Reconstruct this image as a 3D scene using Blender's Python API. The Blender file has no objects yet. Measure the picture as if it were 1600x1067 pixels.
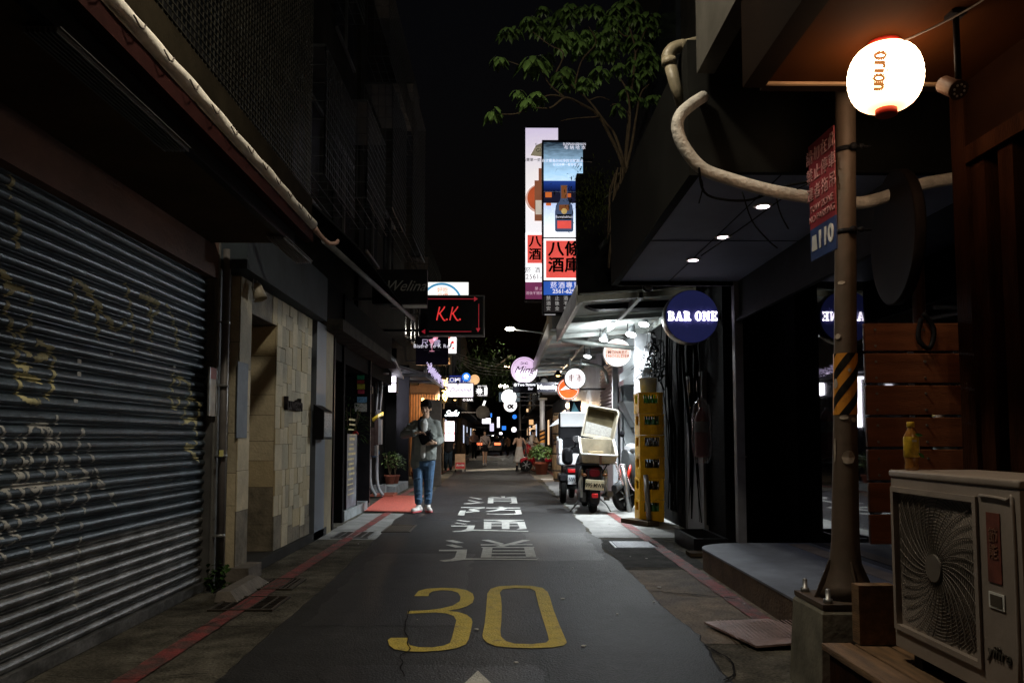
import bpy, bmesh, math, random
from mathutils import Vector, Matrix, noise as mnoise
random.seed(7)
S = bpy.context.scene
C = S.collection
R = math.radians
# ------------------------------------------------------------------ camera
F = 1244.0; HX = 787.0; HY = 685.0; CAMH = 1.2
CY = 600.0          # principal point (the picture is a crop from a slightly raised frame)
TH = math.atan((HY-CY)/F); YAW = math.atan((800-HX)/(F/math.cos(TH)))
cd = bpy.data.cameras.new('camera'); cam = bpy.data.objects.new('camera', cd); C.objects.link(cam)
cd.sensor_width = 36; cd.lens = F/1600*36; cd.clip_start = 0.05; cd.clip_end = 1500
cam.location = (0, 0, CAMH); cam.rotation_euler = (R(90)+TH, 0, -YAW)
S.camera = cam; cd.shift_y = (CY-533.5)/1600
CR = cam.rotation_euler.to_matrix(); CL = Vector((0, 0, CAMH))
# ------------------------------------------------------------------ world and exposure
W = bpy.data.worlds.new('World'); S.world = W; W.use_nodes = True
nt = W.node_tree; bg = nt.nodes['Background']
sky = nt.nodes.new('ShaderNodeTexSky'); sky.sky_type = 'NISHITA'; sky.sun_disc = False
sky.sun_elevation = R(-3); sky.sun_rotation = R(200)
nt.links.new(sky.outputs[0], bg.inputs[0]); bg.inputs[1].default_value = 0.03
S.view_settings.view_transform = 'Standard'; S.view_settings.look = 'None'
S.view_settings.exposure = 0; S.view_settings.gamma = 1
S.cycles.max_bounces = 6; S.cycles.diffuse_bounces = 3; S.cycles.glossy_bounces = 4
S.cycles.transparent_max_bounces = 12
S.cycles.caustics_reflective = False; S.cycles.caustics_refractive = False
S.cycles.sample_clamp_indirect = 3.0
S.cycles.use_denoising = True

def light(name, kind, loc, power, color=(1, 1, 1), to=None, size=.1, spot=60, blend=.5, parent=None):
    l = bpy.data.lights.new(name, kind); l.energy = power; l.color = color
    if kind == 'AREA': l.size = size; l.spread = R(spot*2)
    else: l.shadow_soft_size = size
    if kind == 'SPOT': l.spot_size = R(spot*2); l.spot_blend = blend
    o = bpy.data.objects.new(name, l); C.objects.link(o)
    o.location = loc
    if to is not None:
        o.rotation_euler = (Vector(to)-Vector(loc)).to_track_quat('-Z', 'Y').to_euler()
    if parent: adopt(o, parent)
    return o
# ------------------------------------------------------------------ helpers
def ray(px, py):
    return CR @ Vector(((px-800)/F, -(py-CY)/F, -1))
def P(px, py, Y):
    d = ray(px, py); return CL + d*(Y/d.y)
def AX(px, py, X):
    d = ray(px, py); return CL + d*(X/d.x)
def G(px, py, z=0.0):
    d = ray(px, py); return CL + d*((z-CAMH)/d.z)

MATS = {}
def mat(name, col, rough=.7, metal=0, vary=.25, scale=6, bump=0, bscale=40, emit=None, es=0, spec=.5, alpha=None,
        trans=0, col2=None, thr=None, coat=0, stretch=None, speck=0, sscale=140):
    if name in MATS: return MATS[name]
    if spec == .5 and max(col) < .11 and metal < .3: spec = .03
    m = bpy.data.materials.new(name); m.use_nodes = True; MATS[name] = m
    n = m.node_tree.nodes; L = m.node_tree.links; b = n['Principled BSDF']
    b.inputs['Roughness'].default_value = rough; b.inputs['Metallic'].default_value = metal
    b.inputs['Specular IOR Level'].default_value = spec
    b.inputs['Coat Weight'].default_value = coat
    tc = n.new('ShaderNodeTexCoord'); src = tc.outputs['Object']
    if stretch:
        mp = n.new('ShaderNodeMapping'); mp.inputs['Scale'].default_value = stretch
        L.new(src, mp.inputs[0]); src = mp.outputs[0]
    nz = n.new('ShaderNodeTexNoise'); nz.inputs['Scale'].default_value = scale; nz.inputs['Detail'].default_value = 8
    nz.inputs['Roughness'].default_value = .65
    L.new(src, nz.inputs['Vector'])
    rp = n.new('ShaderNodeValToRGB'); e = rp.color_ramp.elements
    c2 = col2 if col2 else tuple(c*(1-vary) for c in col)
    c1 = tuple(min(1, c*(1+vary*.6)) for c in col) if not col2 else col
    lo, hi = thr if thr else (.35, .68)
    e[0].position = lo; e[0].color = (*c2, 1); e[1].position = hi; e[1].color = (*c1, 1)
    L.new(nz.outputs['Fac'], rp.inputs[0]); cout = rp.outputs[0]
    if speck:      # grit: fine grains and broad worn patches
        n3 = n.new('ShaderNodeTexNoise'); n3.inputs['Scale'].default_value = sscale; n3.inputs['Detail'].default_value = 3; L.new(src, n3.inputs['Vector'])
        n4 = n.new('ShaderNodeTexNoise'); n4.inputs['Scale'].default_value = sscale/9; n4.inputs['Detail'].default_value = 8; L.new(src, n4.inputs['Vector'])
        ad = n.new('ShaderNodeMath'); ad.operation = 'ADD'; L.new(n3.outputs['Fac'], ad.inputs[0]); L.new(n4.outputs['Fac'], ad.inputs[1])
        m3 = n.new('ShaderNodeMapRange'); m3.inputs[1].default_value = .72; m3.inputs[2].default_value = 1.3; m3.inputs[3].default_value = 1-speck; m3.inputs[4].default_value = 1+speck*1.3; L.new(ad.outputs[0], m3.inputs[0])
        vm = n.new('ShaderNodeVectorMath'); vm.operation = 'SCALE'; L.new(cout, vm.inputs[0]); L.new(m3.outputs[0], vm.inputs['Scale']); cout = vm.outputs[0]
    L.new(cout, b.inputs['Base Color'])
    if bump:
        n2 = n.new('ShaderNodeTexNoise'); n2.inputs['Scale'].default_value = bscale; n2.inputs['Detail'].default_value = 6
        L.new(src, n2.inputs['Vector'])
        bp = n.new('ShaderNodeBump'); bp.inputs['Strength'].default_value = bump; bp.inputs['Distance'].default_value = .02
        L.new(n2.outputs['Fac'], bp.inputs['Height']); L.new(bp.outputs[0], b.inputs['Normal'])
    mr = n.new('ShaderNodeMapRange'); mr.inputs[3].default_value = max(0.02, rough-.12); mr.inputs[4].default_value = min(1, rough+.12)
    L.new(nz.outputs['Fac'], mr.inputs[0]); L.new(mr.outputs[0], b.inputs['Roughness'])
    if emit: b.inputs['Emission Color'].default_value = (*emit, 1); b.inputs['Emission Strength'].default_value = es
    if alpha is not None: b.inputs['Alpha'].default_value = alpha
    if trans: b.inputs['Transmission Weight'].default_value = trans
    return m
def glow(name, col, es, base=(.8, .8, .8)):
    """a lit face: uneven lamps behind a diffuser"""
    if name in MATS: return MATS[name]
    m = mat(name, base, .4, vary=.05, emit=col, es=es)
    n = m.node_tree.nodes; L = m.node_tree.links; b = n['Principled BSDF']
    tc = n.new('ShaderNodeTexCoord'); nz = n.new('ShaderNodeTexNoise'); nz.inputs['Scale'].default_value = 3
    L.new(tc.outputs['Object'], nz.inputs['Vector'])
    mr = n.new('ShaderNodeMapRange'); mr.inputs[3].default_value = es*.7; mr.inputs[4].default_value = es*1.3
    L.new(nz.outputs['Fac'], mr.inputs[0]); L.new(mr.outputs[0], b.inputs['Emission Strength'])
    return m

class MB:
    def __init__(s): s.v = []; s.f = []; s.mi = []; s.sm = []; s.cur = 0
    def add(s, vs, fs, smooth=False):
        o = len(s.v); s.v += [Vector(v) for v in vs]
        for f in fs: s.f.append([i+o for i in f]); s.mi.append(s.cur); s.sm.append(smooth)
        return s
    def box(s, a, b, rot=None, c=None):
        (x0, y0, z0), (x1, y1, z1) = a, b
        vs = [Vector(p) for p in ((x0,y0,z0),(x1,y0,z0),(x1,y1,z0),(x0,y1,z0),(x0,y0,z1),(x1,y0,z1),(x1,y1,z1),(x0,y1,z1))]
        if rot is not None:
            c = Vector(c) if c is not None else sum(vs, Vector())/8
            vs = [c + rot @ (v-c) for v in vs]
        return s.add(vs, [(0,3,2,1),(4,5,6,7),(0,1,5,4),(1,2,6,5),(2,3,7,6),(3,0,4,7)])
    def cbox(s, c, d, rz=0, rot=None):
        c = Vector(c); h = Vector(d)/2
        return s.box(c-h, c+h, rot if rot is not None else (Matrix.Rotation(rz, 3, 'Z') if rz else None), c)
    def rbox(s, a, b, r=.02, rot=None, c=None, n=3):
        """box with rounded vertical-profile edges in XZ, bevelled ends"""
        (x0, y0, z0), (x1, y1, z1) = a, b
        r = min(r, abs(x1-x0)/2.01, abs(z1-z0)/2.01, abs(y1-y0)/2.01)
        def ring(y, ins):
            out = []
            for cx, cz, a0 in ((x1-r, z1-r, 0), (x0+r, z1-r, 90), (x0+r, z0+r, 180), (x1-r, z0+r, 270)):
                for k in range(n+1):
                    an = R(a0+90*k/n); rr = r-ins
                    out.append(Vector((cx+math.cos(an)*rr, y, cz+math.sin(an)*rr)))
            return out
        rings = [ring(y0, r*.7), ring(y0+r*.3, r*.2), ring(y0+r, 0), ring(y1-r, 0), ring(y1-r*.3, r*.2), ring(y1, r*.7)]
        if rot is not None:
            c = Vector(c) if c is not None else Vector(((x0+x1)/2, (y0+y1)/2, (z0+z1)/2))
            rings = [[c + rot @ (v-c) for v in q] for q in rings]
        return s.loft(rings)
    def loft(s, rings, close=True, smooth=True, loop=False):
        m = len(rings[0]); vs = [v for q in rings for v in q]; fs = []
        for i in range(len(rings)-(0 if loop else 1)):
            for j in range(m):
                k = (j+1) % m; i2 = (i+1) % len(rings)
                fs.append((i*m+j, i*m+k, i2*m+k, i2*m+j))
        s.add(vs, fs, smooth)
        if close and not loop:
            o = len(s.v)-len(vs)
            s.f.append([o+j for j in range(m)][::-1]); s.mi.append(s.cur); s.sm.append(False)
            s.f.append([o+(len(rings)-1)*m+j for j in range(m)]); s.mi.append(s.cur); s.sm.append(False)
        return s
    def tube(s, pts, r, n=8, close=True):
        pts = [Vector(p) for p in pts]; rs = r if isinstance(r, (list, tuple)) else [r]*len(pts)
        rings = []; up = None
        for i, p in enumerate(pts):
            t = (pts[min(i+1, len(pts)-1)]-pts[max(i-1, 0)]).normalized()
            if up is None:
                up = Vector((0, 0, 1)) if abs(t.z) < .9 else Vector((1, 0, 0))
            a = t.cross(up)
            if a.length < 1e-4: a = t.orthogonal()
            a.normalize(); b = a.cross(t).normalized(); up = b
            rings.append([p + (a*math.cos(2*math.pi*k/n)+b*math.sin(2*math.pi*k/n))*rs[i] for k in range(n)])
        return s.loft(rings, close)
    def lathe(s, c, prof, n=20, axis=(0, 0, 1), close=True):
        q = Vector(axis).to_track_quat('Z', 'Y').to_matrix(); c = Vector(c)
        rings = [[c + q @ Vector((r*math.cos(2*math.pi*k/n), r*math.sin(2*math.pi*k/n), h)) for k in range(n)] for r, h in prof]
        return s.loft(rings, close)
    def disc(s, c, r, h, axis=(0, -1, 0), n=40):
        return s.lathe(c, [(r*.97, -h/2), (r, -h/2+.006), (r, h/2-.006), (r*.97, h/2)], n, axis)
    def ell(s, c, rx, ry, rz, n=12, rot=None):
        c = Vector(c); rings = []
        for i in range(n+1):
            a = math.pi*i/n; q = []
            for k in range(n*2-4):
                b = 2*math.pi*k/(n*2-4); v = Vector((rx*math.sin(a)*math.cos(b), ry*math.sin(a)*math.sin(b), rz*math.cos(a)))
                if i in (0, n): v = v + Vector((math.cos(b)*rx*.01, math.sin(b)*ry*.01, 0))
                q.append(c + (rot @ v if rot else v))
            rings.append(q)
        return s.loft(rings)
    def cap(s, a, b, r1, r2, n=12, sq=1.0, side=None):
        """tapered capsule a->b, optional squash sq along direction side"""
        a, b = Vector(a), Vector(b); t = (b-a); L = t.length; t.normalize()
        u = Vector(side) if side is not None else (Vector((0, 1, 0)) if abs(t.y) < .9 else Vector((1, 0, 0)))
        u = (u - t*u.dot(t)).normalized(); w = t.cross(u)
        rings = []
        for d, rr in [(-r1*.98, .15), (-r1*.8, .6), (-r1*.45, .89), (0, 1)]:
            rings.append((a+t*d, r1*rr))
        for d, rr in [(0, 1), (r2*.45, .89), (r2*.8, .6), (r2*.98, .15)]:
            rings.append((b+t*d, r2*rr))
        return s.loft([[p + (u*math.cos(2*math.pi*k/n)*sq + w*math.sin(2*math.pi*k/n))*rr for k in range(n)] for p, rr in rings])
    def poly(s, pts, thick=None):
        """planar ngon; thick = extrusion vector"""
        pts = [Vector(p) for p in pts]; n = len(pts)
        if thick is None: return s.add(pts, [list(range(n))])
        t = Vector(thick); vs = pts+[p+t for p in pts]
        return s.add(vs, [list(range(n))[::-1], list(range(n, 2*n))]+[(i, (i+1) % n, n+(i+1) % n, n+i) for i in range(n)])
    def build(s, name, m, parent=None, local=False, modifiers=None):
        me = bpy.data.meshes.new(name)
        off = WL.get(parent.name, Vector()) if (parent and not local) else Vector()
        me.from_pydata([v-off for v in s.v], [], s.f); 
        ms = m if isinstance(m, (list, tuple)) else [m]
        for q in ms: me.materials.append(q)
        me.polygons.foreach_set('material_index', s.mi); me.polygons.foreach_set('use_smooth', s.sm)
        me.update()
        bm = bmesh.new(); bm.from_mesh(me); bmesh.ops.recalc_face_normals(bm, faces=bm.faces); bm.to_mesh(me); bm.free()
        o = bpy.data.objects.new(name, me); C.objects.link(o)
        if parent: o.parent = parent; WL[o.name] = Vector(off)
        else: WL[o.name] = Vector()
        return o
WL = {}          # object name -> world offset of its origin (unrotated things)
def adopt(o, parent):
    o.parent = parent; o.location = o.location - WL.get(parent.name, Vector())
def tag(o, label=None, cat=None, group=None, kind=None):
    if label: o['label'] = label
    if cat: o['category'] = cat
    if group: o['group'] = group
    if kind: o['kind'] = kind
    return o
def thing(name, label, cat, loc=(0, 0, 0), group=None):
    o = bpy.data.objects.new(name, None); C.objects.link(o); o.location = loc; o.empty_display_size = .1
    WL[o.name] = Vector(loc); return tag(o, label, cat, group)
def struct(name, mb, m, label=None):
    o = mb.build(name, m); o['kind'] = 'structure'
    if label: o['label'] = label; o['category'] = name.replace('_', ' ')
    return o
def copy_tree(o, parent=None):
    c = o.copy(); C.objects.link(c); c.parent = parent
    for ch in list(o.children): copy_tree(ch, c)
    return c
def text(s, size, c, m, parent=None, name='lettering', offset=0, shear=0, ext=.002, align='CENTER', rot=None, sx=1, sp=1, lsp=1):
    """lettering standing on plane facing -Y unless rot (3x3) given; c = centre"""
    cu = bpy.data.curves.new(name, 'FONT'); cu.body = s; cu.size = size; cu.align_x = align; cu.align_y = 'CENTER'
    cu.offset = offset*size; cu.shear = shear; cu.extrude = ext; cu.space_character = sp; cu.space_line = lsp
    cu.resolution_u = 3
    t = bpy.data.objects.new(name, cu); me = bpy.data.meshes.new_from_object(t)
    bpy.data.objects.remove(t); bpy.data.curves.remove(cu)
    r = rot if rot is not None else Matrix.Rotation(R(90), 3, 'X')
    off = WL.get(parent.name, Vector()) if parent else Vector()
    for v in me.vertices: v.co = Vector(c) + r @ Vector((v.co.x*sx, v.co.y, v.co.z)) - off
    me.materials.clear(); me.materials.append(m)
    me.name = name
    o = bpy.data.objects.new(name, me); C.objects.link(o)
    if parent: o.parent = parent
    WL[o.name] = off
    return o
def stroke(mb, pts, w, Y, th=.004, fn=None):
    """flat ribbon in plane facing -Y through (x,z) pts"""
    pts = [Vector((p[0], p[1])) for p in pts]
    ws = w if isinstance(w, (list, tuple)) else [w]*len(pts)
    L = []; Rr = []
    for i, p in enumerate(pts):
        t = (pts[min(i+1, len(pts)-1)]-pts[max(i-1, 0)]).normalized(); nrm = Vector((-t.y, t.x))
        L.append(p+nrm*ws[i]/2); Rr.append(p-nrm*ws[i]/2)
    for i in range(len(pts)-1):
        q = [L[i], L[i+1], Rr[i+1], Rr[i]]
        mb.poly([(a.x, Y, a.y) for a in q], (0, -th, 0))
def smooth(pts, k=4):
    """catmull-rom"""
    pts = [Vector(p) for p in pts]; out = []
    for i in range(len(pts)-1):
        p0 = pts[max(i-1, 0)]; p1 = pts[i]; p2 = pts[i+1]; p3 = pts[min(i+2, len(pts)-1)]
        for j in range(k):
            t = j/k
            out.append(.5*((2*p1)+(p2-p0)*t+(2*p0-5*p1+4*p2-p3)*t*t+(3*p1-p0-3*p2+p3)*t**3))
    return out+[pts[-1]]
def grid_bars(mb, o, u, v, nu, nv, lu, lv, r, nrm):
    """cage of thin bars: origin o, unit u and v, counts, lengths"""
    o, u, v, nn = Vector(o), Vector(u), Vector(v), Vector(nrm)
    def bar(a, b, w, off):
        t = (b-a).normalized(); s_ = t.cross(nn).normalized()*w; d = nn*w; a = a+nn*off; b = b+nn*off
        mb.add([a-s_-d, a+s_-d, a+s_+d, a-s_+d, b-s_-d, b+s_-d, b+s_+d, b-s_+d], [(0,1,5,4),(1,2,6,5),(2,3,7,6),(3,0,4,7)])
    for i in range(nu+1): bar(o+u*(lu*i/nu), o+u*(lu*i/nu)+v*lv, r, 0)
    for j in range(nv+1): bar(o+v*(lv*j/nv), o+v*(lv*j/nv)+u*lu, r, r*2)
# ------------------------------------------------------------------ materials
ASPH = mat('asphalt', (.017, .017, .018), .58, spec=.26, vary=.6, scale=.8, bump=.4, bscale=90, speck=.6, sscale=75)
CONC = mat('pavement_concrete', (.095, .088, .072), .8, vary=.6, scale=1.6, bump=.8, bscale=40, speck=.5, sscale=60)
CONCR = mat('brown_concrete', (.16, .125, .09), .8, vary=.5, scale=2.2, bump=.8, bscale=45, speck=.5, sscale=60)
REDL = mat('red_paint', (.20, .034, .032), .7, scale=5, bump=.6, bscale=60, col2=(.085, .045, .038), thr=(.40, .58), speck=.45, sscale=90)
YEL = mat('yellow_road_paint', (.52, .40, .05), .7, scale=9, bump=.6, bscale=70, speck=.22, sscale=110, col2=(.22, .15, .04), thr=(.28, .42))
WHP = mat('white_road_paint', (.5, .5, .47), .7, scale=9, bump=.6, bscale=70, speck=.25, sscale=110, col2=(.25, .25, .24), thr=(.28, .44))
DKW = mat('dark_wall', (.035, .035, .038), .7, vary=.5, scale=2, bump=.3)
BLK = mat('black_metal', (.012, .012, .014), .4, vary=.3)
BLKM = mat('black_matt', (.008, .008, .009), .8, vary=.3)
STEEL = mat('galvanised_steel', (.35, .36, .37), .42, .8, vary=.25, scale=12)
GREYM = mat('grey_painted_metal', (.28, .30, .31), .5, .1, vary=.2, scale=10)
WHT = mat('white_plastic', (.7, .7, .68), .4, vary=.1)
CREAM = mat('aged_cream_plastic', (.42, .38, .30), .45, vary=.25, scale=5)
GLS = mat('dark_glass', (.004, .004, .006), .04, vary=.1, spec=1)
GLS.node_tree.nodes['Principled BSDF'].inputs['Coat Weight'].default_value = 1
for l in list(GLS.node_tree.links):
    if l.to_socket.name == 'Roughness': GLS.node_tree.links.remove(l)
GLS.node_tree.nodes['Principled BSDF'].inputs['Roughness'].default_value = .02
RUB = mat('rubber', (.015, .015, .015), .75, vary=.2)
GREEN = mat('green_leaf', (.15, .27, .07), .45, vary=.65, scale=2.2, spec=.5)
GREEN2 = mat('pale_green_leaf', (.10, .17, .045), .5, vary=.4, scale=9)
DGREEN = mat('dark_green_leaf', (.03, .055, .016), .6, vary=.5, scale=5)
BARK = mat('bark', (.12, .085, .05), .85, vary=.4, scale=14, bump=.5)
TERRA = mat('terracotta', (.30, .085, .05), .7, vary=.25, scale=9)
SOIL = mat('soil', (.03, .02, .012), .95)
UPW = mat('stained_upper_wall', (.026, .025, .021), .85, vary=.55, scale=1.3, bump=.4)
CABLE = mat('cable_black', (.006, .006, .006), .6)
# ================================================================== GROUND, ROAD, MARKINGS
from mathutils.geometry import tessellate_polygon
mb = MB(); mb.add([(-400,-60,0),(400,-60,0),(400,700,0),(-400,700,0)], [(0,1,2,3)])
struct('ground', mb, CONC)
def interp(t, y):
    for (a, b), (c, d) in zip(t, t[1:]):
        if y <= c: return b+(d-b)*(y-a)/(c-a)
    return t[-1][1]
LE = [(-8,-1.42),(4,-1.42),(6.4,-1.44),(9,-1.5),(12,-1.6),(17,-1.56),(24,-1.7),(50,-1.8),(300,-2)]
RE = [(-8,1.15),(4,1.145),(5.6,1.15),(8.3,1.1),(11,1.1),(16.8,1.04),(25,.92),(300,1.3)]
mb = MB(); ys = []; y = -8
while y < 300: ys.append(y); y += .045 if 2 < y < 14 else (.3 if y < 30 else 10)
pl = []; pr = []
for y in ys:
    a = mnoise.noise(Vector((y*1.3, 0, 0)))*.05+mnoise.noise(Vector((y*9, 3, 0)))*.014
    b = mnoise.noise(Vector((y*1.1, 9, 0)))*.07+mnoise.noise(Vector((y*8, 5, 0)))*.022
    pl.append((interp(LE, y)+a*.6, y, .006)); pr.append((interp(RE, y)+b, y, .006))
n = len(ys); ring = pl+pr
mb.add(ring, [(i, i+1, n+i+1, n+i) for i in range(n-1)])
# broken edge of the asphalt layer
mb.add(pl+[(x-.012, y, 0) for x, y, z in pl], [(i, n+i, n+i+1, i+1) for i in range(n-1)])
mb.add(pr+[(x+.016, y, 0) for x, y, z in pr], [(i, i+1, n+i+1, n+i) for i in range(n-1)])
struct('road', mb, ASPH)
def sheet(mb, pts, z, tri=True):
    pp = [[Vector((p[0], p[1], z)) for p in l] for l in (pts if isinstance(pts[0][0], (list, tuple, Vector)) else [pts])]
    tris = tessellate_polygon(pp); fl = [v for l in pp for v in l]
    mb.add(fl, [list(t) for t in tris])
def px_sheet(mb, polys, z, sc=1, ox=0, oy=0):
    loops = polys if isinstance(polys[0][0], (list, tuple)) else [polys]
    sheet(mb, [[tuple(G(ox+x/sc, oy+y/sc, z))[:2] for x, y in l] for l in loops], z)
# pavement patches
def wavy(x0, x1, y0, y1, amp=.03, sd=0, st=.12):
    out = []
    def seg(a, b):
        L = math.hypot(b[0]-a[0], b[1]-a[1]); k = max(1, int(L/st))
        for i in range(k):
            x = a[0]+(b[0]-a[0])*i/k; y = a[1]+(b[1]-a[1])*i/k
            out.append((x+mnoise.noise(Vector((x*5, y*5, sd)))*amp, y+mnoise.noise(Vector((x*5, y*5, sd+9)))*amp))
    seg((x0,y0),(x1,y0)); seg((x1,y0),(x1,y1)); seg((x1,y1),(x0,y1)); seg((x0,y1),(x0,y0))
    return out
mb = MB(); sheet(mb, wavy(1.12, 1.84, 4.75, 7.35, .05, 1), .003); struct('pavement', mb, CONCR)
mb = MB(); sheet(mb, wavy(1.12, 1.9, 7.5, 9.6, .06, 2), .003)
struct('pavement_patch', mb, mat('worn_asphalt_patch', (.075, .075, .072), .75, vary=.5, scale=4, bump=.6, bscale=120))
mb = MB(); sheet(mb, wavy(1.12, 2.6, 9.75, 24, .05, 3), .003); sheet(mb, wavy(-2.25, -1.3, 9.6, 12.9, .05, 4), .003)
struct('pavement_slab', mb, mat('pale_pavement', (.27, .27, .26), .75, vary=.45, scale=2.2, bump=.4, bscale=60))
def crack(pts, w, sd):
    q = smooth([(x, y, 0) for x, y in pts], 8); mb = MB(); L_ = []
    for i, p in enumerate(q):
        t = (q[min(i+1, len(q)-1)]-q[max(i-1, 0)]).normalized(); nn = Vector((-t.y, t.x, 0)); p = p+nn*.03*mnoise.noise(p*6+Vector((0,0,sd))); ww = w*(.4+.9*abs(mnoise.noise(p*9)))
        L_.append((p+nn*ww/2, p-nn*ww/2))
    for a, b in zip(L_, L_[1:]): mb.add([(a[0].x,a[0].y,.0125),(b[0].x,b[0].y,.0125),(b[1].x,b[1].y,.0125),(a[1].x,a[1].y,.0125)], [(0,1,2,3)])
    struct('road_crack', mb, mat('crack_black', (.010,.009,.009), .9))
gp = lambda l: [tuple(G(x, y))[:2] for x, y in l]
crack(gp([(640,955),(634,985),(638,1010),(625,1035),(632,1060)]), .012, 1); crack(gp([(1018,925),(1080,930),(1150,937)]), .03, 2); 
mb = MB(); sheet(mb, wavy(-1.30, -.30, 5.2, 8.4, .06, 41, .06), .0075); sheet(mb, wavy(.25, 1.0, 7.9, 10.2, .07, 42, .06), .0075); sheet(mb, wavy(-.9, .2, 3.3, 4.3, .08, 43, .06), .0075); sheet(mb, wavy(-1.3, .1, 11.9, 13.1, .1, 44, .08), .0075)
struct('road_patch', mb, mat('darker_asphalt', (.0115, .012, .0135), .5, spec=.35, vary=.6, scale=2.2, bump=.4, bscale=90, speck=.6, sscale=75))
crack(gp([(500,930),(420,960),(330,975),(250,1010)]), .010, 6)
crack(gp([(950,820),(1000,828),(1030,826)]), .018, 7); crack(gp([(505,850),(440,862),(395,895)]), .012, 8); crack(gp([(1100,1010),(1150,1040),(1130,1066)]), .02, 9)
for i in range(9):
    y = 4.2+1.15*i+random.uniform(-.2,.2)
    crack([(-2.3, y), (-1.9, y+random.uniform(-.1,.1)), (-1.5, y+random.uniform(-.1,.1))], .009, 20+i)
# red kerb lines
mb = MB(); sheet(mb, wavy(-1.925, -1.80, 1.5, 13.2, .012, 5), .010); sheet(mb, wavy(-2.2, -2.08, 17, 60, .02, 6), .010)
struct('red_line', mb, REDL)
mb = MB(); sheet(mb, wavy(1.645, 1.775, 4.85, 12.9, .014, 7), .010); sheet(mb, wavy(1.58, 1.70, 14.3, 60, .02, 8), .010)
sheet(mb, wavy(1.30, 1.75, 2.6, 3.75, .10, 11), .010); sheet(mb, wavy(1.78, 2.9, 16.6, 17.6, .03, 8), .014)
struct('red_line', mb, REDL)
mb = MB(); px_sheet(mb, [(567,798),(643,800),(662,774),(603,773)], .014)
struct('red_painted_patch', mb, mat('coral_red_paint', (.62, .13, .09), .6, vary=.3, scale=30, bump=.4, bscale=200))
# digits and characters
s8 = dict(sc=3.7175, ox=600, oy=780)
THREE = [(175,560),(200,530),(250,517),(330,512),(420,514),(480,525),(515,545),(524,570),(515,598),(480,620),(430,635),(368,645),(430,652),(480,668),(508,690),(514,710),(505,760),(492,810),(475,840),(420,862),(330,876),(220,882),(130,880),(60,868),(30,845),(22,815),(40,802),(138,802),(135,825),(150,845),(200,856),(280,858),(345,848),(383,832),(395,800),(410,740),(420,700),(405,675),(360,660),(300,655),(135,662),(138,647),(250,642),(330,632),(400,615),(440,590),(445,565),(430,540),(390,528),(330,526),(280,533),(262,545),(258,560)]
ZO = [(600,545),(620,518),(665,503),(760,498),(860,501),(920,512),(950,535),(965,570),(985,640),(1020,730),(1055,810),(1062,830),(1045,845),(980,857),(860,862),(740,858),(650,850),(600,830),(575,805),(572,785),(585,720),(592,650),(597,590)]
ZI = [(672,540),(690,520),(760,513),(850,516),(878,530),(885,560),(900,620),(925,700),(950,780),(958,815),(940,830),(860,838),(760,836),(710,822),(680,795),(676,760),(682,700),(684,620),(680,570)]
mb = MB(); px_sheet(mb, THREE, .010, **s8); struct('road_marking', mb, YEL)
mb = MB(); px_sheet(mb, [ZO, ZI[::-1]], .010, **s8); struct('road_marking', mb, YEL)
mb = MB(); px_sheet(mb, [(545,992),(330,1195),(470,1195),(450,1400),(640,1400),(620,1195),(760,1195)], .010, **s8); struct('road_marking', mb, WHP)
s9 = dict(sc=8.206, ox=680, oy=760)
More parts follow.
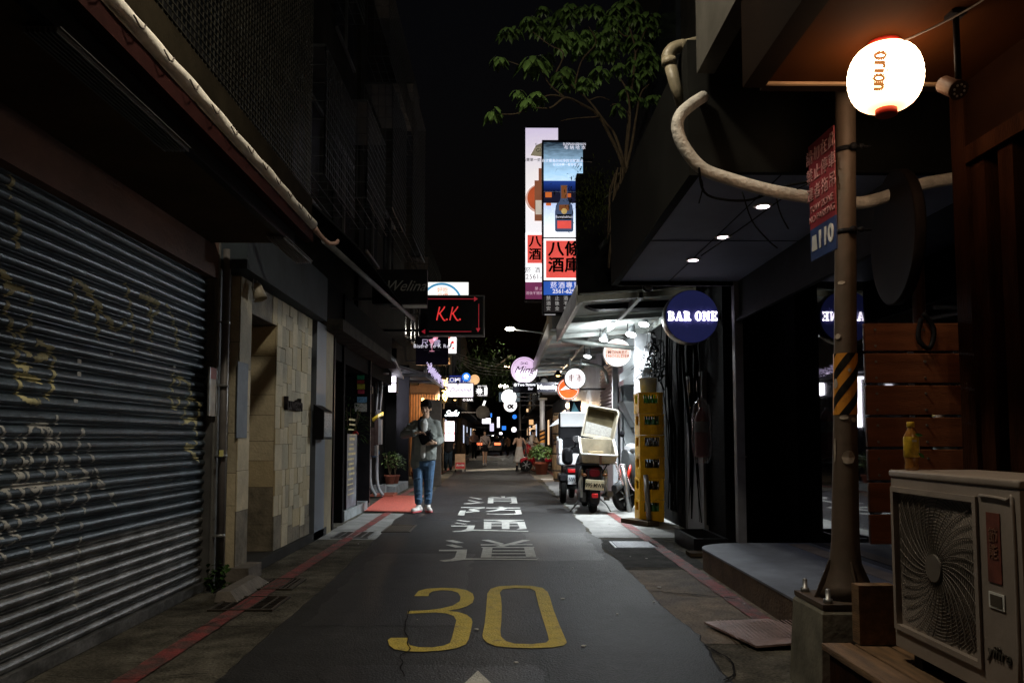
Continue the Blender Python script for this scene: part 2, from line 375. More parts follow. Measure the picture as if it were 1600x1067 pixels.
GL = [
 [[(130,690),(225,683),(370,718),(270,722)],[(130,745),(220,739),(360,773),(260,779)],
  [(48,808),(410,804),(395,905),(385,917),(1310,922),(1308,938),(350,936),(280,947),(120,962),(50,945),(200,930),(250,905),(280,825),(48,825)],
  [(590,683),(685,679),(880,728),(840,742)],[(1120,682),(1220,685),(880,768),(760,768)],[(583,738),(1248,734),(1245,748),(585,752)],
  [(590,772),(1270,770),(1268,784),(600,784)],[(613,785),(735,785),(718,907),(583,907)],[(1140,785),(1260,785),(1298,905),(1168,905)],
  [(736,812),(1147,812),(1150,826),(734,826)],[(729,850),(1155,850),(1158,864),(727,864)],[(722,893),(1165,893),(1167,907),(720,907)]],
 [[(270,430),(300,425),(460,445),(420,452)],[(245,465),(280,461),(420,478),(370,482)],
  [(205,498),(512,497),(490,549),(1195,567),(1193,575),(465,562),(380,573),(250,581),(215,572),(340,562),(395,545),(420,509),(205,509)],
  [(622,422),(1140,424),(1138,433),(622,433)],[(760,435),(1080,435),(960,448),(860,448)],[(622,450),(1148,450),(1148,458),(622,458)],
  [(625,459),(722,459),(718,541),(622,541)],[(855,459),(952,459),(952,541),(855,541)],[(1050,459),(1147,459),(1175,541),(1040,547),(1085,530),(1068,500)],
  [(723,466),(854,466),(854,474),(723,474)],[(953,466),(1052,466),(1054,474),(953,474)],[(721,495),(854,495),(854,505),(721,505)],[(953,495),(1062,495),(1066,505),(953,505)]],
 [[(330,262),(640,264),(636,272),(330,271)],[(560,273),(636,273),(500,291),(425,297),(428,290)],[(428,298),(500,292),(572,308),(560,319),(396,332),(396,322),(490,313)],
  [(320,304),(394,304),(372,368),(285,368)],
  [(655,268),(1090,268),(1090,277),(655,277)],[(800,257),(862,257),(895,267),(830,267)],[(830,278),(925,278),(862,302),(730,318),(635,318),(765,300)],
  [(868,297),(1095,297),(1112,350),(1030,357),(860,358),(655,351),(665,345),(860,350),(1000,346),(1035,339),(1022,305),(860,305)]],
 [[(430,136),(460,133),(608,158),(560,163)],[(412,177),(440,173),(582,199),(540,203)],[(360,218),(400,212),(640,201),(560,211),(440,222),(380,222)],
  [(680,131),(740,129),(850,141),(780,141)],[(838,124),(895,124),(895,141),(855,141)],[(1000,129),(1050,132),(960,141),(897,141)],
  [(680,142),(1040,142),(1041,149),(680,149)],[(680,150),(748,150),(745,213),(673,213)],[(970,150),(1041,150),(1055,213),(950,213),(982,204)],
  [(749,163),(969,163),(970,170),(749,170)],[(749,184),(974,184),(976,190),(749,190)]]]
for gl in GL:
    mb = MB()
    for i, p in enumerate(gl): px_sheet(mb, p, .010+.0003*i, **s9)
    struct('road_marking', mb, WHP)
mb = MB(); px_sheet(mb, [(733,716),(757,711),(783,716),(783,719),(733,719)], .012); px_sheet(mb, [(722,734),(860,729),(860,731),(722,737)], .0125)
struct('road_marking', mb, WHP)

# ------------------------------------------------------------------ drain grates, cover, plate, litter
def grate(q, label, m, nb=6):
    p = [G(x, y) for x, y in q]; x0 = min(p[0].x, p[3].x); x1 = max(p[1].x, p[2].x)
    x0 = (p[0].x+p[3].x)/2; x1 = (p[1].x+p[2].x)/2; y0 = (p[0].y+p[1].y)/2; y1 = (p[2].y+p[3].y)/2
    t = thing('drain_grate', label, 'drain grate', ((x0+x1)/2, (y0+y1)/2, 0))
    MB().box((x0, y0, .0015), (x1, y1, .0045)).build('recess', BLKM, t)
    f = MB(); w = .02
    for a, b in (((x0,y0),(x1,y0+w)),((x0,y1-w),(x1,y1)),((x0,y0+w),(x0+w,y1-w)),((x1-w,y0+w),(x1,y1-w))):
        f.box((*a, .005), (*b, .014))
    f.build('frame', m, t)
    f = MB()
    for i in range(1, nb):
        x = x0+(x1-x0)*i/nb; f.box((x-.006, y0+w, .005), (x+.006, y1-w, .012))
    k = int((y1-y0)/.05)
    for i in range(1, k):
        y = y0+(y1-y0)*i/k; f.box((x0+w, y-.003, .005), (x1-w, y+.003, .010))
    f.build('bars', m, t)
IRON = mat('rusty_iron', (.09, .075, .06), .6, .6, vary=.4, scale=12)
grate([(323,955),(425,955),(455,933),(362,933)], 'nearest rusty drain grate crossed by the left red line', IRON, 5)
grate([(395,922),(455,922),(480,905),(418,905)], 'drain grate beside the concrete step at the beige pilaster', IRON, 9)
grate([(518,841),(575,841),(587,832),(530,832)], 'drain grate on the left red line beyond the tiled wall', STEEL, 5)
grate([(597,832),(640,832),(652,821),(608,821)], 'dark drain grate at the left edge of the asphalt before the walking man', IRON, 14)
grate([(1118,990),(1190,1004),(1222,990),(1150,975)], 'drain grate half hidden under the ribbed plate', IRON, 5)
t = thing('access_cover', 'shiny patterned metal access cover on the right pavement', 'access cover', G(995, 851))
a = G(965, 856); b = G(1028, 847); mb = MB(); mb.box((a.x, a.y, .004), (a.x+.42, b.y, .012)); mb.build('cover', mat('shiny_chequer_plate', (.22, .23, .25), .45, .6, vary=.4, scale=25, bump=.6, bscale=45), t)
mb = MB(); x0 = a.x-.03; x1 = a.x+.45; y0 = a.y-.03; y1 = b.y+.03
for q in (((x0,y0),(x1,y0+.025)),((x0,y1-.025),(x1,y1)),((x0,y0+.025),(x0+.025,y1-.025)),((x1-.025,y0+.025),(x1,y1-.025))): mb.box((*q[0], .004), (*q[1], .010))
mb.build('frame', STEEL, t)
q = [G(x, y, .03) for x, y in ((1100,971),(1200,971),(1290,1000),(1290,1006),(1182,1009))]
mb = MB(); top = [Vector((p.x, p.y, .052-.02*(i in (0, 4)))) for i, p in enumerate(q)]; mb.poly(top, (0, 0, -.012))
c = sum(top, Vector())/5
pl_ = mb.build('ribbed_plate', mat('pinkish_ribbed_sheet', (.33, .22, .20), .55, .1, vary=.35, scale=9, bump=.4, bscale=25), None)
tag(pl_, 'pinkish ribbed sheet laid askew over the gutter at right', 'metal plate')
rb = MB()
for i in range(22):
    x = q[0].x+.06+i*.026
    rb.box((x, q[4].y+.06+.004*i, .0525), (x+.008, q[1].y-.05, .0545))
rb.build('ribs', mat('pinkish_ribbed_sheet', None), pl_)
for i, (px, py) in enumerate(((1022,941),(895,888),(912,1010),(985,870),(1010,873),(1030,918),(1163,944),(745,984),(880,936),(652,969),(807,1036),(1055,866),(965,960),(560,850))):
    p = G(px, py, .006); mb = MB(); r = random.uniform(.006, .016); k = 6; a0 = random.random()*6
    mb.poly([(p.x+r*math.cos(a0+j*2*math.pi/k)*random.uniform(.5, 1.6), p.y+r*1.4*math.sin(a0+j*2*math.pi/k), .011) for j in range(k)], (0, 0, .003))
    tag(mb.build('litter', mat('litter_paper', (.5, .48, .45), .8)), 'tiny pale scrap of litter lying on the road or its edge', 'litter', 'scraps of litter')
# ================================================================== LEFT, NEAR: shop with the roller shutter
XS = -2.37
shop = thing('shuttered_shop', 'dark shop building with graffitied roller shutter at left', 'building', (-4, 3, 0))
SHOPW = mat('rosy_plaster', (.20, .115, .095), .8, vary=.35, scale=1.2, bump=.3)
Y1 = AX(325, 690, XS).y
mb = MB(); mb.box((-7, -6, 0), (XS-.10, Y1+.30, 2.5)); mb.box((-7, -6, 2.5), (XS+.03, Y1+.30, 3.0)); mb.build('wall', SHOPW, shop)
# slats
PITCH = .076; zb = .07
USEG = (0, .05, .14, .26, .40, .54, .64, .70, .74, .78, .83, .89, .94, .97)
def prof(z, y=0.0):
    u = ((z-zb) / PITCH) % 1.0
    if u < .70: x = .022*math.sin(math.pi*(u/.70))**.6
    elif u < .80: x = -.008*math.sin(math.pi*(u-.70)/.10)
    elif u < .96: x = .009*math.sin(math.pi*(u-.80)/.16)
    else: x = -.004
    return XS-.045+x+.006*mnoise.noise(Vector((y*.9, z*.5, 0)))+.0022*math.sin(y*2.1+int((z-zb)/PITCH)*1.7)
mb = MB(); zs = []; z = zb
while z < 2.5:
    zs += [z+u*PITCH for u in USEG]; z += PITCH
zs = [z for z in zs if z < 2.5]; yy = sorted(set([-5, -3, -1]+[.25*i for i in range(0, 60)]+[Y1])); yy = [y for y in yy if y <= Y1]
for i in range(len(zs)-1):
    z0, z1 = zs[i], zs[i+1]; mb.cur = 0 if z0 < .61 else 1
    for y0, y1 in zip(yy, yy[1:]):
        mb.add([(prof(z0,y0),y0,z0),(prof(z0,y1),y1,z0),(prof(z1-1e-5,y1),y1,z1),(prof(z1-1e-5,y0),y0,z1)], [(0,1,2,3)], True)
ST1 = mat('bare_steel_slat', (.20, .20, .20), .48, .7, vary=.6, scale=4, stretch=(3, 1.2, 2), bump=.12, bscale=12, speck=.3, sscale=30)
ST2 = mat('painted_slat', (.050, .070, .090), .42, .35, vary=.6, scale=4, stretch=(3, 1.2, 2), bump=.12, bscale=12, speck=.35, sscale=30)
shut = mb.build('roller_shutter', [ST1, ST2], shop)
mb = MB(); mb.box((XS-.06, -5, .004), (XS+.005, Y1, .07)); mb.build('bottom_bar', ST1, shut)
mb = MB(); mb.box((XS-.08, Y1, .0), (XS+.02, Y1+.045, 2.5)); mb.build('guide_rail', mat('rail_metal', (.2, .2, .2), .4, .6), shop)
# graffiti: sprayed lines that follow the slats
SPR = []
def spray(mb, pts, w):
    P3 = [AX(x, y, XS-.03) for x, y in pts]; pts2 = smooth([(p.y, p.z) for p in P3], 5)
    for a, b in zip(pts2, pts2[1:]):
        k = max(1, int((b-a).length/.008))
        for i in range(k): q = a.lerp(b, i/k); SPR.append((q.x, q.y, w/2))
def bake(mb):
    """lay the sprayed lines on the slats, cell by cell"""
    H = {}
    for y, z, r in SPR: H.setdefault((int(y/.03), int(z/.03)), []).append((y, z, r))
    zz = []
    for a, b in zip(zs, zs[1:]): zz += [a, (a+b)/2]
    for i in range(len(zz)-1):
        z0, z1 = zz[i], zz[i+1]; zc = (z0+z1)/2; y = 2.4
        while y < Y1-.02:
            yc = y+.005; hit = False
            for dy in (-1, 0, 1):
                for dz in (-1, 0, 1):
                    for (a, b, r) in H.get((int(yc/.03)+dy, int(zc/.03)+dz), ()):
                        if (a-yc)**2+(b-zc)**2 < (r*(.75+.5*mnoise.noise(Vector((yc*40, zc*40, 3)))))**2: hit = True; break
                    if hit: break
                if hit: break
            if hit and mnoise.noise(Vector((yc*9, zc*22, 7))) > -.28:
                mb.add([(prof(z0+1e-5,y)+.0018, y, z0), (prof(z0+1e-5,y+.01)+.0018, y+.01, z0), (prof(z1-1e-5,y+.01)+.0018, y+.01, z1), (prof(z1-1e-5,y)+.0018, y, z1)], [(0,1,2,3)])
            y += .01
    SPR.clear()
c2 = lambda l: [(x/1.9875, 530+y/1.9875) for x, y in l]
c1 = lambda l: [(x/2.0125, y/2.0125) for x, y in l]
WG = mat('white_spray_paint', (.42, .42, .40), .7, vary=.6, scale=9, col2=(.13, .14, .15), thr=(.30, .5)); YG = mat('yellow_spray_paint', (.55, .50, .26), .7, vary=.6, scale=9, col2=(.12, .12, .08), thr=(.3, .5))
mb = MB()
for l in ([(5,270),(15,350),(5,420)],[(70,430),(75,330),(95,275),(130,268),(150,300),(140,400),(110,470),(85,430),(110,330)],[(125,275),(135,340),(130,420),(120,500),(125,580)],
          [(175,230),(185,330),(175,440),(185,560),(160,640),(150,760)],[(80,380),(60,440),(90,540),(130,560),(160,520),(200,460)],[(0,465),(60,455),(140,450),(240,440),(300,425)],
          [(255,285),(275,330),(290,400),(270,500),(250,600),(235,820)],[(290,390),(320,450),(350,500),(358,515)],[(210,390),(240,415),(215,440)],[(10,555),(30,590),(80,640),(110,700)],
          [(0,600),(25,640),(60,560),(20,480),(0,460)],[(160,300),(200,400),(240,470),(190,560)],[(260,280),(240,360),(280,430),(350,480)],[(230,720),(235,840)],[(60,300),(50,400),(70,480)],[(120,270),(150,265),(160,330)]):
    spray(mb, c2(l), .030)
for l in ([(20,560),(0,640),(20,700)],):
    spray(mb, c2(l), .024)
bake(mb); mb.build('graffiti', WG, shut)
mb = MB()
for l in ([(50,20),(55,100),(70,180),(140,190),(165,120),(160,30),(110,10)],[(70,20),(100,60),(150,50),(60,100),(130,130)],[(410,0),(415,40)],[(470,0),(465,50)],[(545,0),(555,30)],
          [(540,110),(530,180),(545,215),(560,170),(555,120),(590,150),(580,210),(560,260),(600,250),(605,330),(575,330),(615,375)],[(590,180),(620,210),(605,260)]):
    spray(mb, c2(l), .042)
for l in ([(40,560),(35,640),(60,700),(50,780)],[(0,850),(40,900),(20,960),(45,1060)],[(230,880),(235,960),(250,1010)],[(290,920),(305,1000),(310,1067)],[(400,900),(410,960),(420,1050)],[(470,920),(475,1060)],
          [(520,960),(545,1000),(560,1067)],[(340,1000),(370,1040),(400,1000)],[(15,900),(90,920),(100,1000),(60,1060)],[(240,880),(290,930),(340,1010)],[(590,1010),(600,1060)],[(440,930),(500,960),(470,1010)]):
    spray(mb, c1(l), .042)
bake(mb); mb.build('graffiti', YG, shut)
mb = MB()
for x, y in ((228,1045),(233,1040)): pass
for x, y in ((240,193),(252,108),(350,48),(250,68),(548,88)):
    p = AX(*c2([(x, y)])[0], XS-.02); mb.box((prof(p.z)+.002, p.y-.02, p.z-.012), (prof(p.z)+.006, p.y+.02, p.z+.012))
mb.build('sticker', WG, shut)
# ceiling over the shutter
SOF = mat('brown_soffit', (.10, .075, .05), .8, vary=.35, scale=1.5)
mb = MB(); mb.box((XS+.03, -6, 2.76), (-1.73, 6.3, 2.84)); mb.build('soffit', SOF, shop)
mb = MB(); mb.box((-1.73, -6, 2.74), (-1.68, 6.32, 2.92)); mb.build('soffit_edge', BLK, shop)
for y0, y1 in ((2.9, 4.15), (6.0, 6.85)):
    mb = MB()
    for i in range(7): mb.box((-1.80+.02*i, y0, 2.715), (-1.792+.02*i, y1, 2.735)); 
    mb.box((-1.81, y0, 2.735), (-1.66, y1, 2.739)); mb.build('louvre', mat('grey_louvre', (.10, .10, .10), .5, .3), shop)
# upper storeys of the shop with slab and cage
mb = MB(); mb.box((-7, -6, 3.0), (-2.55, 8.6, 12)); mb.build('upper_wall', UPW, shop)
mb = MB(); mb.box((-2.55, -6, 3.62), (-2.10, 8.6, 3.82)); mb.build('balcony_slab', mat('slab_concrete', (.035, .028, .018), .85, vary=.4, scale=3, bump=.4), shop)
CAGE = mat('cage_metal', (.09, .085, .07), .45, .5, vary=.4)
DCAGE = mat('dark_cage_metal', (.05, .055, .06), .45, .5, vary=.5)
mb = MB(); grid_bars(mb, (-2.13, .6, 3.82), (0,1,0), (0,0,1), 110, 44, 8.0, 2.5, .0035, (1,0,0)); mb.build('balcony_cage', CAGE, shop)
mb = MB(); mb.box((-2.5, -2, 6.3), (-1.75, 4.3, 6.4))
for y in (1.2, 2.6, 4.0): mb.tube([(-2.3, y, 5.7), (-1.8, y, 6.3)], .015)
mb.build('eave', BLKM, shop)
for y0 in (1.2, 3.4, 5.6):
    w = MB(); w.box((-2.56, y0, 4.4), (-2.52, y0+1.3, 5.7)); wo = w.build('window', mat('unlit_window', (.015, .018, .022), .2, vary=.3), shop)
    f = MB(); f.box((-2.52, y0-.05, 4.35), (-2.49, y0+1.35, 4.4)); f.box((-2.52, y0-.05, 5.7), (-2.49, y0+1.35, 5.75)); f.box((-2.52, y0+.63, 4.4), (-2.49, y0+.67, 5.7)); f.build('frame', DKW, wo)
# white scalloped awning roll
aw = thing('awning', 'long rolled white awning with scalloped edge above the roller shutter', 'awning', (-1.6, 4.5, 2.98))
mb = MB(); m_ = 10; rings = []
yv = [-2+.06*i for i in range(int((6.62+2)/.06)+1)]
for y in yv:
    sc = .5+.5*math.cos(2*math.pi*y/.30); r = .038
    q = []
    for k in range(m_+1):
        a = R(100-205*k/m_); rr = r*(1+.07*math.sin(y*14+k))
        q.append(Vector((-1.60+rr*math.cos(a), y+.01*math.sin(y*31), 2.985+rr*math.sin(a)+.004*math.sin(y*5))))
    drop = .006+.028*sc
    q.append(q[-1]+Vector((.004+.006*sc, 0, -drop))); q.append(q[-1]+Vector((-.006, 0, .002)))
    for k in range(m_, -1, -1): q.append(q[k]+Vector((-.006, 0, 0)))
    rings.append(q)
mb.loft(rings)
mb.build('fabric', mat('white_awning_fabric', (.88, .84, .76), .75, vary=.15, scale=14, bump=.3, bscale=30), aw)
mb = MB()
for i in range(28):
    y = -1.8+.30*i
    mb.tube([(-1.556, y-.05, 2.975), (-1.55, y, 2.948), (-1.556, y+.045, 2.965), (-1.56, y+.07, 2.995)], .004, 5)
mb.build('cord', mat('grey_cord', (.12, .10, .09), .8), aw)
mb = MB(); mb.box((-1.675, -2, 2.84), (-1.60, 6.6, 2.935)); mb.build('backing_board', mat('dark_red_board', (.03, .01, .009), .7), aw)
mb = MB(); mb.tube(smooth([(-1.6, 6.6, 2.97), (-1.57, 6.72, 2.93), (-1.53, 6.86, 2.90), (-1.47, 6.9, 2.91), (-1.45, 6.88, 2.935)]), [.03, .028, .026, .022, .02, .019, .018, .018, .018, .018, .018, .018, .018, .018, .016, .014, .008], 8); mb.build('rolled_end', mat('pinkish_cloth', (.5, .33, .28), .8, vary=.4, scale=18), aw)
mb = MB()
for y in (.5, 2.5, 4.5, 6.4): mb.box((-2.5, y, 2.99), (-1.62, y+.04, 3.03))
mb.build('bracket', BLK, aw)
# pillar, drainpipe, notice
pil = MB(); pil.box((-2.6, Y1+.05, 0), (-2.335, Y1+.36, 2.9))
for z in (.55, 1.12, 1.7, 2.28): pil.box((-2.337, Y1+.05, z), (-2.332, Y1+.36, z+.01))
pil.build('pillar', mat('grey_stone_pillar', (.17, .17, .165), .7, vary=.35, scale=4, bump=.3), shop)
dp = thing('drainpipe', 'grey vertical drainpipe with metal clamps beside the roller shutter', 'drainpipe', (-2.29, AX(348, 690, -2.29).y, 0))
yq = WL['drainpipe'].y
MB().tube([(-2.29, yq, .02), (-2.29, yq, 2.76)], .033, 12).build('pipe', mat('grey_pvc', (.16, .15, .15), .4, vary=.25, scale=5), dp)
for z in (.42, 1.06, 1.63, 2.15):
    mb = MB(); mb.lathe((-2.29, yq, z), [(.037, -.012), (.037, .012)], 12); mb.box((-2.335, yq-.06, z-.006), (-2.25, yq-.03, z+.006)); mb.ell((-2.25, yq-.045, z), .01, .01, .01, 6); mb.build('clamp', STEEL, dp)
mb = MB(); p = AX(346, 708, -2.255); mb.cbox((-2.256, p.y, p.z), (.004, .09, .05)); mb.build('sticker', mat('yellow_sticker', (.5, .42, .03), .6), dp)
def plate_x(name, X, q, m, th=.006, parent=None, depth=1):
    """flat panel facing +X whose image box is q=(x0,x1,y0,y1)"""
    a = AX(q[0], (q[2]+q[3])/2, X); b = AX(q[1], (q[2]+q[3])/2, X)
    cy = (a.y+b.y)/2; zt = AX((q[0]+q[1])/2, q[2], X).z; zl = AX((q[0]+q[1])/2, q[3], X).z
    mb = MB(); mb.box((X-th, a.y, zl), (X, b.y, zt)); return mb, (a.y, b.y, zl, zt)
mb, e = plate_x('n', -2.322, (327,337,574,650), WHT); o = mb.build('notice', mat('notice_paper', (.42, .38, .34), .7, vary=.3, scale=10)); tag(o, 'framed paper notice with red heading on the grey stone pillar', 'notice')
mb = MB(); mb.box((-2.322, e[0], e[3]-.09), (-2.319, e[1], e[3])); mb.build('heading', mat('notice_red', (.3, .08, .07), .7), o)
mb = MB(); mb.box((-2.33, e[0]-.012, e[2]), (-2.315, e[0], e[3])); mb.box((-2.33, e[1], e[2]), (-2.315, e[1]+.012, e[3])); mb.build('frame', STEEL, o)
# ================================================================== LEFT: beige tiled bar front
bar = thing('tiled_bar', 'bar front clad in irregular beige stone tiles under a slate blue fascia', 'building', (-3, 8, 0))
BEIGE = [mat('beige_stone', (.50, .41, .25), .75, vary=.22, scale=3, bump=.35), mat('pale_beige_stone', (.60, .52, .36), .75, vary=.22, scale=4, bump=.35), mat('greyish_beige_stone', (.44, .39, .28), .75, vary=.3, scale=3, bump=.35),
         mat('sooty_stone', (.22, .19, .14), .8, vary=.5, scale=5, bump=.35)]
GROUT = mat('grout', (.045, .038, .026), .9)
def tiles(mb, o, u, v, lu, lv, nrm, mn=.16, mx=.55, proud=.008):
    o, u, v, nn = Vector(o), Vector(u), Vector(v), Vector(nrm)
    mb.cur = 4; mb.add([o, o+u*lu, o+u*lu+v*lv, o+v*lv], [(0,1,2,3)])
    st = [(0, 0, lu, lv)]
    while st:
        a, b, w, h = st.pop()
        if (w > mx or h > mx or (random.random() < .72)) and max(w, h) > 2*mn:
            k = random.uniform(.38, .62)
            if w > h*random.uniform(.7, 1.2) and w > 2*mn: st += [(a, b, w*k, h), (a+w*k, b, w*(1-k), h)]
            elif h > 2*mn: st += [(a, b, w, h*k), (a, b+h*k, w, h*(1-k))]
            else: st += [(a, b, w*k, h), (a+w*k, b, w*(1-k), h)]
            continue
        g = .002; d = proud*random.uniform(.6, 1.3); mb.cur = random.choice((0, 1, 1, 2)) if b > .28 or random.random() < .35 else 3
        q = [o+u*(a+g)+v*(b+g), o+u*(a+w-g)+v*(b+g), o+u*(a+w-g)+v*(b+h-g), o+u*(a+g)+v*(b+h-g)]
        t = [x+nn*d for x in q]; mb.add(q+t, [(4,5,6,7),(0,1,5,4),(1,2,6,5),(2,3,7,6),(3,0,4,7)])
XT = -2.27; ya = AX(370, 690, XT).y; yb = AX(388, 690, XT).y; yc = AX(428, 690, XT).y; yd = AX(483, 690, XT).y
FZ = .10
mb = MB(); tiles(mb, (XT, ya, FZ), (0,1,0), (0,0,1), yb-ya, 2.5, (1,0,0), .2, .8); tiles(mb, (-2.75, ya, FZ), (1,0,0), (0,0,1), 2.75+XT, 2.5, (0,-1,0), .3, .8)
tiles(mb, (XT, yb, 2.32), (0,1,0), (0,0,1), yc-yb, .28, (1,0,0), .2, .6); mb.build('pilaster', BEIGE+[GROUT], bar)
mb = MB(); tiles(mb, (-3.0, yc, FZ), (1,0,0), (0,0,1), 3.0+XT, 2.22, (0,-1,0), .22, .5); tiles(mb, (-3.0, yb, FZ), (0,1,0), (0,0,1), yc-yb, 2.22, (1,0,0), .3, .7); mb.build('doorway', BEIGE+[GROUT], bar)
mb = MB(); mb.box((-3.0, yb, 2.32), (XT-.002, yc, 2.34)); mb.build('doorway_ceiling', mat('doorway_ceiling_paint', (.13, .12, .11), .8), bar)
mb = MB(); tiles(mb, (XT, yc, FZ), (0,1,0), (0,0,1), yd-yc, 2.5, (1,0,0), .13, .34, .014); mb.build('tile_wall', BEIGE+[GROUT], bar)
NAVY = mat('slate_blue_panel', (.06, .075, .09), .6, vary=.3, scale=2)
mb = MB(); mb.box((-2.9, ya-.3, 2.60), (-2.12, 9.5, 3.12)); mb.build('fascia', NAVY, bar)
mb = MB(); mb.box((-7, ya, 0), (-3.02, 13, 3.1)); mb.box((-7, yd+.0, 0), (XT-.02, yd+.02, 2.6)); mb.build('back_wall', DKW, bar)
mb = MB(); mb.box((-3.0, ya-.05, .004), (-2.13, yb, .12)); mb.build('step', mat('step_stone', (.15, .13, .11), .8, vary=.5, scale=5, bump=.4), bar)
mb = MB(); mb.box((-3.0, yb, .004), (-2.22, 10.1, .10)); mb.build('floor', mat('dark_floor_tile', (.05, .05, .05), .5, vary=.4, scale=3), bar)
rp = MB(); a = G(362, 928); rp.add([(-2.12,5.95,.004),(-1.95,5.95,.004),(-1.95,6.75,.004),(-2.12,6.75,.004),(-2.12,6.0,.07),(-2.03,6.02,.07),(-2.03,6.7,.07),(-2.12,6.72,.07)], [(4,5,6,7),(0,1,5,4),(1,2,6,5),(2,3,7,6),(3,0,4,7)])
tag(rp.build('kerb_ramp', mat('step_stone', None)), 'small worn concrete kerb ramp in front of the beige pilaster step', 'kerb ramp')
# blue grey column, beige strip, mailbox
y_ = AX(493, 690, -2.22).y
mb = MB(); mb.box((-2.5, y_, 0), (-2.22, y_+.12, 2.6)); mb.box((-2.5, y_+.12, 0), (-2.22, y_+.50, 2.6)); mb.build('column', mat('blue_grey_tile', (.12, .14, .17), .5, vary=.2), bar)
mb = MB(); mb.box((-2.8, yd+.02, 0), (-2.40, y_, 2.6)); mb.build('door_reveal', mat('brown_reveal', (.06, .05, .04), .7), bar)
mb = MB(); mb.box((-2.6, y_+.5, 0), (-2.23, y_+.95, 2.6)); mb.build('wood_strip', mat('beige_board', (.22, .18, .11), .7), bar)
mx = thing('mailbox', 'narrow black mailbox with patterned front on the blue grey column', 'mailbox', (-2.2, y_+.1, 1.4))
mb = MB(); mb.box((-2.22, y_-.12, 1.19), (-2.10, y_+.33, 1.52)); mb.add([(-2.22,y_-.13,1.52),(-2.09,y_-.13,1.52),(-2.09,y_+.34,1.52),(-2.22,y_+.34,1.52),(-2.22,y_-.13,1.60),(-2.22,y_+.34,1.60)], [(0,1,2,3),(0,4,1),(3,2,5),(1,4,5,2),(0,3,5,4)]); mb.build('box', BLK, mx)
mb = MB(); mb.box((-2.10, y_-.10, 1.22), (-2.096, y_+.31, 1.50)); mb.build('front_panel', mat('patterned_grey', (.25, .27, .3), .5, vary=.8, scale=40), mx)
# wall letters
sl = thing('wall_letters', 'dark raised bar name letters on the tiled wall', 'sign', (XT, 8.6, 1.5))
ROTX = Matrix(((0,0,1),(1,0,0),(0,1,0)))
p0 = AX(447, 630, XT+.05); p1 = AX(474, 630, XT+.05)
text('Luwatch', .19, (XT+.035, (p0.y+p1.y)/2, p0.z), mat('dark_bronze', (.02, .017, .02), .6), sl, ext=.02, offset=.02, rot=ROTX, sx=(p1.y-p0.y)/.66, sp=.9)
# blue poster on pilaster
mb, e = plate_x('n', XT+.014, (371,387,566,684), WHT); o = mb.build('poster', mat('faded_blue_poster', (.20, .24, .30), .7, vary=.55, scale=6, col2=(.10, .13, .18))); tag(o, 'faded blue poster taped to the beige pilaster', 'poster')
# spotlight, unlit
sp = thing('wall_spotlight', 'cream coloured unlit spotlight hanging under the slate blue fascia', 'spotlight', AX(402, 440, -2.2))
p = AX(401, 447, -2.2)
mb = MB(); mb.tube([p+Vector((0,0,.12)), p+Vector((0,0,.03))], .012); mb.tube(smooth([p+Vector((-.0,-.02,.06)), p+Vector((0,-.10,.04)), p+Vector((0,-.10,-.04)), p+Vector((0,-.03,-.06))]), .006, 6); mb.build('bracket', GREYM, sp)
ax = Vector((.35, -.1, -1)).normalized(); MB().lathe(p, [(.03,-.02),(.045,0),(.05,.06),(.062,.13),(.055,.125),(.02,.08)], 16, ax).build('lamp_head', CREAM, sp)
# upper left facade beyond: storeys, cages, windows
def upper(name, label, X, y0, y1, z0, z1, cages, m=UPW, depth=5):
    t = thing(name, label, 'building', (X-2, (y0+y1)/2, 0)); sgn = -1 if X < 0 else 1
    mb = MB(); a, b = sorted((X, X+sgn*depth)); mb.box((a, y0, z0), (b, y1, z1)); mb.build('wall', m, t)
    for fl in range(int((z1-z0-1)/3)):
        for k in range(max(1, int((y1-y0)/2.2))):
            wy = y0+.5+2.2*k; wz = z0+1.1+3*fl
            if wy+1.3 > y1: continue
            w = MB(); a, b = sorted((X+sgn*.01, X-sgn*.02)); w.box((a, wy, wz), (b, wy+1.3, wz+1.3)); wo = w.build('window', mat('unlit_window', None), t)
            f = MB(); a, b = sorted((X-sgn*.02, X-sgn*.06))
            for q in (((wy-.05,wz-.05),(wy+1.35,wz)),((wy-.05,wz+1.3),(wy+1.35,wz+1.35)),((wy+.63,wz),(wy+.67,wz+1.3))): f.box((a, q[0][0], q[0][1]), (b, q[1][0], q[1][1]))
            f.build('frame', mat('window_frame_metal', (.09, .09, .09), .5, .4), wo)
    for cy, cz, cl, ch, cd_ in cages:
        xo = X-sgn*cd_; mb = MB()
        grid_bars(mb, (xo, cy, cz), (0,1,0), (0,0,1), int(cl/.11), int(ch/.11), cl, ch, .004, (1,0,0))
        grid_bars(mb, (X, cy, cz), (-sgn,0,0), (0,0,1), int(cd_/.12), int(ch/.2), cd_, ch, .004, (0,1,0))
        grid_bars(mb, (X, cy, cz), (-sgn,0,0), (0,1,0), int(cd_/.12), int(cl/.3), cd_, cl, .004, (0,0,1))
        a, b = sorted((X, xo)); mb.box((a, cy, cz+ch), (b, cy+cl, cz+ch+.03)); mb.build('window_cage', DCAGE, t)
    return t
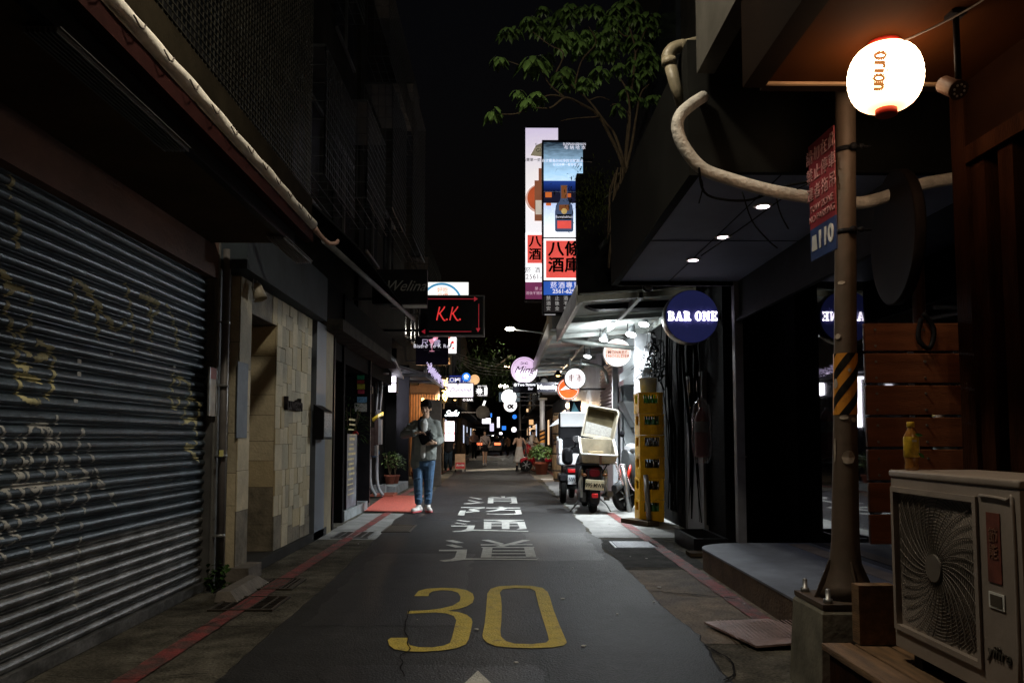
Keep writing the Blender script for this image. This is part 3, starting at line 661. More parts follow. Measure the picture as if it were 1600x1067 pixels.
# window cages are structure of each building
u2 = upper('old_apartment_block', 'dark upper storeys with barred window cages above the tiled bar', -2.5, 8.7, 13.2, 3.15, 12, [(8.9, 4.2, 1.8, 1.5, .45), (11.1, 4.6, 1.7, 1.4, .55), (9.2, 7.4, 2.4, 1.5, .4)])
mb = MB(); mb.add([(-2.5,8.7,4.15),(-1.65,9.0,3.35),(-1.65,14.2,3.35),(-2.5,14.2,4.15)], [(0,1,2,3)]); o = mb.build('corrugated_canopy', BLKM); tag(o, 'black sloping corrugated canopy above the slate blue fascia', 'canopy')
rb = MB()
for i in range(26): y = 8.9+.2*i; rb.add([(-2.5,y,4.16),(-1.66,y,3.36),(-1.66,y+.06,3.36),(-2.5,y+.06,4.16),(-2.5,y+.03,4.19),(-1.66,y+.03,3.39)], [(0,1,5,4),(3,2,5,4)])
rb.build('ribs', mat('dark_corrugation', (.03, .032, .036), .5, .3), o)
MB().tube([(-1.62, 7.1, 2.98), (-1.62, 14.2, 3.33)], .03, 8).build('gutter', mat('dull_pipe', (.14, .145, .155), .45, .2), o)
u3 = upper('narrow_apartment_block', 'tall dark building with lit wire cages rising behind the dark bar sign', -2.45, 13.3, 19.4, 3.4, 10.3, [(13.6, 5.2, 2.0, 2.2, .5), (16.2, 5.4, 2.6, 3.2, .55), (13.8, 8.0, 5.0, 1.4, .4)])
u4 = upper('low_block', 'low dark block beyond the caged buildings at left', -2.7, 20, 34, 2.9, 8.2, [(23, 5, 3, 1.5, .5)])
# ================================================================== plants
def leaf(mb, p, d, up, L, w, droop=.3):
    d = d.normalized(); s_ = d.cross(up)
    if s_.length < 1e-3: s_ = d.orthogonal()
    s_.normalize(); n_ = s_.cross(d)
    a = p; b = p+d*L*.35+n_*L*.05; c = p+d*L*.7-Vector((0,0,droop*L*.35)); e = p+d*L-Vector((0,0,droop*L))
    mb.add([a, b+s_*w/2, b-s_*w/2, c+s_*w*.42, c-s_*w*.42, e, b-n_*w*.12, c-n_*w*.12], [(0,6,1),(0,2,6),(1,6,7,3),(2,4,7,6),(3,7,5),(4,5,7)])
def bush(mb, c, r, h, n, L=.05, w=.025, seed=0):
    rn = random.Random(seed)
    for i in range(n):
        a = rn.uniform(0, 6.28); b = math.acos(rn.uniform(-.3, 1)); k = rn.uniform(.55, 1)**.5
        k *= 1+.25*mnoise.noise(Vector((math.cos(a)*2+seed, math.sin(a)*2, b*2)))
        p = Vector(c)+Vector((r*k*math.sin(b)*math.cos(a), r*k*math.sin(b)*math.sin(a), h*.5+h*.5*k*math.cos(b)))
        d = Vector((math.cos(a)+rn.uniform(-.6,.6), math.sin(a)+rn.uniform(-.6,.6), rn.uniform(-.4,.8)))
        leaf(mb, p, d, Vector((0,0,1)), L*rn.uniform(.7,1.3), w*rn.uniform(.7,1.2), rn.uniform(0,.5))
def potted(name, label, loc, pr, ph, r, h, n, mp=None, ml=None, L=.06, w=.03, seed=1, cat='potted plant', group=None):
    t = thing(name, label, cat, loc, group); x, y, z = loc
    p = MB().lathe(loc, [(pr*.68,0),(pr*.95,ph*.82),(pr*1.06,ph*.83),(pr*1.06,ph),(pr*.93,ph),(pr*.9,ph*.9)], 20, close=True).build('pot', mp or TERRA, t)
    MB().lathe((x,y,z+ph*.88), [(pr*.9,0),(pr*.2,.01)], 16).build('soil', SOIL, t)
    st = MB(); rn = random.Random(seed)
    for i in range(9):
        a = rn.uniform(0, 6.28); st.tube(smooth([(x,y,z+ph*.85), (x+r*.25*math.cos(a), y+r*.25*math.sin(a), z+ph+h*.35), (x+r*.6*math.cos(a), y+r*.6*math.sin(a), z+ph+h*.75)], 3), .004, 5)
    st.build('stems', BARK, t)
    mb = MB(); bush(mb, (x,y,z+ph*.8), r, h, n, L, w, seed); mb.build('foliage', ml or GREEN2, t)
    return t
# ================================================================== LEFT, MIDDLE: black fronted bars
b3 = thing('black_bar_front', 'black bar front with grey kerb beyond the tiled bar', 'building', (-2.6, 12.5, 0))
mb = MB(); mb.box((-7, 11.5, 0), (-2.31, 11.62, 3.3)); mb.box((-7, 10.4, 2.3), (-2.34, 16.6, 3.3)); mb.box((-7, 13.8, 0), (-2.75, 19.4, 3.2)); mb.box((-7, 15.9, 0), (-2.9, 19.3, 3.3)); mb.build('wall', BLKM, b3)
mb = MB(); mb.box((-3.4, 11.63, .004), (-2.30, 13.6, .15)); mb.build('step', mat('grey_kerb_stone', (.22, .24, .25), .75, vary=.4, scale=5, bump=.4), b3)
mb = MB(); mb.box((-3.4, 11.63, .15), (-2.9, 13.7, 2.9)); mb.build('door', BLK, b3)
MB().box((-2.33, 10.62, 0), (-2.26, 10.7, 2.7)).build('post', BLK, b3)
tag(MB().box((-2.83, 9.95, 2.55), (-2.02, 15.4, 2.70)).build('eave_board', mat('worn_grey_board', (.045, .042, .038), .8, vary=.5, scale=6), b3))
po = thing('poster_stand', 'leaning dark promotional poster board with gold lettering on the grey kerb', 'poster', (-2.32, 12.2, .15))
a = AX(541, 735, -2.33); b = AX(557, 735, -2.33); zt = AX(549, 678, -2.33).z
mb = MB(); mb.box((-2.35, a.y, .16), (-2.33, b.y, zt)); mb.build('board', mat('poster_print', (.20, .22, .26), .5, vary=.7, scale=4, col2=(.03, .03, .04)), po)
mb = MB(); rn = random.Random(3)
for i in range(16):
    z = .35+i*.075; mb.box((-2.3295, a.y+.08+rn.uniform(0,.15), z), (-2.327, b.y-.1-rn.uniform(0,.2), z+rn.uniform(.01, .04)))
mb.build('print', mat('gold_print', (.5, .42, .2), .5, vary=.6, scale=12), po)
mb = MB(); mb.box((-2.36, a.y-.02, .15), (-2.32, a.y, zt+.02)); mb.box((-2.36, b.y, .15), (-2.32, b.y+.02, zt+.02)); mb.build('frame', BLK, po)
potted('tall_planter', 'tall red planter with a dark shrub and one red flower beside the poster board', (-2.55, 13.2, .15), .13, .62, .32, 1.25, 260, mat('red_glazed_planter', (.35, .03, .04), .35), DGREEN, .12, .03, 5)
tag(MB().ell((-2.42, 13.05, 1.28), .05, .05, .045, 8).build('flower', mat('red_petal', (.6, .02, .02), .6), bpy.data.objects['tall_planter']))
# stickers on glass and pole
MB().box((-3.2, 13.75, .1), (-2.3, 13.80, 2.6)).build('side_panel', BLK, b3)
cols = [(.02,.25,.12),(.35,.03,.04),(.45,.40,.05),(.5,.05,.1),(.15,.35,.6),(.5,.5,.48)]
for i, (x0, x1, y0, y1) in enumerate(((558,569,585,593),(558,569,594,599),(558,570,600,608),(559,569,609,615),(558,573,620,629),(554,573,630,643))):
    a = P(x0, y0, 13.74); b = P(x1, y1, 13.74); m = mat('sticker_print_%s' % 'abcdef'[i], cols[i], .5, vary=.5, scale=30)
    tag(MB().box((a.x, 13.735, b.z), (b.x, 13.749, a.z)).build('wall_sticker', m), ['green', 'dark red', 'yellow', 'bright red', 'light blue', 'white'][i]+' sticker on the black panel above the tall red planter', 'sticker')
p = P(577, 600, 14.2); q = thing('white_post', 'thin pale metal post standing past the tall red planter', 'post', (p.x, 14.2, 0))
MB().tube([(p.x, 14.2, 0), (p.x, 14.2, 2.75)], .035, 10).build('pole', mat('pale_post_metal', (.45, .43, .44), .4, .4), q)
MB().box((p.x-.06, 14.14, 2.0), (p.x+.06, 14.26, 2.12)).build('clamp', BLK, q)
# meters, yellow cloth, valves
mt = thing('meter_board', 'stack of grey and brown meter boxes with cables on the left wall', 'meter box', (-2.8, 15.5, 1.5))
for x0, x1, y0, y1, m in ((580,586,668,712,mat('brown_box', (.07,.05,.045), .6)),(586,591,655,695,mat('brown_box', None)),(592,596,655,694,GREYM),(585,590,696,712,STEEL),(589,594,640,655,STEEL)):
    a = P(x0, y0, 15.5); b = P(x1, y1, 15.5); MB().box((a.x, 15.45, b.z), (b.x, 15.62, a.z)).build('box', m, mt)
for i in range(4):
    a = P(588+3*i, 545, 15.52); b = P(586+3*i, 660, 15.52); MB().tube(smooth([a, (a+b)/2+Vector((.05*(-1)**i,0,0)), b]), .018, 6).build('conduit', [STEEL, CABLE][i % 2], mt)
a = P(581, 654, 15.3); b = P(599, 643, 15.3)
mb = MB(); mb.add([a, P(592,646,15.2), b, P(599,648,15.2), P(590,652,15.1), P(583,658,15.2)], [(0,1,4,5),(1,2,3,4)]); mb.add([v+Vector((0,.02,-.02)) for v in mb.v], [(0,1,4,5),(1,2,3,4)])
tag(mb.build('cloth', mat('yellow_plastic', (.62, .45, .03), .5, vary=.3, scale=12)), 'bright yellow plastic sheet draped on top of the meter boxes', 'plastic sheet')
vv = thing('pipe_valve', 'blue water valve on grey riser pipes at the left wall', 'valve', (-2.7, 16.3, 0))
c_ = P(584, 707, 16.2)
MB().lathe(c_, [(.03,-.12),(.085,-.1),(.09,-.02),(.06,0),(.1,.02),(.1,.08),(.04,.1)], 16, (.4,-1,.1)).build('valve_body', mat('blue_valve_paint', (.03, .12, .25), .4), vv)
for dx in (-.08, .06): MB().tube(smooth([c_+Vector((dx,.1,.5)), c_+Vector((dx,.05,0)), (c_.x+dx+.02, 16.2, .3), (c_.x+dx+.15, 16.1, .06)]), .032, 8).build('riser', mat('grey_hose', (.28, .3, .32), .5), vv)
# next house: kerb with pots, dark door
b4 = thing('corner_bar', 'black walled bar with potted herbs on its stone kerb behind the walking man', 'building', (-3, 19, 0))
mb = MB(); mb.box((-7, 19.5, 0), (-2.32, 19.62, 3.0)); mb.box((-7, 17.2, 0), (-3.35, 19.5, 3.0)); mb.build('wall', BLKM, b4)
mb = MB(); mb.box((-3.4, 17.2, .004), (-2.32, 19.5, .17)); mb.box((-3.0, 16.9, .004), (-2.5, 17.19, .22)); mb.build('kerb', mat('grey_kerb_stone', None), b4)
mb = MB(); mb.box((-3.0, 16.4, .02), (-2.26, 17.1, .06)); mb.build('terracotta_slab', TERRA, b4)
dl_ = thing('doorway_lamp', 'small added lamp lighting the potted herbs at the left', 'lamp', (-2.5, 17.9, 2.45)); MB().lathe((-2.4, 17.3, 2.40), [(.05,0),(.06,.03)], 14).build('lamp_head', GREYM, dl_); light('doorway_light', 'SPOT', (-2.4, 17.3, 2.38), 170, (1,.97,.9), (-2.5, 18.3, 0), .05, 55, .6, dl_)  # added lamp, brightens the pots on the kerb
for i, (px, py, rr, hh) in enumerate(((600,754,.12,.55),(609,756,.13,.6),(617,755,.11,.5))):
    p = G(px, py, .17); potted('potted_herb', ['leafy pale green herb in the left pot of three on the kerb', 'leafy pale green herb in the middle pot of three on the kerb', 'leafy pale green herb in the right pot of three on the kerb'][i], (p.x, p.y, .17), rr, .2, .24, hh, 150, L=.085, w=.045, seed=11+i, group='potted herbs on the left kerb')
p = G(645, 748, 0); potted('potted_plant', 'small green plant in a terracotta pot just behind the walking man', (-2.35, 21.5, .1), .14, .22, .2, .35, 90, L=.08, w=.035, seed=17)
# awnings of the left middle bars
def slab_between(name, label, pts, th, m, cat, kids=None):
    mb = MB(); mb.poly(pts, (0, 0, -th)); o = mb.build(name, m); return tag(o, label, cat)
slab_between('metal_awning', 'grey sheet metal awning above the white twin lightbox', [(-3.0,13.6,3.15),(-1.95,14.3,2.62),(-2.12,16.9,2.5),(-3.0,17.6,2.8)], .05, mat('awning_sheet_grey', (.25, .25, .27), .5, .3), 'awning')
aw2 = thing('framed_awning', 'dark tubular framed awning with glittering fringe over the bar behind the man', 'awning', (-2.2, 21, 3))
mb = MB()
for a, b in (((-3.0,17.75,2.62),(-1.75,17.75,2.62)),((-3.0,17.75,3.0),(-1.75,17.75,2.62)),((-1.75,17.75,2.62),(-1.7,22,2.62)),((-3,20,2.65),(-1.75,20,2.62)),((-1.75,17.75,2.62),(-1.75,17.75,2.8))): mb.tube([a, b], .035, 8)
mb.build('frame', mat('pale_tube', (.25, .26, .28), .4, .4), aw2)
mb = MB(); mb.poly([(-3.2,17.8,2.85),(-1.72,17.8,2.72),(-1.65,22,2.68),(-3.2,22,2.85)], (0,0,-.03)); mb.build('roof_sheet', BLKM, aw2)
mb = MB(); rn = random.Random(8)
for i in range(300):
    y = rn.uniform(17.8, 21.8); z = 2.78-.03*(y-17.8)+rn.uniform(-.08, .10); x = -1.68+rn.uniform(-.05, .05); s_ = .02
    mb.add([(x-s_,y,z),(x+s_,y-.02,z+.02),(x+.01,y,z+s_*2),(x,y+s_,z)], [(0,1,2),(1,3,2),(0,2,3),(0,3,1)])
gg = glow('glitter_lit', (.75, .62, 1), .7); mb.build('fringe', gg, aw2)
for px, py in ((638,587),(643,590),(634,584)):
    p = P(px, py, 20.6); dl = MB().lathe((p.x, 20.6, p.z), [(.05,0),(.05,.03)], 14).build('downlight', glow('violet_downlight', (.9,.75,1), 4)); 
    tag(dl, {638:'middle',643:'rightmost',634:'leftmost'}[px]+' small violet downlight under the dark framed awning', 'downlight', 'violet downlights')
# ================================================================== SIGNS
WHITEG = glow('white_panel_lit', (1, .98, 1), 1.5)
SIGNBLK = mat('black_sign_face', (.014, .014, .018), .35, vary=.3)
RIM = mat('sign_rim', (.05, .05, .055), .4, .5)
def pxbox(x0, x1, y0, y1, Y):
    a = P(x0, y0, Y); b = P(x1, y1, Y); return min(a.x, b.x), max(a.x, b.x), min(a.z, b.z), max(a.z, b.z)
def boxsign(name, label, q, Y, face, body=BLK, depth=.18, cat='sign', rim=.02, arm=None, group=None):
    x0, x1, z0, z1 = pxbox(*q, Y); t = thing(name, label, cat, ((x0+x1)/2, Y, z0), group)
    MB().box((x0, Y, z0), (x1, Y+depth, z1)).build('housing', body, t)
    MB().box((x0+rim, Y-.008, z0+rim), (x1-rim, Y-.0005, z1-rim)).build('face', face, t)
    if arm is not None:
        mb = MB(); s_ = x0 if arm < x0 else x1
        for z in (z0+.15*(z1-z0), z1-.12*(z1-z0)): mb.box((min(arm, s_), Y+depth*.35, z-.02), (max(arm, s_), Y+depth*.35+.04, z+.02))
        mb.build('bracket', RIM, t)
    return t, (x0, x1, z0, z1)
def roundsign(name, label, c, r, Y, face, rim=RIM, depth=.16, cat='sign', arm=None, rr=.03):
    p = P(c[0], c[1], Y); rad = r*Y/F*1.0; t = thing(name, label, cat, (p.x, Y, p.z))
    MB().lathe((p.x, Y+depth/2, p.z), [(rad*.9,-depth/2),(rad,-depth/2),(rad*1.02,-depth/2+.02),(rad*1.02,depth/2-.02),(rad,depth/2)], 48, (0,-1,0)).build('housing', rim, t)
    MB().lathe((p.x, Y-.004, p.z), [(rad*(1-rr),-.003),(rad*(1-rr),.006),(rad*.2,.006)], 48, (0,-1,0)).build('face', face, t)
    if arm is not None:
        MB().box((min(arm, p.x), Y+depth*.4, p.z-.02), (max(arm, p.x), Y+depth*.6, p.z+.02)).build('bracket', RIM, t)
    return t, p, rad
# --- Welina
t, e = boxsign('bar_sign', 'unlit black bar sign with dim cursive name, nearest of the left signs', (582,667,421,474), 13, SIGNBLK, arm=-2.5)
TXD = mat('dim_grey_letter', (.2, .2, .2), .5, .3)
text('Welina', .25, ((e[0]+e[1])/2+.08, 12.985, (e[2]+e[3])/2), TXD, t, shear=.5, sx=.95)
MB().box((e[0]+.3, 13.03, e[2]-.07), (e[1], 13.09, e[2]-.02)).build('light_bar', mat('pale_bar', (.3, .3, .32), .4, .6), t)
# --- K.K.
t, e = boxsign('bar_sign', 'black rectangular sign with two red initials and thin red border', (655,757,461,525), 16, mat('near_black_face', (.012, .014, .018), .3), rim=.03, arm=-2.45, body=mat('dull_sign_metal', (.10, .10, .11), .45, .4))
REDG = glow('red_letter_lit', (1, .05, .05), .62, (.5, .02, .02)); REDT = glow('red_line_lit', (1, .04, .08), .22, (.3, .02, .02))
def kstroke(ox, oz, s):
    mb = MB()
    for l, w in (([(0,0),(.06,.3),(.15,.72),(.17,.8)], .07), ([(.47,.82),(.38,.66),(.16,.40),(.12,.36)], .07), ([(.17,.44),(.26,.26),(.42,.02),(.52,.0)], .08)):
        stroke(mb, [(ox+x*s, oz+z*s) for x, z in [tuple(v)[:2] for v in smooth([(*q, 0) for q in l], 4)]], w*s, 15.985)
    mb.disc((ox+.60*s, 15.983, oz+.05*s), .055*s, .006, n=14)
    return mb
xm = P(682, 500, 16); xb = P(703, 500, 16); sK = .34
kstroke(P(682.5, 500, 16).x, P(682.5, 500.5, 16).z, sK).build('lettering', REDG, t); kstroke(P(703, 500, 16).x, P(703, 500.5, 16).z, sK).build('lettering', REDG, t)
mb = MB(); x0, x1, z0, z1 = pxbox(664, 748, 467, 518, 15.985)
mb.box((P(668,1,16).x, 15.98, z1-.006), (x1-.06, 15.99, z1+.006)); mb.box((x0+.09, 15.98, z0-.006), (x1-.15, 15.99, z0+.006))
mb.box((x1-.006, 15.98, z0+.05), (x1+.006, 15.99, z1-.1))
for px, py, s_ in ((743,467,.05),(662,518,-.05)):
    p = P(px, py, 15.98); mb.poly([(p.x+s_,15.985,p.z),(p.x-s_*.6,15.985,p.z+.05),(p.x-s_*.6,15.985,p.z-.05)], (0,-.005,0))
p = P(747, 515, 15.98); mb.poly([(p.x,15.985,p.z-.05),(p.x-.045,15.985,p.z+.03),(p.x+.045,15.985,p.z+.03)], (0,-.005,0))
mb.build('border', REDT, t)
# --- white sign with the blue ring
t, e = boxsign('lit_sign', 'bright white lit sign with blue ring, partly hidden by the black sign with red initials', (667,733,440,500), 21, glow('white_panel_warm', (1, 1, .93), 1.15), arm=-2.7)
p = P(690, 474, 21); mb = MB(); rr = .52
stroke(mb, [(p.x+rr*math.cos(R(a)), p.z+rr*math.sin(R(a))) for a in range(-30, 211, 8)], .06, 20.985); mb.build('ring', glow('blue_ring_lit', (.08, .35, .6), .8, (.05, .2, .4)), t)
text('好吃\n平價', .15, (p.x+.03, 20.985, p.z+.27), glow('orange_letter', (.8, .2, .05), .6, (.5, .1, .02)), t)
# --- bistro sign
t, e = boxsign('bistro_sign', 'dark sign with pale lettering and a pink cocktail glass, below the red initials', (650,700,525,570), 22, mat('dark_violet_face', (.02, .015, .03), .4), arm=-2.7)
LIL = glow('lilac_letter_lit', (.75, .65, .95), .5)
p = P(664, 536, 22); text('尺', .2, (p.x, 21.985, p.z), LIL, t, offset=.015); p = P(683, 537, 22); text('露', .2, (p.x, 21.985, p.z), LIL, t, offset=.01)
p = P(675, 543, 22); PK = glow('pink_neon', (1, .35, .5), .7); mb = MB()
mb.poly([(p.x-.10,21.99,p.z+.22),(p.x+.12,21.99,p.z+.26),(p.x+.0,21.99,p.z+.06)], (0,-.006,0)); mb.box((p.x-.008,21.984,p.z-.1),(p.x+.008,21.99,p.z+.08)); mb.box((p.x-.07,21.984,p.z-.11),(p.x+.07,21.99,p.z-.095)); mb.poly([(p.x+.02,21.99,p.z+.26),(p.x+.09,21.99,p.z+.34),(p.x+.17,21.99,p.z+.28),(p.x+.13,21.99,p.z+.18),(p.x+.05,21.99,p.z+.18)], (0,-.006,0)); mb.build('cocktail_glass', PK, t)
p = P(674, 540.5, 22); text('Bistro To K Re', .145, (p.x, 21.98, P(674,541,22).z), glow('white_letter_lit', (.9, .88, 1), .8), t, sp=1.1); text('BAR & DINING\nby K.K.', .07, (P(675,548,22).x, 21.98, P(675,549,22).z), TXD, t)
t, e = boxsign('card_sign', 'narrow white lit sign with red and black card figures', (700,714,525,553), 26, WHITEG, arm=-2.2)
mb = MB()
for px, py, s_ in ((707,535,.05),(702,527,.04),(708,544,.035)):
    p = P(px, py, 25.985); mb.poly([(p.x-s_,25.985,p.z-s_),(p.x+s_,25.985,p.z-s_*.7),(p.x+s_*.8,25.985,p.z+s_),(p.x-s_*.7,25.985,p.z+s_)], (0,-.006,0))
mb.build('red_shapes', glow('red_shape', (.9, .03, .02), .8, (.5,.02,.02)), t)
mb = MB(); p = P(703, 540, 25.98); stroke(mb, [(p.x-.04,p.z-.08),(p.x+.03,p.z-.02),(p.x+.04,p.z+.1)], .05, 25.985); mb.build('black_shape', BLK, t)
t, e = boxsign('small_sign', 'small orange and white sign with one black character', (697,704,559,570), 34, glow('orange_face', (1, .45, .15), .8), arm=-2.6); text('炭', .2, ((e[0]+e[1])/2, 33.985, e[3]-.13), BLK, t, offset=.02)
# --- lit boxes at the left wall
t, e = boxsign('lightbox', 'white twin lightbox hanging at the dark doorway on the left', (606.5,619.5,587,613), 17, glow('violet_white_lit', (.92, .88, 1), 3), depth=.3, rim=.012)
mb = MB(); mb.box((e[0], 16.985, (e[2]+e[3])/2+.01), (e[1], 16.991, (e[2]+e[3])/2+.03)); mb.build('divider', RIM, t)
t = thing('lightbox', 'slanted white light panel under the grey metal awning', 'sign', P(605, 566, 16.8))
mb = MB(); mb.poly([P(596.5,562,16.8), P(611,562.5,16.8), P(611,571,16.8), P(607,571,16.8)], (0,.12,0)); mb.build('panel', glow('violet_white_lit', None, 3), t)
# wall mounted lightbox facing the street (mirrored in the glass of the bar opposite)
for y0, y1, za, zb3, lab_ in ((18.9,19.4,1.475,2.73,'tall white lightbox flat on the left wall, mirrored in the glass by the fence'),(21.3,21.8,2.37,2.80,'small white lightbox high on the left wall, mirrored beside the lamp post')):
    t = thing('wall_lightbox', lab_, 'sign', (-2.65, y0, za))
    MB().box((-2.72, y0, za), (-2.66, y1, zb3)).build('panel', glow('street_box_lit', (.92, .88, 1), 16), t); MB().box((-2.78, y0-.02, za-.02), (-2.721, y1+.02, zb3+.02)).build('frame', BLK, t)
tag(MB().box((-2.95, 18.55, .17), (-2.50, 18.6, 2.6)).build('side_screen', BLKM), 'added black screen hiding the tall lightbox behind the walking man', 'wall')  # added screen, keeps the tall lightbox out of direct view
# --- Diamond and neighbours
t, e = boxsign('cursive_sign', 'lavender lightbox with thin dark cursive lettering', (697,740,598,621), 27, glow('lavender_lit', (.62, .60, .92), .9), depth=.15, arm=-2.2)
text('Diamond', .19, ((e[0]+e[1])/2, 26.985, (e[2]+e[3])/2+.01), mat('thin_dark_letter', (.02,.02,.05), .6), t, shear=.5)
mb = MB(); p = P(715.5, 596, 26.98); mb.poly([(p.x-.05,26.98,p.z+.06),(p.x+.05,26.98,p.z+.02),(p.x,26.98,p.z-.16)], (0,.02,0)); mb.build('hanger', BLK, t)
t, e = boxsign('blue_sign', 'dark blue sign with white lettering behind the lavender lightbox', (701,733,586,598), 29.5, glow('deep_blue_lit', (.02, .05, .45), .5, (.01,.02,.2)), arm=-2.2)
text('LOMI 9x5', .22, ((e[0]+e[1])/2, 29.485, e[2]+.10), glow('white_letter_lit', None, .8), t, offset=.015)
t, p, r_ = roundsign('round_sign', 'small round blue lit sign with white cloud mark', (728.5,589), 7, 28, glow('azure_lit', (.03, .25, .95), 1.0, (.02,.1,.5)), arm=-2.2)
mb = MB(); mb.disc((p.x-.03, 27.985, p.z+.02), .055, .006, n=16); mb.disc((p.x+.04, 27.985, p.z+.02), .045, .006, n=16); mb.disc((p.x+.005, 27.984, p.z+.05), .05, .006, n=16); mb.build('cloud', WHITEG, t); text('SORA', .05, (p.x, 27.985, p.z-.07), WHITEG, t)
t, p, r_ = roundsign('round_sign', 'round warm orange lit sign behind the blue one', (741.5,593), 8, 33, glow('amber_lit', (1, .55, .22), .9), arm=-2.2)
t, e = boxsign('bar_sign', 'small black sign with short white lettering under the lavender lightbox', (722,740,621.5,628), 27.6, SIGNBLK, depth=.1); text('O BAR', .12, ((e[0]+e[1])/2, 27.585, (e[2]+e[3])/2), glow('white_letter_lit', None, .8), t, offset=.02)
t, e = boxsign('gear_sign', 'black lit sign with a white sun wheel emblem', (742,765,601,620), 36, SIGNBLK, arm=-2.3)
p = P(749, 611, 36); mb = MB()
for k in range(10):
    a = k*math.pi/5; mb.poly([(p.x+.1*math.cos(a-.2),35.99,p.z+.1*math.sin(a-.2)),(p.x+.19*math.cos(a),35.99,p.z+.19*math.sin(a)),(p.x+.1*math.cos(a+.2),35.99,p.z+.1*math.sin(a+.2))], (0,-.006,0))
mb.disc((p.x, 35.985, p.z), .12, .01, n=20); mb.box((p.x+.22, 35.98, p.z-.16), (p.x+.36, 35.99, p.z+.17)); mb.build('emblem', WHITEG, t)
text('BAR TIME', .1, ((e[0]+e[1])/2, 35.98, e[3]-.07), WHITEG, t); text('YAKITORI', .1, ((e[0]+e[1])/2, 35.98, e[2]+.06), WHITEG, t)
roundsign('round_sign', 'dim grey oval sign hanging above the crowd', (754.5,644), 10.5, 34, mat('dim_oval', (.10, .10, .10), .6), arm=-2.2)
cf = thing('neon_sign', 'white cursive cafe neon above the pink lit poster', 'sign', P(705, 646, 24)); p = P(705, 646, 24)
text('Safu', .25, (p.x, 23.97, p.z), glow('neon_white', (.9, 1, 1), 3), cf, shear=.5, offset=.02); MB().box((p.x-.3, 23.98, p.z-.14), (p.x+.3, 24.02, p.z+.14)).build('backing', BLKM, cf)
t, e = boxsign('poster_lightbox', 'tall pink white lit poster box behind the man in black', (694,711,657,690), 25, glow('pink_white_lit', (1, .82, .84), 1.8), depth=.1)
text('BAR\n\nOPEN', .12, ((e[0]+e[1])/2, 24.985, e[3]-.28), glow('red_letter_lit', None, .6), t)
# string lit shrub
sl_ = thing('lit_shrub', 'shrub wrapped in warm string lights behind the glittering awning', 'plant', (-2.05, 27, 2.3))
mb = MB(); rn = random.Random(4)
for i in range(260):
    p = P(rn.uniform(691, 699), rn.uniform(588, 628), 26.5+rn.random()); leaf(mb, p, Vector((rn.uniform(-1,1), -1, rn.uniform(-.5,.5))), Vector((0,0,1)), .09, .05)
mb.build('foliage', mat('shrub_leaf', (.25, .18, .05), .6, vary=.5), sl_)
mb = MB()
for i in range(60):
    p = P(rn.uniform(691.5, 699), rn.uniform(589, 627), 26.45); mb.ell(p, .022, .022, .022, 5)
mb.build('string_lights', glow('warm_bulbs', (1, .6, .2), 5), sl_)
MB().tube([(-2.05, 26.9, 0), (-2.02, 26.9, 2.6)], .03, 8).build('stem', BARK, sl_)
# --- right: the two tall liquor signs
def tall(name, label, q, Y, arm):
    x0, x1, z0, z1 = pxbox(*q, Y); t = thing(name, label, 'sign', ((x0+x1)/2, Y, z0))
    MB().box((x0, Y, z0), (x1, Y+.3, z1)).build('housing', BLK, t)
    mb = MB()
    for z in (z0+.4, (z0+z1)/2, z1-.4): mb.box((x1, Y+.12, z-.03), (arm, Y+.18, z+.03))
    mb.build('bracket', RIM, t)
    return t, (x0, x1, z0, z1)
def band(t, Y, q, m, name='panel', d=.006, o=.0):
    x0, x1, z0, z1 = pxbox(*q, Y); MB().box((x0, Y-.012-o, z0), (x1, Y-.0005-o, z1)).build(name, m, t); return (x0, x1, z0, z1)
def gradmat(name, c1, c2, c3, es, z0, z1, nz=.25):
    """printed picture with bands, backlit"""
    m = bpy.data.materials.new(name); m.use_nodes = True; MATS[name] = m; n = m.node_tree.nodes; L = m.node_tree.links; b = n['Principled BSDF']
    tc = n.new('ShaderNodeTexCoord'); sp = n.new('ShaderNodeSeparateXYZ'); L.new(tc.outputs['Generated'], sp.inputs[0])
    ns = n.new('ShaderNodeTexNoise'); ns.inputs['Scale'].default_value = 5; mp = n.new('ShaderNodeMapping'); mp.inputs['Scale'].default_value = (1, 1, 7)
    L.new(tc.outputs['Generated'], mp.inputs[0]); L.new(mp.outputs[0], ns.inputs['Vector'])
    ma = n.new('ShaderNodeMath'); ma.operation = 'MULTIPLY_ADD'; ma.inputs[1].default_value = nz; L.new(ns.outputs['Fac'], ma.inputs[0])
    m2 = n.new('ShaderNodeMath'); m2.operation = 'SUBTRACT'; m2.inputs[1].default_value = nz/2; L.new(sp.outputs['Z'], m2.inputs[0]); L.new(m2.outputs[0], ma.inputs[2])
    rp = n.new('ShaderNodeValToRGB'); e = rp.color_ramp.elements; e[0].color = (*c1, 1); e[1].color = (*c3, 1); x = e.new(.55); x.color = (*c2, 1)
    L.new(ma.outputs[0], rp.inputs[0]); L.new(rp.outputs[0], b.inputs['Emission Color']); b.inputs['Emission Strength'].default_value = es
    L.new(rp.outputs[0], b.inputs['Base Color'])
    return m
RED_P = glow('red_print_lit', (.85, .10, .08), .9, (.6,.05,.05)); BLUE_P = glow('blue_print_lit', (.03, .12, .55), .75, (.02,.05,.3)); PLUM = glow('plum_print_lit', (.22, .04, .12), .7, (.2,.03,.1)); LETB = mat('black_letter', (.01,.01,.01), .5)
AMBER = glow('amber_whisky_lit', (.60, .14, .03), .9, (.4,.08,.02)); LETW = glow('white_letter_lit', None, .8); LETG = glow('grey_letter_lit', (.5,.48,.46), .55, (.4,.4,.4))
WH2 = glow('poster_white_lit', (1,.98,1), 1.25)
def sx(px, Y): return P(px, 500, Y).x
def sz(py, Y): return P(850, py, Y).z
YB = 17.0
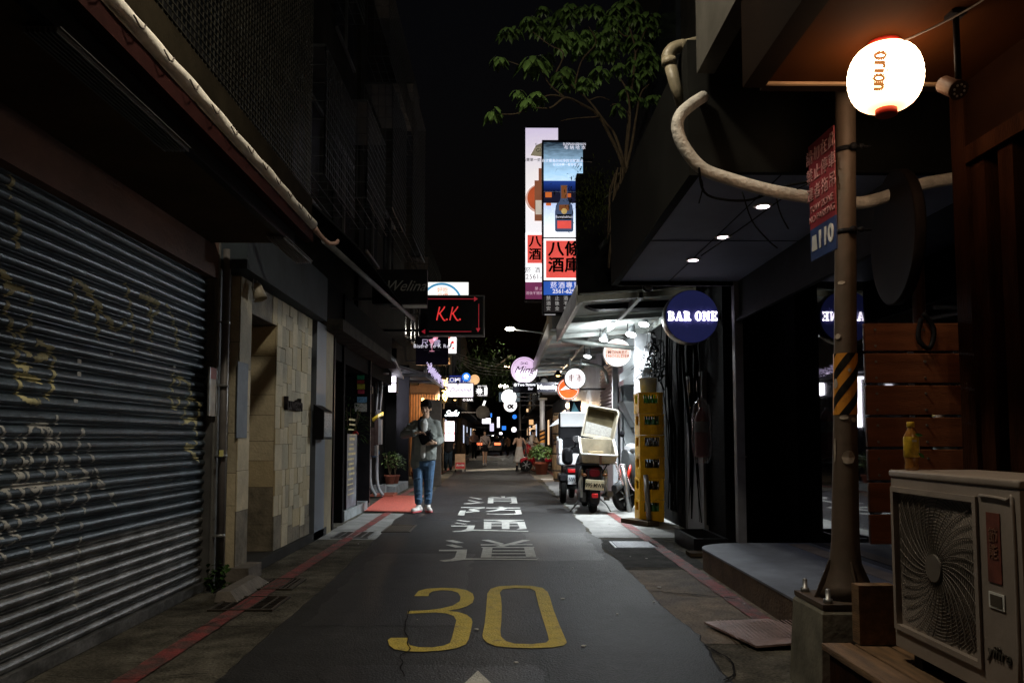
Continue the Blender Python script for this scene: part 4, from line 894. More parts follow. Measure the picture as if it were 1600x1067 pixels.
def bold(ch, size, x, Y, z, t):
    a = text(ch, size, (x, Y, z), LETB, t, offset=.008, ext=.003, sx=1.02); me = a.data; vs = [v.co.copy() for v in me.vertices]; fs = [list(p.vertices) for p in me.polygons]; n_ = len(vs); V_ = []; F_ = []
    for i, (dx, dz) in enumerate(((0,0),(.028,.005),(-.022,-.01),(.008,.02),(.0,-.02))): V_ += [v+Vector((dx*size, -.0008*i, dz*size)) for v in vs]; F_ += [[j+i*n_ for j in f] for f in fs]
    m2 = bpy.data.meshes.new('lettering'); m2.from_pydata(V_, [], F_); m2.materials.append(LETB); a.data = m2
t, e = tall('liquor_sign', 'nearer tall lit liquor shop sign with a bottle before a blue evening lake', (847,912.5,219,490), YB, 1.95)
band(t, YB, (849.5,911,223,331), gradmat('evening_sky_print', (1,1,1), (.36,.58,.80), (.008,.015,.025), 1.25, 0, 1, .2), 'sky_print')
band(t, YB, (849.5,911,283,300), gradmat('hill_print', (.003,.005,.03), (.01,.03,.18), (.02,.06,.3), .9, 0, 1, .1), 'hill_print', o=.004)
band(t, YB, (849.5,911,300,318), mat('night_shore_print', (.006,.006,.012), .5, emit=(.02,.02,.05), es=.5), 'shore_print', o=.007)
band(t, YB, (849.5,911,318,371), gradmat('water_print', (.95,.97,1), (.7,.82,1), (.45,.55,.8), 1.2, 0, 1, .4), 'water_print', o=.002)
for q in ((852,862,301,309),(886,892,303,309),(853,861,318,322)): band(t, YB, q, AMBER, 'house_light', o=.015)
cx = sx(882, YB); k = YB/F
mb = MB(); bw = lambda r, z: (cx+r*k, z)
prof_b = [(5.5,290),(5.5,311),(7,315),(13,322),(14.5,332),(14.5,361),(12,363)]
mb.poly([(cx+r*k, YB-.03, sz(z, YB)) for r, z in prof_b]+[(cx-r*k, YB-.03, sz(z, YB)) for r, z in prof_b[::-1]], (0,-.01,0)); mb.build('bottle_print', mat('bottle_print', (.05,.06,.09), .3, emit=(.09,.13,.24), es=.6), t)
mb = MB(); mb.box((cx-4.6*k, YB-.046, sz(311,YB)), (cx+4.6*k, YB-.041, sz(291,YB))); mb.box((cx-8*k, YB-.046, sz(330,YB)), (cx+8*k, YB-.041, sz(321,YB))); mb.build('bottle_cap_print', mat('amber_dark', (.2,.07,.02), .4, emit=(.35,.12,.04), es=.5), t)
mb = MB(); mb.box((cx-11*k, YB-.052, sz(358,YB)), (cx+11*k, YB-.047, sz(346,YB))); mb.build('bottle_label_print', RED_P, t)
mb = MB(); mb.box((cx-11.5*k, YB-.052, sz(344,YB)), (cx+11.5*k, YB-.047, sz(336,YB))); mb.build('bottle_label_print', LETB, t); MB().disc((cx, YB-.05, sz(331,YB)), 4.6*k, .012, n=20).build('bottle_seal_print', glow('gold_seal', (.75,.5,.15), .7), t)
text('Bunnahabhain', .075, (cx, YB-.055, sz(340,YB)), LETW, t, sx=.9); text('BUNNAHABHAIN', .085, (sx(899,YB), YB-.02, sz(226,YB)), LETW, t, sx=.75); text('布納哈本', .10, (sx(899.5,YB), YB-.02, sz(231.5,YB)), LETW, t, sp=1.5)
text('來自艾雷島的純淨與甘醇風味', .075, (sx(877,YB), YB-.02, sz(252,YB)), LETW, t); text('非泥煤單一麥芽威士忌', .065, (sx(888,YB), YB-.02, sz(258,YB)), LETW, t)
band(t, YB, (849.5,911,373,438), WH2, 'shop_panel'); band(t, YB, (853,911,376.5,434.5), RED_P, 'shop_panel_red', o=.012)
for ch, px, py in (('八',869,391),('條',895,391),('酒',869,416),('庫',895,416)): bold(ch, .345, sx(px,YB), YB-.044, sz(py,YB), t)
band(t, YB, (849.5,911,440,461), BLUE_P, 'phone_panel'); text('菸酒專賣', .15, (sx(883.5,YB), YB-.018, sz(446.5,YB)), LETW, t, offset=.004, sp=1.22); text('2561-6296', .125, (sx(883,YB), YB-.018, sz(455.5,YB)), LETW, t, offset=.025)
band(t, YB, (849.5,911,462.5,488), mat('dark_notice_print', (.03,.026,.026), .5, emit=(.03,.026,.026), es=.5), 'notice_panel')
for i, col in enumerate(('禁酒安', '止後全', '酒不有', '駕駛保')): text('\n'.join(col), .098, (sx(857+13.5*i,YB), YB-.018, sz(474.5,YB)), LETG, t, lsp=1.15, offset=.01)
band(t, YB, (851,868,491,492.2), glow('dim_strip', (.7,.7,.7), .5), 'strip')
YA = 19.0
t, e = tall('liquor_sign', 'farther tall lit liquor shop sign with whisky glass, half behind the nearer one', (819.5,873.5,199,470), YA, 1.95)
band(t, YA, (821,872.5,200.5,364), gradmat('pale_sky_print', (.95,.92,.95), (.85,.80,.80), (.62,.54,.72), 1.0, 0, 1, .15), 'sky_print')
cx2 = sx(845, YA); kk = YA/F; p = (cx2, sz(309,YA))
mb = MB(); mb.disc((sx(845,YA), YA-.02, sz(311,YA)), 24*kk, .008, n=40); mb.build('glass_print', glow('pale_glass_print', (.75,.5,.42), .8), t)
mb = MB(); mb.disc((sx(845.5,YA), YA-.027, sz(310,YA)), 21.5*kk, .008, n=40); mb.build('whisky_print', glow('whisky_print', (.50,.09,.03), .8, (.4,.05,.02)), t)
mb = MB(); mb.box((sx(835.5,YA), YA-.04, sz(346,YA)), (sx(857,YA), YA-.032, sz(283,YA))); mb.box((sx(842,YA), YA-.04, sz(283,YA)), (sx(850,YA), YA-.032, sz(264,YA))); mb.build('bottle_print', glow('brown_bottle_print', (.28,.10,.05), .7, (.2,.08,.04)), t)
mb = MB(); mb.box((sx(837,YA), YA-.046, sz(336,YA)), (sx(856,YA), YA-.041, sz(314,YA))); mb.build('bottle_label_print', glow('cream_label', (.75,.66,.55), .7), t)
mb = MB(); mb.poly([(sx(829,YA),YA-.02,sz(244,YA)),(sx(838,YA),YA-.02,sz(228,YA)),(sx(847,YA),YA-.02,sz(224,YA)),(sx(850,YA),YA-.02,sz(246,YA))], (0,-.006,0)); mb.build('landscape_print', glow('grey_green_print', (.28,.24,.16), .7), t)
text('Single\nGlen', .13, (sx(846,YA), YA-.03, sz(232,YA)), LETB, t, offset=-.01); text('格蘭單一麥芽', .09, (sx(834,YA), YA-.03, sz(251,YA)), LETB, t)
band(t, YA, (821,872.5,364,415), WH2, 'shop_panel'); band(t, YA, (824,872.5,367.5,411.5), RED_P, 'shop_panel_red', o=.012)
for ch, px, py in (('八',836,379),('條',860,379),('酒',836,399),('庫',860,399)): bold(ch, .30, sx(px,YA), YA-.044, sz(py,YA), t)
band(t, YA, (821,872.5,415,441), WH2, 'phone_panel'); text('菸酒專賣', .155, (sx(847,YA), YA-.018, sz(423,YA)), LETB, t, sp=1.9); text('2561-6296', .17, (sx(845,YA), YA-.018, sz(433,YA)), mat('plum_letter', (.12,.03,.06), .5), t)
band(t, YA, (821,872.5,441,467.5), PLUM, 'notice_panel'); text('禁 止 酒 駕\n酒後不開車安全有保障', .085, (sx(849,YA), YA-.018, sz(455,YA)), glow('pink_grey_letter', (.6,.4,.5), .7), t, lsp=1.3, offset=.01)
# --- round signs right
t, p, r_ = roundsign('round_sign', 'large round dark blue sign with glowing white slab letters', (1081,494.5), 42, 8.75, mat('indigo_face', (.035, .035, .16), .5, emit=(.022,.026,.11), es=.42), rim=mat('brushed_rim', (.25,.22,.2), .35, .8), arm=2.6, depth=.2, rr=.012)
def slab(s, h, c, m, parent):
    """fat slab-serif capitals drawn as strokes"""
    LT = {'B': (.78, [[(0,0),(.30,0)],[(0,1),(.30,1)]], [(.17,0,1,.2)], 'B'), }
    return
SG = glow('sign_white_letters', (.93, .85, 1), 4.0)
# letters: shapes in a unit box, built from bars and bowls
def bowl(mb, x, z, w, h, t, Y):
    pts = [(x, z+h), (x+w*.5, z+h)]+[(x+w*.5+w*.5*math.sin(a), z+h/2+h/2*math.cos(a)) for a in [math.pi*i/10 for i in range(1, 10)]]+[(x+w*.5, z), (x, z)]
    ins = [(x, z+t*.55), (x+w*.42, z+t*.55)]+[(x+w*.42+(w*.5-t)*math.sin(a), z+h/2-(h/2-t*.55)*math.cos(a)) for a in [math.pi*i/10 for i in range(1, 10)]]+[(x+w*.42, z+h-t*.55), (x, z+h-t*.55)]
    tr = tessellate_polygon([[Vector((a, Y, b)) for a, b in pts+ins]]); mb.add([(a, Y, b) for a, b in pts+ins], [list(q) for q in tr])
def letters(mb, word, x0, z0, h, Y, w=.82, gap=.10):
    x = x0
    def bar(a, b, c, d): mb.box((a, Y-.004, c), (b, Y+.004, d))
    def serif(a, b, z, up): bar(a, b, z if up else z-.13*h, z+.13*h if up else z)
    for ch in word:
        W_ = w*h
        if ch == ' ': x += .45*h; continue
        if ch == 'B' or ch == 'R':
            bar(x+.10*h, x+.38*h, z0, z0+h); serif(x, x+.5*h, z0+.87*h, True); serif(x, x+.5*h, z0, True)
            bowl(mb, x+.36*h, z0+.48*h, .46*h, .52*h, .24*h, Y)
            if ch == 'B': bowl(mb, x+.36*h, z0, .50*h, .55*h, .26*h, Y+.0015)
            else: mb.poly([(x+.42*h,Y,z0+.5*h),(x+.68*h,Y,z0+.5*h),(x+.92*h,Y,z0),(x+.6*h,Y,z0)], (0,-.004,0)); serif(x+.58*h, x+.98*h, z0, True)
            x += .88*h+gap*h+(.08*h if ch == 'R' else 0)
        elif ch == 'A':
            mb.poly([(x+.40*h,Y,z0+h),(x+.62*h,Y,z0+h),(x+.95*h,Y,z0),(x+.62*h,Y,z0)], (0,-.004,0)); mb.poly([(x+.40*h,Y-.001,z0+h),(x+.52*h,Y-.001,z0+h),(x+.22*h,Y-.001,z0),(x+.08*h,Y-.001,z0)], (0,-.004,0))
            bar(x+.2*h, x+.7*h, z0+.28*h, z0+.39*h); serif(x-.02*h, x+.34*h, z0, True); serif(x+.52*h, x+1.02*h, z0, True); x += 1.0*h+gap*h
        elif ch == 'O':
            o_ = [(x+.46*h+.46*h*math.cos(a), z0+.5*h+.53*h*math.sin(a)) for a in [2*math.pi*i/28 for i in range(28)]]; i_ = [(x+.46*h+.16*h*math.cos(a), z0+.5*h+.42*h*math.sin(a)) for a in [2*math.pi*i/28 for i in range(28)]]
            for i in range(28):
                j = (i+1) % 28; mb.poly([(o_[i][0],Y,o_[i][1]),(o_[j][0],Y,o_[j][1]),(i_[j][0],Y,i_[j][1]),(i_[i][0],Y,i_[i][1])], (0,-.004,0))
            x += .92*h+gap*h
        elif ch == 'N':
            bar(x+.1*h, x+.26*h, z0, z0+h); bar(x+.72*h, x+.88*h, z0, z0+h); mb.poly([(x+.08*h,Y-.001,z0+h),(x+.38*h,Y-.001,z0+h),(x+.9*h,Y-.001,z0),(x+.64*h,Y-.001,z0)], (0,-.004,0)); serif(x, x+.36*h, z0, True); serif(x, x+.3*h, z0+.87*h, True); serif(x+.6*h, x+1.0*h, z0+.87*h, True); x += 1.0*h+gap*h
        elif ch == 'E':
            bar(x+.1*h, x+.38*h, z0, z0+h); bar(x, x+.82*h, z0, z0+.13*h); bar(x, x+.80*h, z0+.87*h, z0+h); bar(x+.3*h, x+.62*h, z0+.44*h, z0+.56*h); bar(x+.72*h, x+.82*h, z0, z0+.32*h); bar(x+.70*h, x+.80*h, z0+.7*h, z0+h); bar(x+.54*h, x+.62*h, z0+.34*h, z0+.66*h); x += .85*h+gap*h
    return x
mb = MB(); xe = letters(mb, 'BAR ONE', 0, 0, 1, 0)
x0 = P(1043.5, 494, 8.73).x; x1 = P(1121.5, 494, 8.73).x; h_ = (x1-x0)/xe; 
h2 = P(1081, 487, 8.73).z-P(1081, 501, 8.73).z
mb = MB(); letters(mb, 'BAR ONE', 0, 0, 1, 0)
for v in mb.v: v.x = x0+v.x*h_; v.z = P(1081,501,8.73).z+v.z*h2; v.y = 8.722+v.y
mb.build('lettering', SG, t)
t, p, r_ = roundsign('round_sign', 'round pale peach lit sign with two lines of small capitals', (964.5,551), 21.5, 13.7, glow('peach_lit', (1, .62, .50), 1.0), rim=WHT, arm=2.2, rr=.07)
MB().lathe((p.x, 13.695, p.z), [(r_*.94,-.01),(r_*1.0,-.01),(r_*1.0,.008),(r_*.94,.008)], 48, (0,-1,0), close=False).build('lit_rim', glow('rim_white_lit', (1,1,1), 1.6), t)
text('MONKEY\nSHOULDER', .075, (p.x, 13.68, p.z-.03), mat('rose_letter', (.3,.12,.1), .5), t, lsp=.9, offset=.012, sp=1.15)
mb = MB(); stroke(mb, [(p.x-.05,p.z+.13),(p.x,p.z+.09),(p.x+.04,p.z+.12)], .012, 13.68); stroke(mb, [(p.x-.03,p.z+.08),(p.x+.01,p.z+.1),(p.x+.06,p.z+.08)], .012, 13.68); mb.build('emblem', mat('rose_letter', None), t)
t, p, r_ = roundsign('round_sign', 'round orange lit sign with a white mountain mark', (888,607.5), 17.5, 16.5, glow('orange_lit', (1, .17, .03), .95, (.7,.1,.02)), rim=WHT, arm=2.2, rr=.05)
MB().lathe((p.x, 16.49, p.z), [(r_*.86,-.01),(r_*.89,-.01),(r_*.89,.008),(r_*.86,.008)], 40, (0,-1,0), close=False).build('ring', WHITEG, t)
mb = MB(); mb.poly([(p.x-.17,16.485,p.z-.03),(p.x-.06,16.485,p.z+.06),(p.x+.0,16.485,p.z+.03),(p.x+.08,16.485,p.z+.07),(p.x+.19,16.485,p.z-.03),(p.x+.04,16.485,p.z+.0)], (0,-.006,0)); mb.build('mountain', WHITEG, t)
t, p, r_ = roundsign('round_sign', 'round white lit sign with a faint red square seal', (898.5,591.5), 16.5, 14.6, glow('round_white_lit', (1,.99,1), 1.25), rim=BLK, rr=.04)
text('串酒', .13, (p.x, 14.585, p.z), mat('faint_red_seal', (.6,.35,.35), .6), t, offset=.01)
mb = MB(); s_ = r_*.42
for a, b in (((-s_,-s_),(s_,-s_+.012)),((-s_,s_-.012),(s_,s_)),((-s_,-s_+.012),(-s_+.012,s_-.012)),((s_-.012,-s_+.012),(s_,s_-.012))): mb.box((p.x+a[0],14.583,p.z+a[1]),(p.x+b[0],14.592,p.z+b[1]))
mb.build('seal_frame', mat('faint_red_seal', None), t)
mb = MB(); mb.tube([(p.x-.08,14.68,p.z+r_),(p.x-.1,14.68,p.z+r_+.18)], .012); mb.tube([(p.x+.1,14.68,p.z+r_),(p.x+.12,14.68,p.z+r_+.18)], .012); mb.build('hanger', GREYM, t)
t, p, r_ = roundsign('round_sign', 'round lilac pink lit sign with dark cursive lettering', (819,578), 21, 20.5, glow('lilac_lit', (.88, .62, .92), .95), rim=RIM, arm=1.9, rr=.02)
text('Ming', .27, (p.x-.02, 20.485, p.z+.0), mat('dark_plum_letter', (.05,.03,.06), .5), t, shear=.5); text('- BAR -', .075, (p.x, 20.485, p.z-.2), mat('dark_plum_letter', None), t)
mb = MB(); a_ = [(p.x+.30*math.cos(R(a)), p.z+.30*math.sin(R(a))) for a in range(0, 361, 9)]; stroke(mb, a_, .008, 20.487)
for sg in (-1, 1):
    stroke(mb, [(p.x+sg*.01, p.z+.17),(p.x+sg*.08,p.z+.21),(p.x+sg*.09,p.z+.15),(p.x+sg*.01,p.z+.16)], .016, 20.486)
mb.build('bow_mark', mat('dark_plum_letter', None), t)
t, e = boxsign('bar_sign', 'black sign with small white lettering under the round lilac sign', (801,838,597,613), 20.2, SIGNBLK, arm=1.9, depth=.12)
text('Two Sisters\n        Bar', .095, ((e[0]+e[1])/2+.05, 20.185, e[3]-.12), LETW, t, offset=.015); MB().disc((e[0]+.07, 20.185, e[3]-.07), .045, .006, n=16).build('emblem', LETG, t)
t, e = boxsign('bar_sign', 'black sign with slanted white script beside the traffic camera pole', (840,868,597,613), 19.6, SIGNBLK, arm=1.9, depth=.12)
text('Vesanica', .15, ((e[0]+e[1])/2, 19.585, (e[2]+e[3])/2), LETW, t, shear=.4, offset=.03)
gl_ = thing('globe_lamp', 'large round white globe lamp above the woman in the white skirt', 'lamp', P(795, 620, 30)); p = P(795, 620, 30)
MB().ell(p, .28, .28, .28, 14).build('globe', glow('globe_white', (1, 1, 1), 3), gl_)
MB().box((p.x, p.y-.02, p.z-.02), (2.0, p.y+.02, p.z+.02)).build('bracket', RIM, gl_)
t, e = boxsign('bar_sign', 'grey panel sign behind the white globe lamp', (779,813,612,628), 31, mat('grey_panel_face', (.10,.13,.15), .5, emit=(.1,.14,.16), es=.5), arm=2.0)
t, p, r_ = roundsign('round_sign', 'small round white sign with black ampersand below the globe lamp', (797.5,633), 10.5, 32, WHITEG, arm=2.0); text('&', .42, (p.x, 31.985, p.z), LETB, t, offset=.04)
t = thing('mountain_sign', 'small dark sign with teal peak between the right bars', 'sign', P(897, 640, 17)); x0, x1, z0, z1 = pxbox(890, 908, 626, 646, 17)
MB().box((x0, 17, z0), (x1, 17.04, z1)).build('face', SIGNBLK, t); MB().poly([(x0+.03,16.995,z0+.03),(x0+.09,16.995,z1-.03),(x1-.04,16.995,z0+.03)], (0,-.006,0)).build('print', mat('teal_print', (.1,.28,.35), .5, emit=(.05,.14,.17), es=.4), t)
# ================================================================== RIGHT, NEAR: blue-grey bar with soffit, glass and platform
b1 = thing('blue_ceiling_bar', 'dark glass fronted bar under a blue grey ceiling at right', 'building', (3, 6, 0))
BSOF = mat('blue_grey_ceiling', (.27, .31, .46), .65, vary=.2, scale=1.5)
mb = MB(); mb.box((1.12, 4.5, 2.74), (2.95, 7.72, 2.80)); cei = mb.build('ceiling', BSOF, b1)
mb = MB()
for x in (1.62,): mb.box((x, 4.5, 2.735), (x+.005, 7.7, 2.7395))
for y in (6.1,): mb.box((1.12, y, 2.735), (2.3, y+.005, 2.7395))
mb.build('joints', BLKM, cei)
mb = MB(); mb.box((1.06, 4.45, 2.70), (1.12, 7.75, 3.5)); mb.box((1.12, 7.72, 2.7), (2.3, 7.78, 3.5)); mb.box((1.12, 4.45, 2.72), (3.0, 4.5, 3.3)); mb.build('fascia', mat('dark_fascia_render', (.014, .014, .013), .7, vary=.4, scale=2), b1)
mb = MB(); mb.box((2.30, 4.5, 2.34), (2.31, 7.69, 2.74)); mb.box((2.27, 4.5, 2.34), (2.30, 7.72, 2.37)); mb.build('lintel', mat('dark_lintel', (.05, .055, .065), .6), b1)
MB().box((2.95, 3.0, .2), (3.0, 7.98, 2.735)).build('glass_front', GLS, b1)
mb = MB(); mb.box((2.255, 7.70, .2), (2.335, 7.79, 2.74)); mb.box((2.252, 7.69, 1.02), (2.345, 7.70, 1.03)); mb.build('column', mat('grey_stone_column', (.13, .13, .14), .5, vary=.25), b1)
# platform with rounded far corner
pts = [(1.82, 2.2), (1.82, 7.3)]+[(1.82+.42*(1-math.cos(a)), 7.3+.42*math.sin(a)) for a in [math.pi/2*i/8 for i in range(1, 9)]]+[(3.0, 7.72), (3.0, 2.2)]
pts = [(x, y+.0) for x, y in pts]
mb = MB(); mb.poly([(x, y, .185) for x, y in pts][::-1], (0, 0, -.183)); pf = mb.build('platform', mat('platform_side', (.12, .085, .06), .8, vary=.5, scale=5, bump=.4), b1)
mb = MB(); mb.poly([(x-.006 if x < 1.9 else x, y, .2) for x, y in pts][::-1], (0, 0, -.0145)); mb.build('deck', mat('deck_blue_grey', (.20, .23, .29), .6, vary=.35, scale=2.5, bump=.2), pf)
mb = MB(); mb.box((2.70, 2.3, .2005), (2.86, 7.6, .206)); mb.build('stone_strip', mat('pale_stone_strip', (.34, .30, .26), .6, vary=.3), pf)
for i, (px, py) in enumerate(((1192,322),(1130,370),(1083,406))):
    d = ray(px, py); p = CL+d*((2.735-CAMH)/d.z)
    t = thing('ceiling_downlight', ['nearest', 'middle', 'farthest'][i]+' of three round downlights in the blue grey ceiling', 'downlight', p, 'ceiling downlights')
    MB().lathe((p.x, p.y, 2.733), [(.055,-.004),(.065,0),(.065,.004)], 20).build('rim', WHT, t)
    MB().lathe((p.x, p.y, 2.7275), [(.042,0),(.042,.003)], 20).build('lens', glow('downlight_lit', (1,.82,.86), 9), t)
    light('downlight_beam', 'SPOT', (p.x, p.y, 2.70), 5, (.92,.88,1), (p.x, p.y, 0), .03, 62, .8, t)
# wall between the bar and the lit shop: dark, cluttered
b2 = thing('dark_side_wall', 'dark cluttered wall with a narrow door beyond the blue grey bar', 'building', (2.5, 9.5, 0))
mb = MB(); mb.box((2.42, 8.72, 0), (7, 13.0, 3.6)); mb.box((2.97, 7.99, 0), (7, 8.72, 3.6)); mb.build('wall', mat('grimy_wall', (.007, .007, .007), .8, vary=.5, scale=3, bump=.3), b2)
x0 = 2.38; ya_ = AX(1075, 690, x0).y; yb_ = AX(1101, 690, x0).y
mb = MB(); mb.box((2.36, yb_, .05), (2.415, ya_, 2.0)); dr = mb.build('door', mat('grey_door', (.12, .12, .12), .5), b2)
MB().box((2.345, yb_+.1, 1.4), (2.36, ya_-.1, 1.95)).build('window', mat('door_glass', (.05, .055, .07), .15), dr)
MB().box((2.35, ya_, .05), (2.42, ya_+.06, 2.06)).build('frame', mat('dull_frame', (.09,.09,.09), .5), dr)
ex = thing('fire_extinguisher', 'red fire extinguisher under a clear plastic bag on the dark right wall', 'fire extinguisher', (2.28, 9.4, 1.3))
p = P(1096, 680, 9.0)
MB().lathe((p.x, 9.0, P(1096,714,9).z), [(.06,0),(.075,.02),(.075,.42),(.05,.50),(.02,.53),(.02,.56)], 18).build('cylinder', mat('extinguisher_red', (.16, .012, .018), .35), ex)
MB().lathe((p.x, 9.0, P(1096,700,9).z+.18), [(.0765,0),(.0765,.12)], 18, close=False).build('label_band', mat('pale_label', (.2, .2, .2), .6), ex)
bg_ = MB(); n_ = 16; rings = []
for h, r in ((-.05,.06),(.0,.10),(.2,.11),(.45,.10),(.6,.085),(.68,.03)):
    rings.append([Vector((p.x+(r+.012*math.sin(k*2.3+h*9))*math.cos(2*math.pi*k/n_), 9.0+(r)*math.sin(2*math.pi*k/n_), P(1096,716,9).z+h)) for k in range(n_)])
bg_.loft(rings); m = mat('clear_plastic_film', (.6, .6, .62), .15, alpha=.22, spec=.8); bg_.build('plastic_bag', m, ex)
cb = thing('cable_bundle', 'thick tangle of black cables hanging on the dark right wall', 'cable', (2.3, 8.6, 2.2))
rn = random.Random(21); mb = MB()
for i in range(26):
    x = 2.39+rn.uniform(-.04, .02); y = rn.uniform(9.3, 11.6); mb.tube(smooth([(x, y, 3.4), (x-rn.uniform(0,.08), y+rn.uniform(-.2,.2), 2.3), (x+rn.uniform(-.04,.04), y+rn.uniform(-.25,.25), 1.2), (x, y+rn.uniform(-.1,.1), .2)], 4), rn.uniform(.006, .018), 5)
for i in range(34):
    c = P(rn.uniform(1014, 1036), rn.uniform(525, 600), 11.7); a = rn.uniform(0, 6.28); mb.tube(smooth([c, c+Vector((rn.uniform(-.1,.12), rn.uniform(-.1,.1), rn.uniform(-.15,.15))), c+Vector((rn.uniform(-.12,.15), rn.uniform(-.1,.1), rn.uniform(-.3,.1)))], 3), rn.uniform(.005, .014), 5)
mb.build('cables', CABLE, cb)
mb = MB()
for i in range(46):
    c = P(rn.uniform(1003, 1030), rn.uniform(535, 590), 12.6); mb.tube(smooth([c, c+Vector((rn.uniform(-.2,.2), rn.uniform(-.1,.1), rn.uniform(-.15,.25))), c+Vector((rn.uniform(-.25,.25), rn.uniform(-.1,.1), rn.uniform(-.3,.1)))], 3), rn.uniform(.004, .012), 5)
tag(mb.build('cable_tangle', mat('grey_cable', (.10, .10, .105), .5, vary=.5, scale=20)), 'grey tangle of cables on the lit wall above the bucket', 'cable')
# camera under soffit
cc = thing('security_camera', 'dark dome security camera hanging at the far corner of the blue grey ceiling', 'security camera', P(1012, 432, 7.9)); p = P(1011, 436, 7.9)
mb = MB(); mb.cbox((p.x, 7.9, p.z+.09), (.09, .06, .02)); mb.tube([(p.x, 7.9, p.z+.08), (p.x, 7.9, p.z-.02)], .014); mb.build('mount', GREYM, cc)
MB().ell((p.x, 7.88, p.z-.08), .055, .055, .055, 10).build('dome', BLK, cc); MB().lathe((p.x, 7.82, p.z-.085), [(.036,0),(.045,.006),(.036,.012)], 16, (0,-1,0)).build('lens_ring', GREYM, cc)
# long thin low box on the ground
tb = thing('planter_trough', 'long empty black trough on the ground below the dark right wall', 'trough', (2.1, 9, 0)); mb = MB()
for a, b in (((1.98,8.35,.01),(2.02,9.3,.16)),((2.3,8.35,.01),(2.34,9.3,.16)),((2.02,8.35,.01),(2.3,8.39,.16)),((2.02,9.26,.01),(2.3,9.3,.16)),((2.02,8.39,.01),(2.3,9.26,.03))): mb.box(a, b)
mb.build('trough', BLK, tb)
pd = MB(); pd.box((1.88, 8.1, .012), (2.42, 8.3, .05)); tag(pd.build('timber_offcut', mat('dark_timber', (.06,.045,.03), .8)), 'dark timber plank lying on the ground near the rounded platform', 'plank')
pd = MB(); pd.box((1.80, 10.9, .01), (2.0, 11.5, .07), Matrix.Rotation(.5, 3, 'Z')); tag(pd.build('wood_block', mat('dark_timber', None)), 'short dark timber block beside the base of the yellow crates', 'plank')
# ================================================================== RIGHT, NEAREST: timber canopy, lantern, fence, air conditioner
b0 = thing('timber_canopy_shop', 'brown timber shop front with low canopy at the right edge', 'building', (3, 2, 0))
CEI = mat('brown_ceiling', (.034, .0105, .0025), .8, vary=.3, scale=2, stretch=(1, .3, 1))
mb = MB(); mb.box((1.22, -3, 2.865), (4, 3.62, 2.91)); mb.build('ceiling', CEI, b0)
mb = MB(); mb.box((1.12, -3, 2.84), (1.22, 3.62, 3.27)); mb.build('beam', mat('dark_brown_beam', (.010, .006, .004), .8), b0)
mb = MB(); mb.box((1.10, -3, 3.275), (1.2, 4.4, 3.9)); mb.build('fascia', mat('grey_render_fascia', (.09, .085, .075), .8, vary=.3, scale=2), b0)
mb = MB(); mb.box((1.22, 3.62, 2.85), (4.0, 3.68, 3.27)); mb.box((1.2, 3.62, 3.275), (4.0, 4.4, 3.4)); mb.build('end_board', mat('dark_brown_beam', None), b0)
TMB = mat('dark_stained_timber', (.03, .011, .005), .55, vary=.5, scale=5, stretch=(3, 3, .6), bump=.25)
mb = MB(); mb.box((2.30, -3, 0), (4, 3.6, 2.86)); mb.box((2.16, -3, 2.52), (2.30, 3.6, 2.86)); mb.build('wall', mat('dark_brown_wall', (.012, .0045, .002), .7, vary=.3), b0)
mb = MB()
for y in (3.50, 3.30, 2.7): mb.box((2.17, y, .3), (2.30, y+.10, 2.52))
mb.box((2.14, 2.0, 2.47), (2.158, 3.6, 2.55)); mb.build('door_frame', TMB, b0)
mb = MB(); mb.box((2.24, 2.8, .3), (2.29, 3.3, 2.5)); mb.build('door', TMB, b0)
MB().box((2.15, 3.605, 0), (2.35, 3.72, 2.84)).build('post', TMB, b0)
MB().box((1.225, 3.60, 2.850), (2.14, 3.618, 2.862)).build('trim', mat('pale_trim', (.35, .22, .12), .6), b0)
# wires on the ceiling
tag(MB().tube(smooth([(1.54,3.24,2.85), (1.62,3.15,2.82), (1.78,2.9,2.835), (1.85,2.6,2.85), (1.9,2.3,2.86)]), .004, 6).build('lamp_wire', mat('grey_cord', None)), 'thin grey wire looping across the brown ceiling from the paper lantern', 'wire')
# lantern
LX = P(1383, 122, 3.24); ln = thing('paper_lantern', 'glowing round white paper lantern with red rims under the brown ceiling', 'lantern', LX)
rad = 57.5*3.24/F; hh = 57*3.24/F
rings = []
for i in range(33):
    a = -1+2*i/32; b = a*.93*math.pi/2; r = rad*math.cos(b)**.62
    r *= 1-.012*(i % 2); rings.append([Vector((LX.x+r*math.cos(2*math.pi*k/40), LX.y+r*math.sin(2*math.pi*k/40), LX.z+hh*math.sin(b)*.93)) for k in range(40)])
pm = mat('lantern_paper', (.85, .75, .62), .8, vary=.05, emit=(1, .70, .42), es=11)
n = pm.node_tree.nodes; L = pm.node_tree.links; lw = n.new('ShaderNodeTexCoord'); sp_ = n.new('ShaderNodeSeparateXYZ'); L.new(lw.outputs['Generated'], sp_.inputs[0])
rp_ = n.new('ShaderNodeValToRGB'); e_ = rp_.color_ramp.elements; e_[0].color = (.35,.14,.05,1); e_[1].color = (.5,.25,.1,1); e_[0].position = 0; e_[1].position = 1
q_ = e_.new(.2); q_.color = (1,.62,.34,1); q_ = e_.new(.5); q_.color = (1,.76,.52,1); q_ = e_.new(.85); q_.color = (1,.6,.34,1)
L.new(sp_.outputs['Z'], rp_.inputs[0]); L.new(rp_.outputs[0], n['Principled BSDF'].inputs['Emission Color'])
MB().loft(rings, close=False).build('paper_shade', pm, ln)
RDP = mat('red_lantern_rim', (.42, .02, .015), .5)
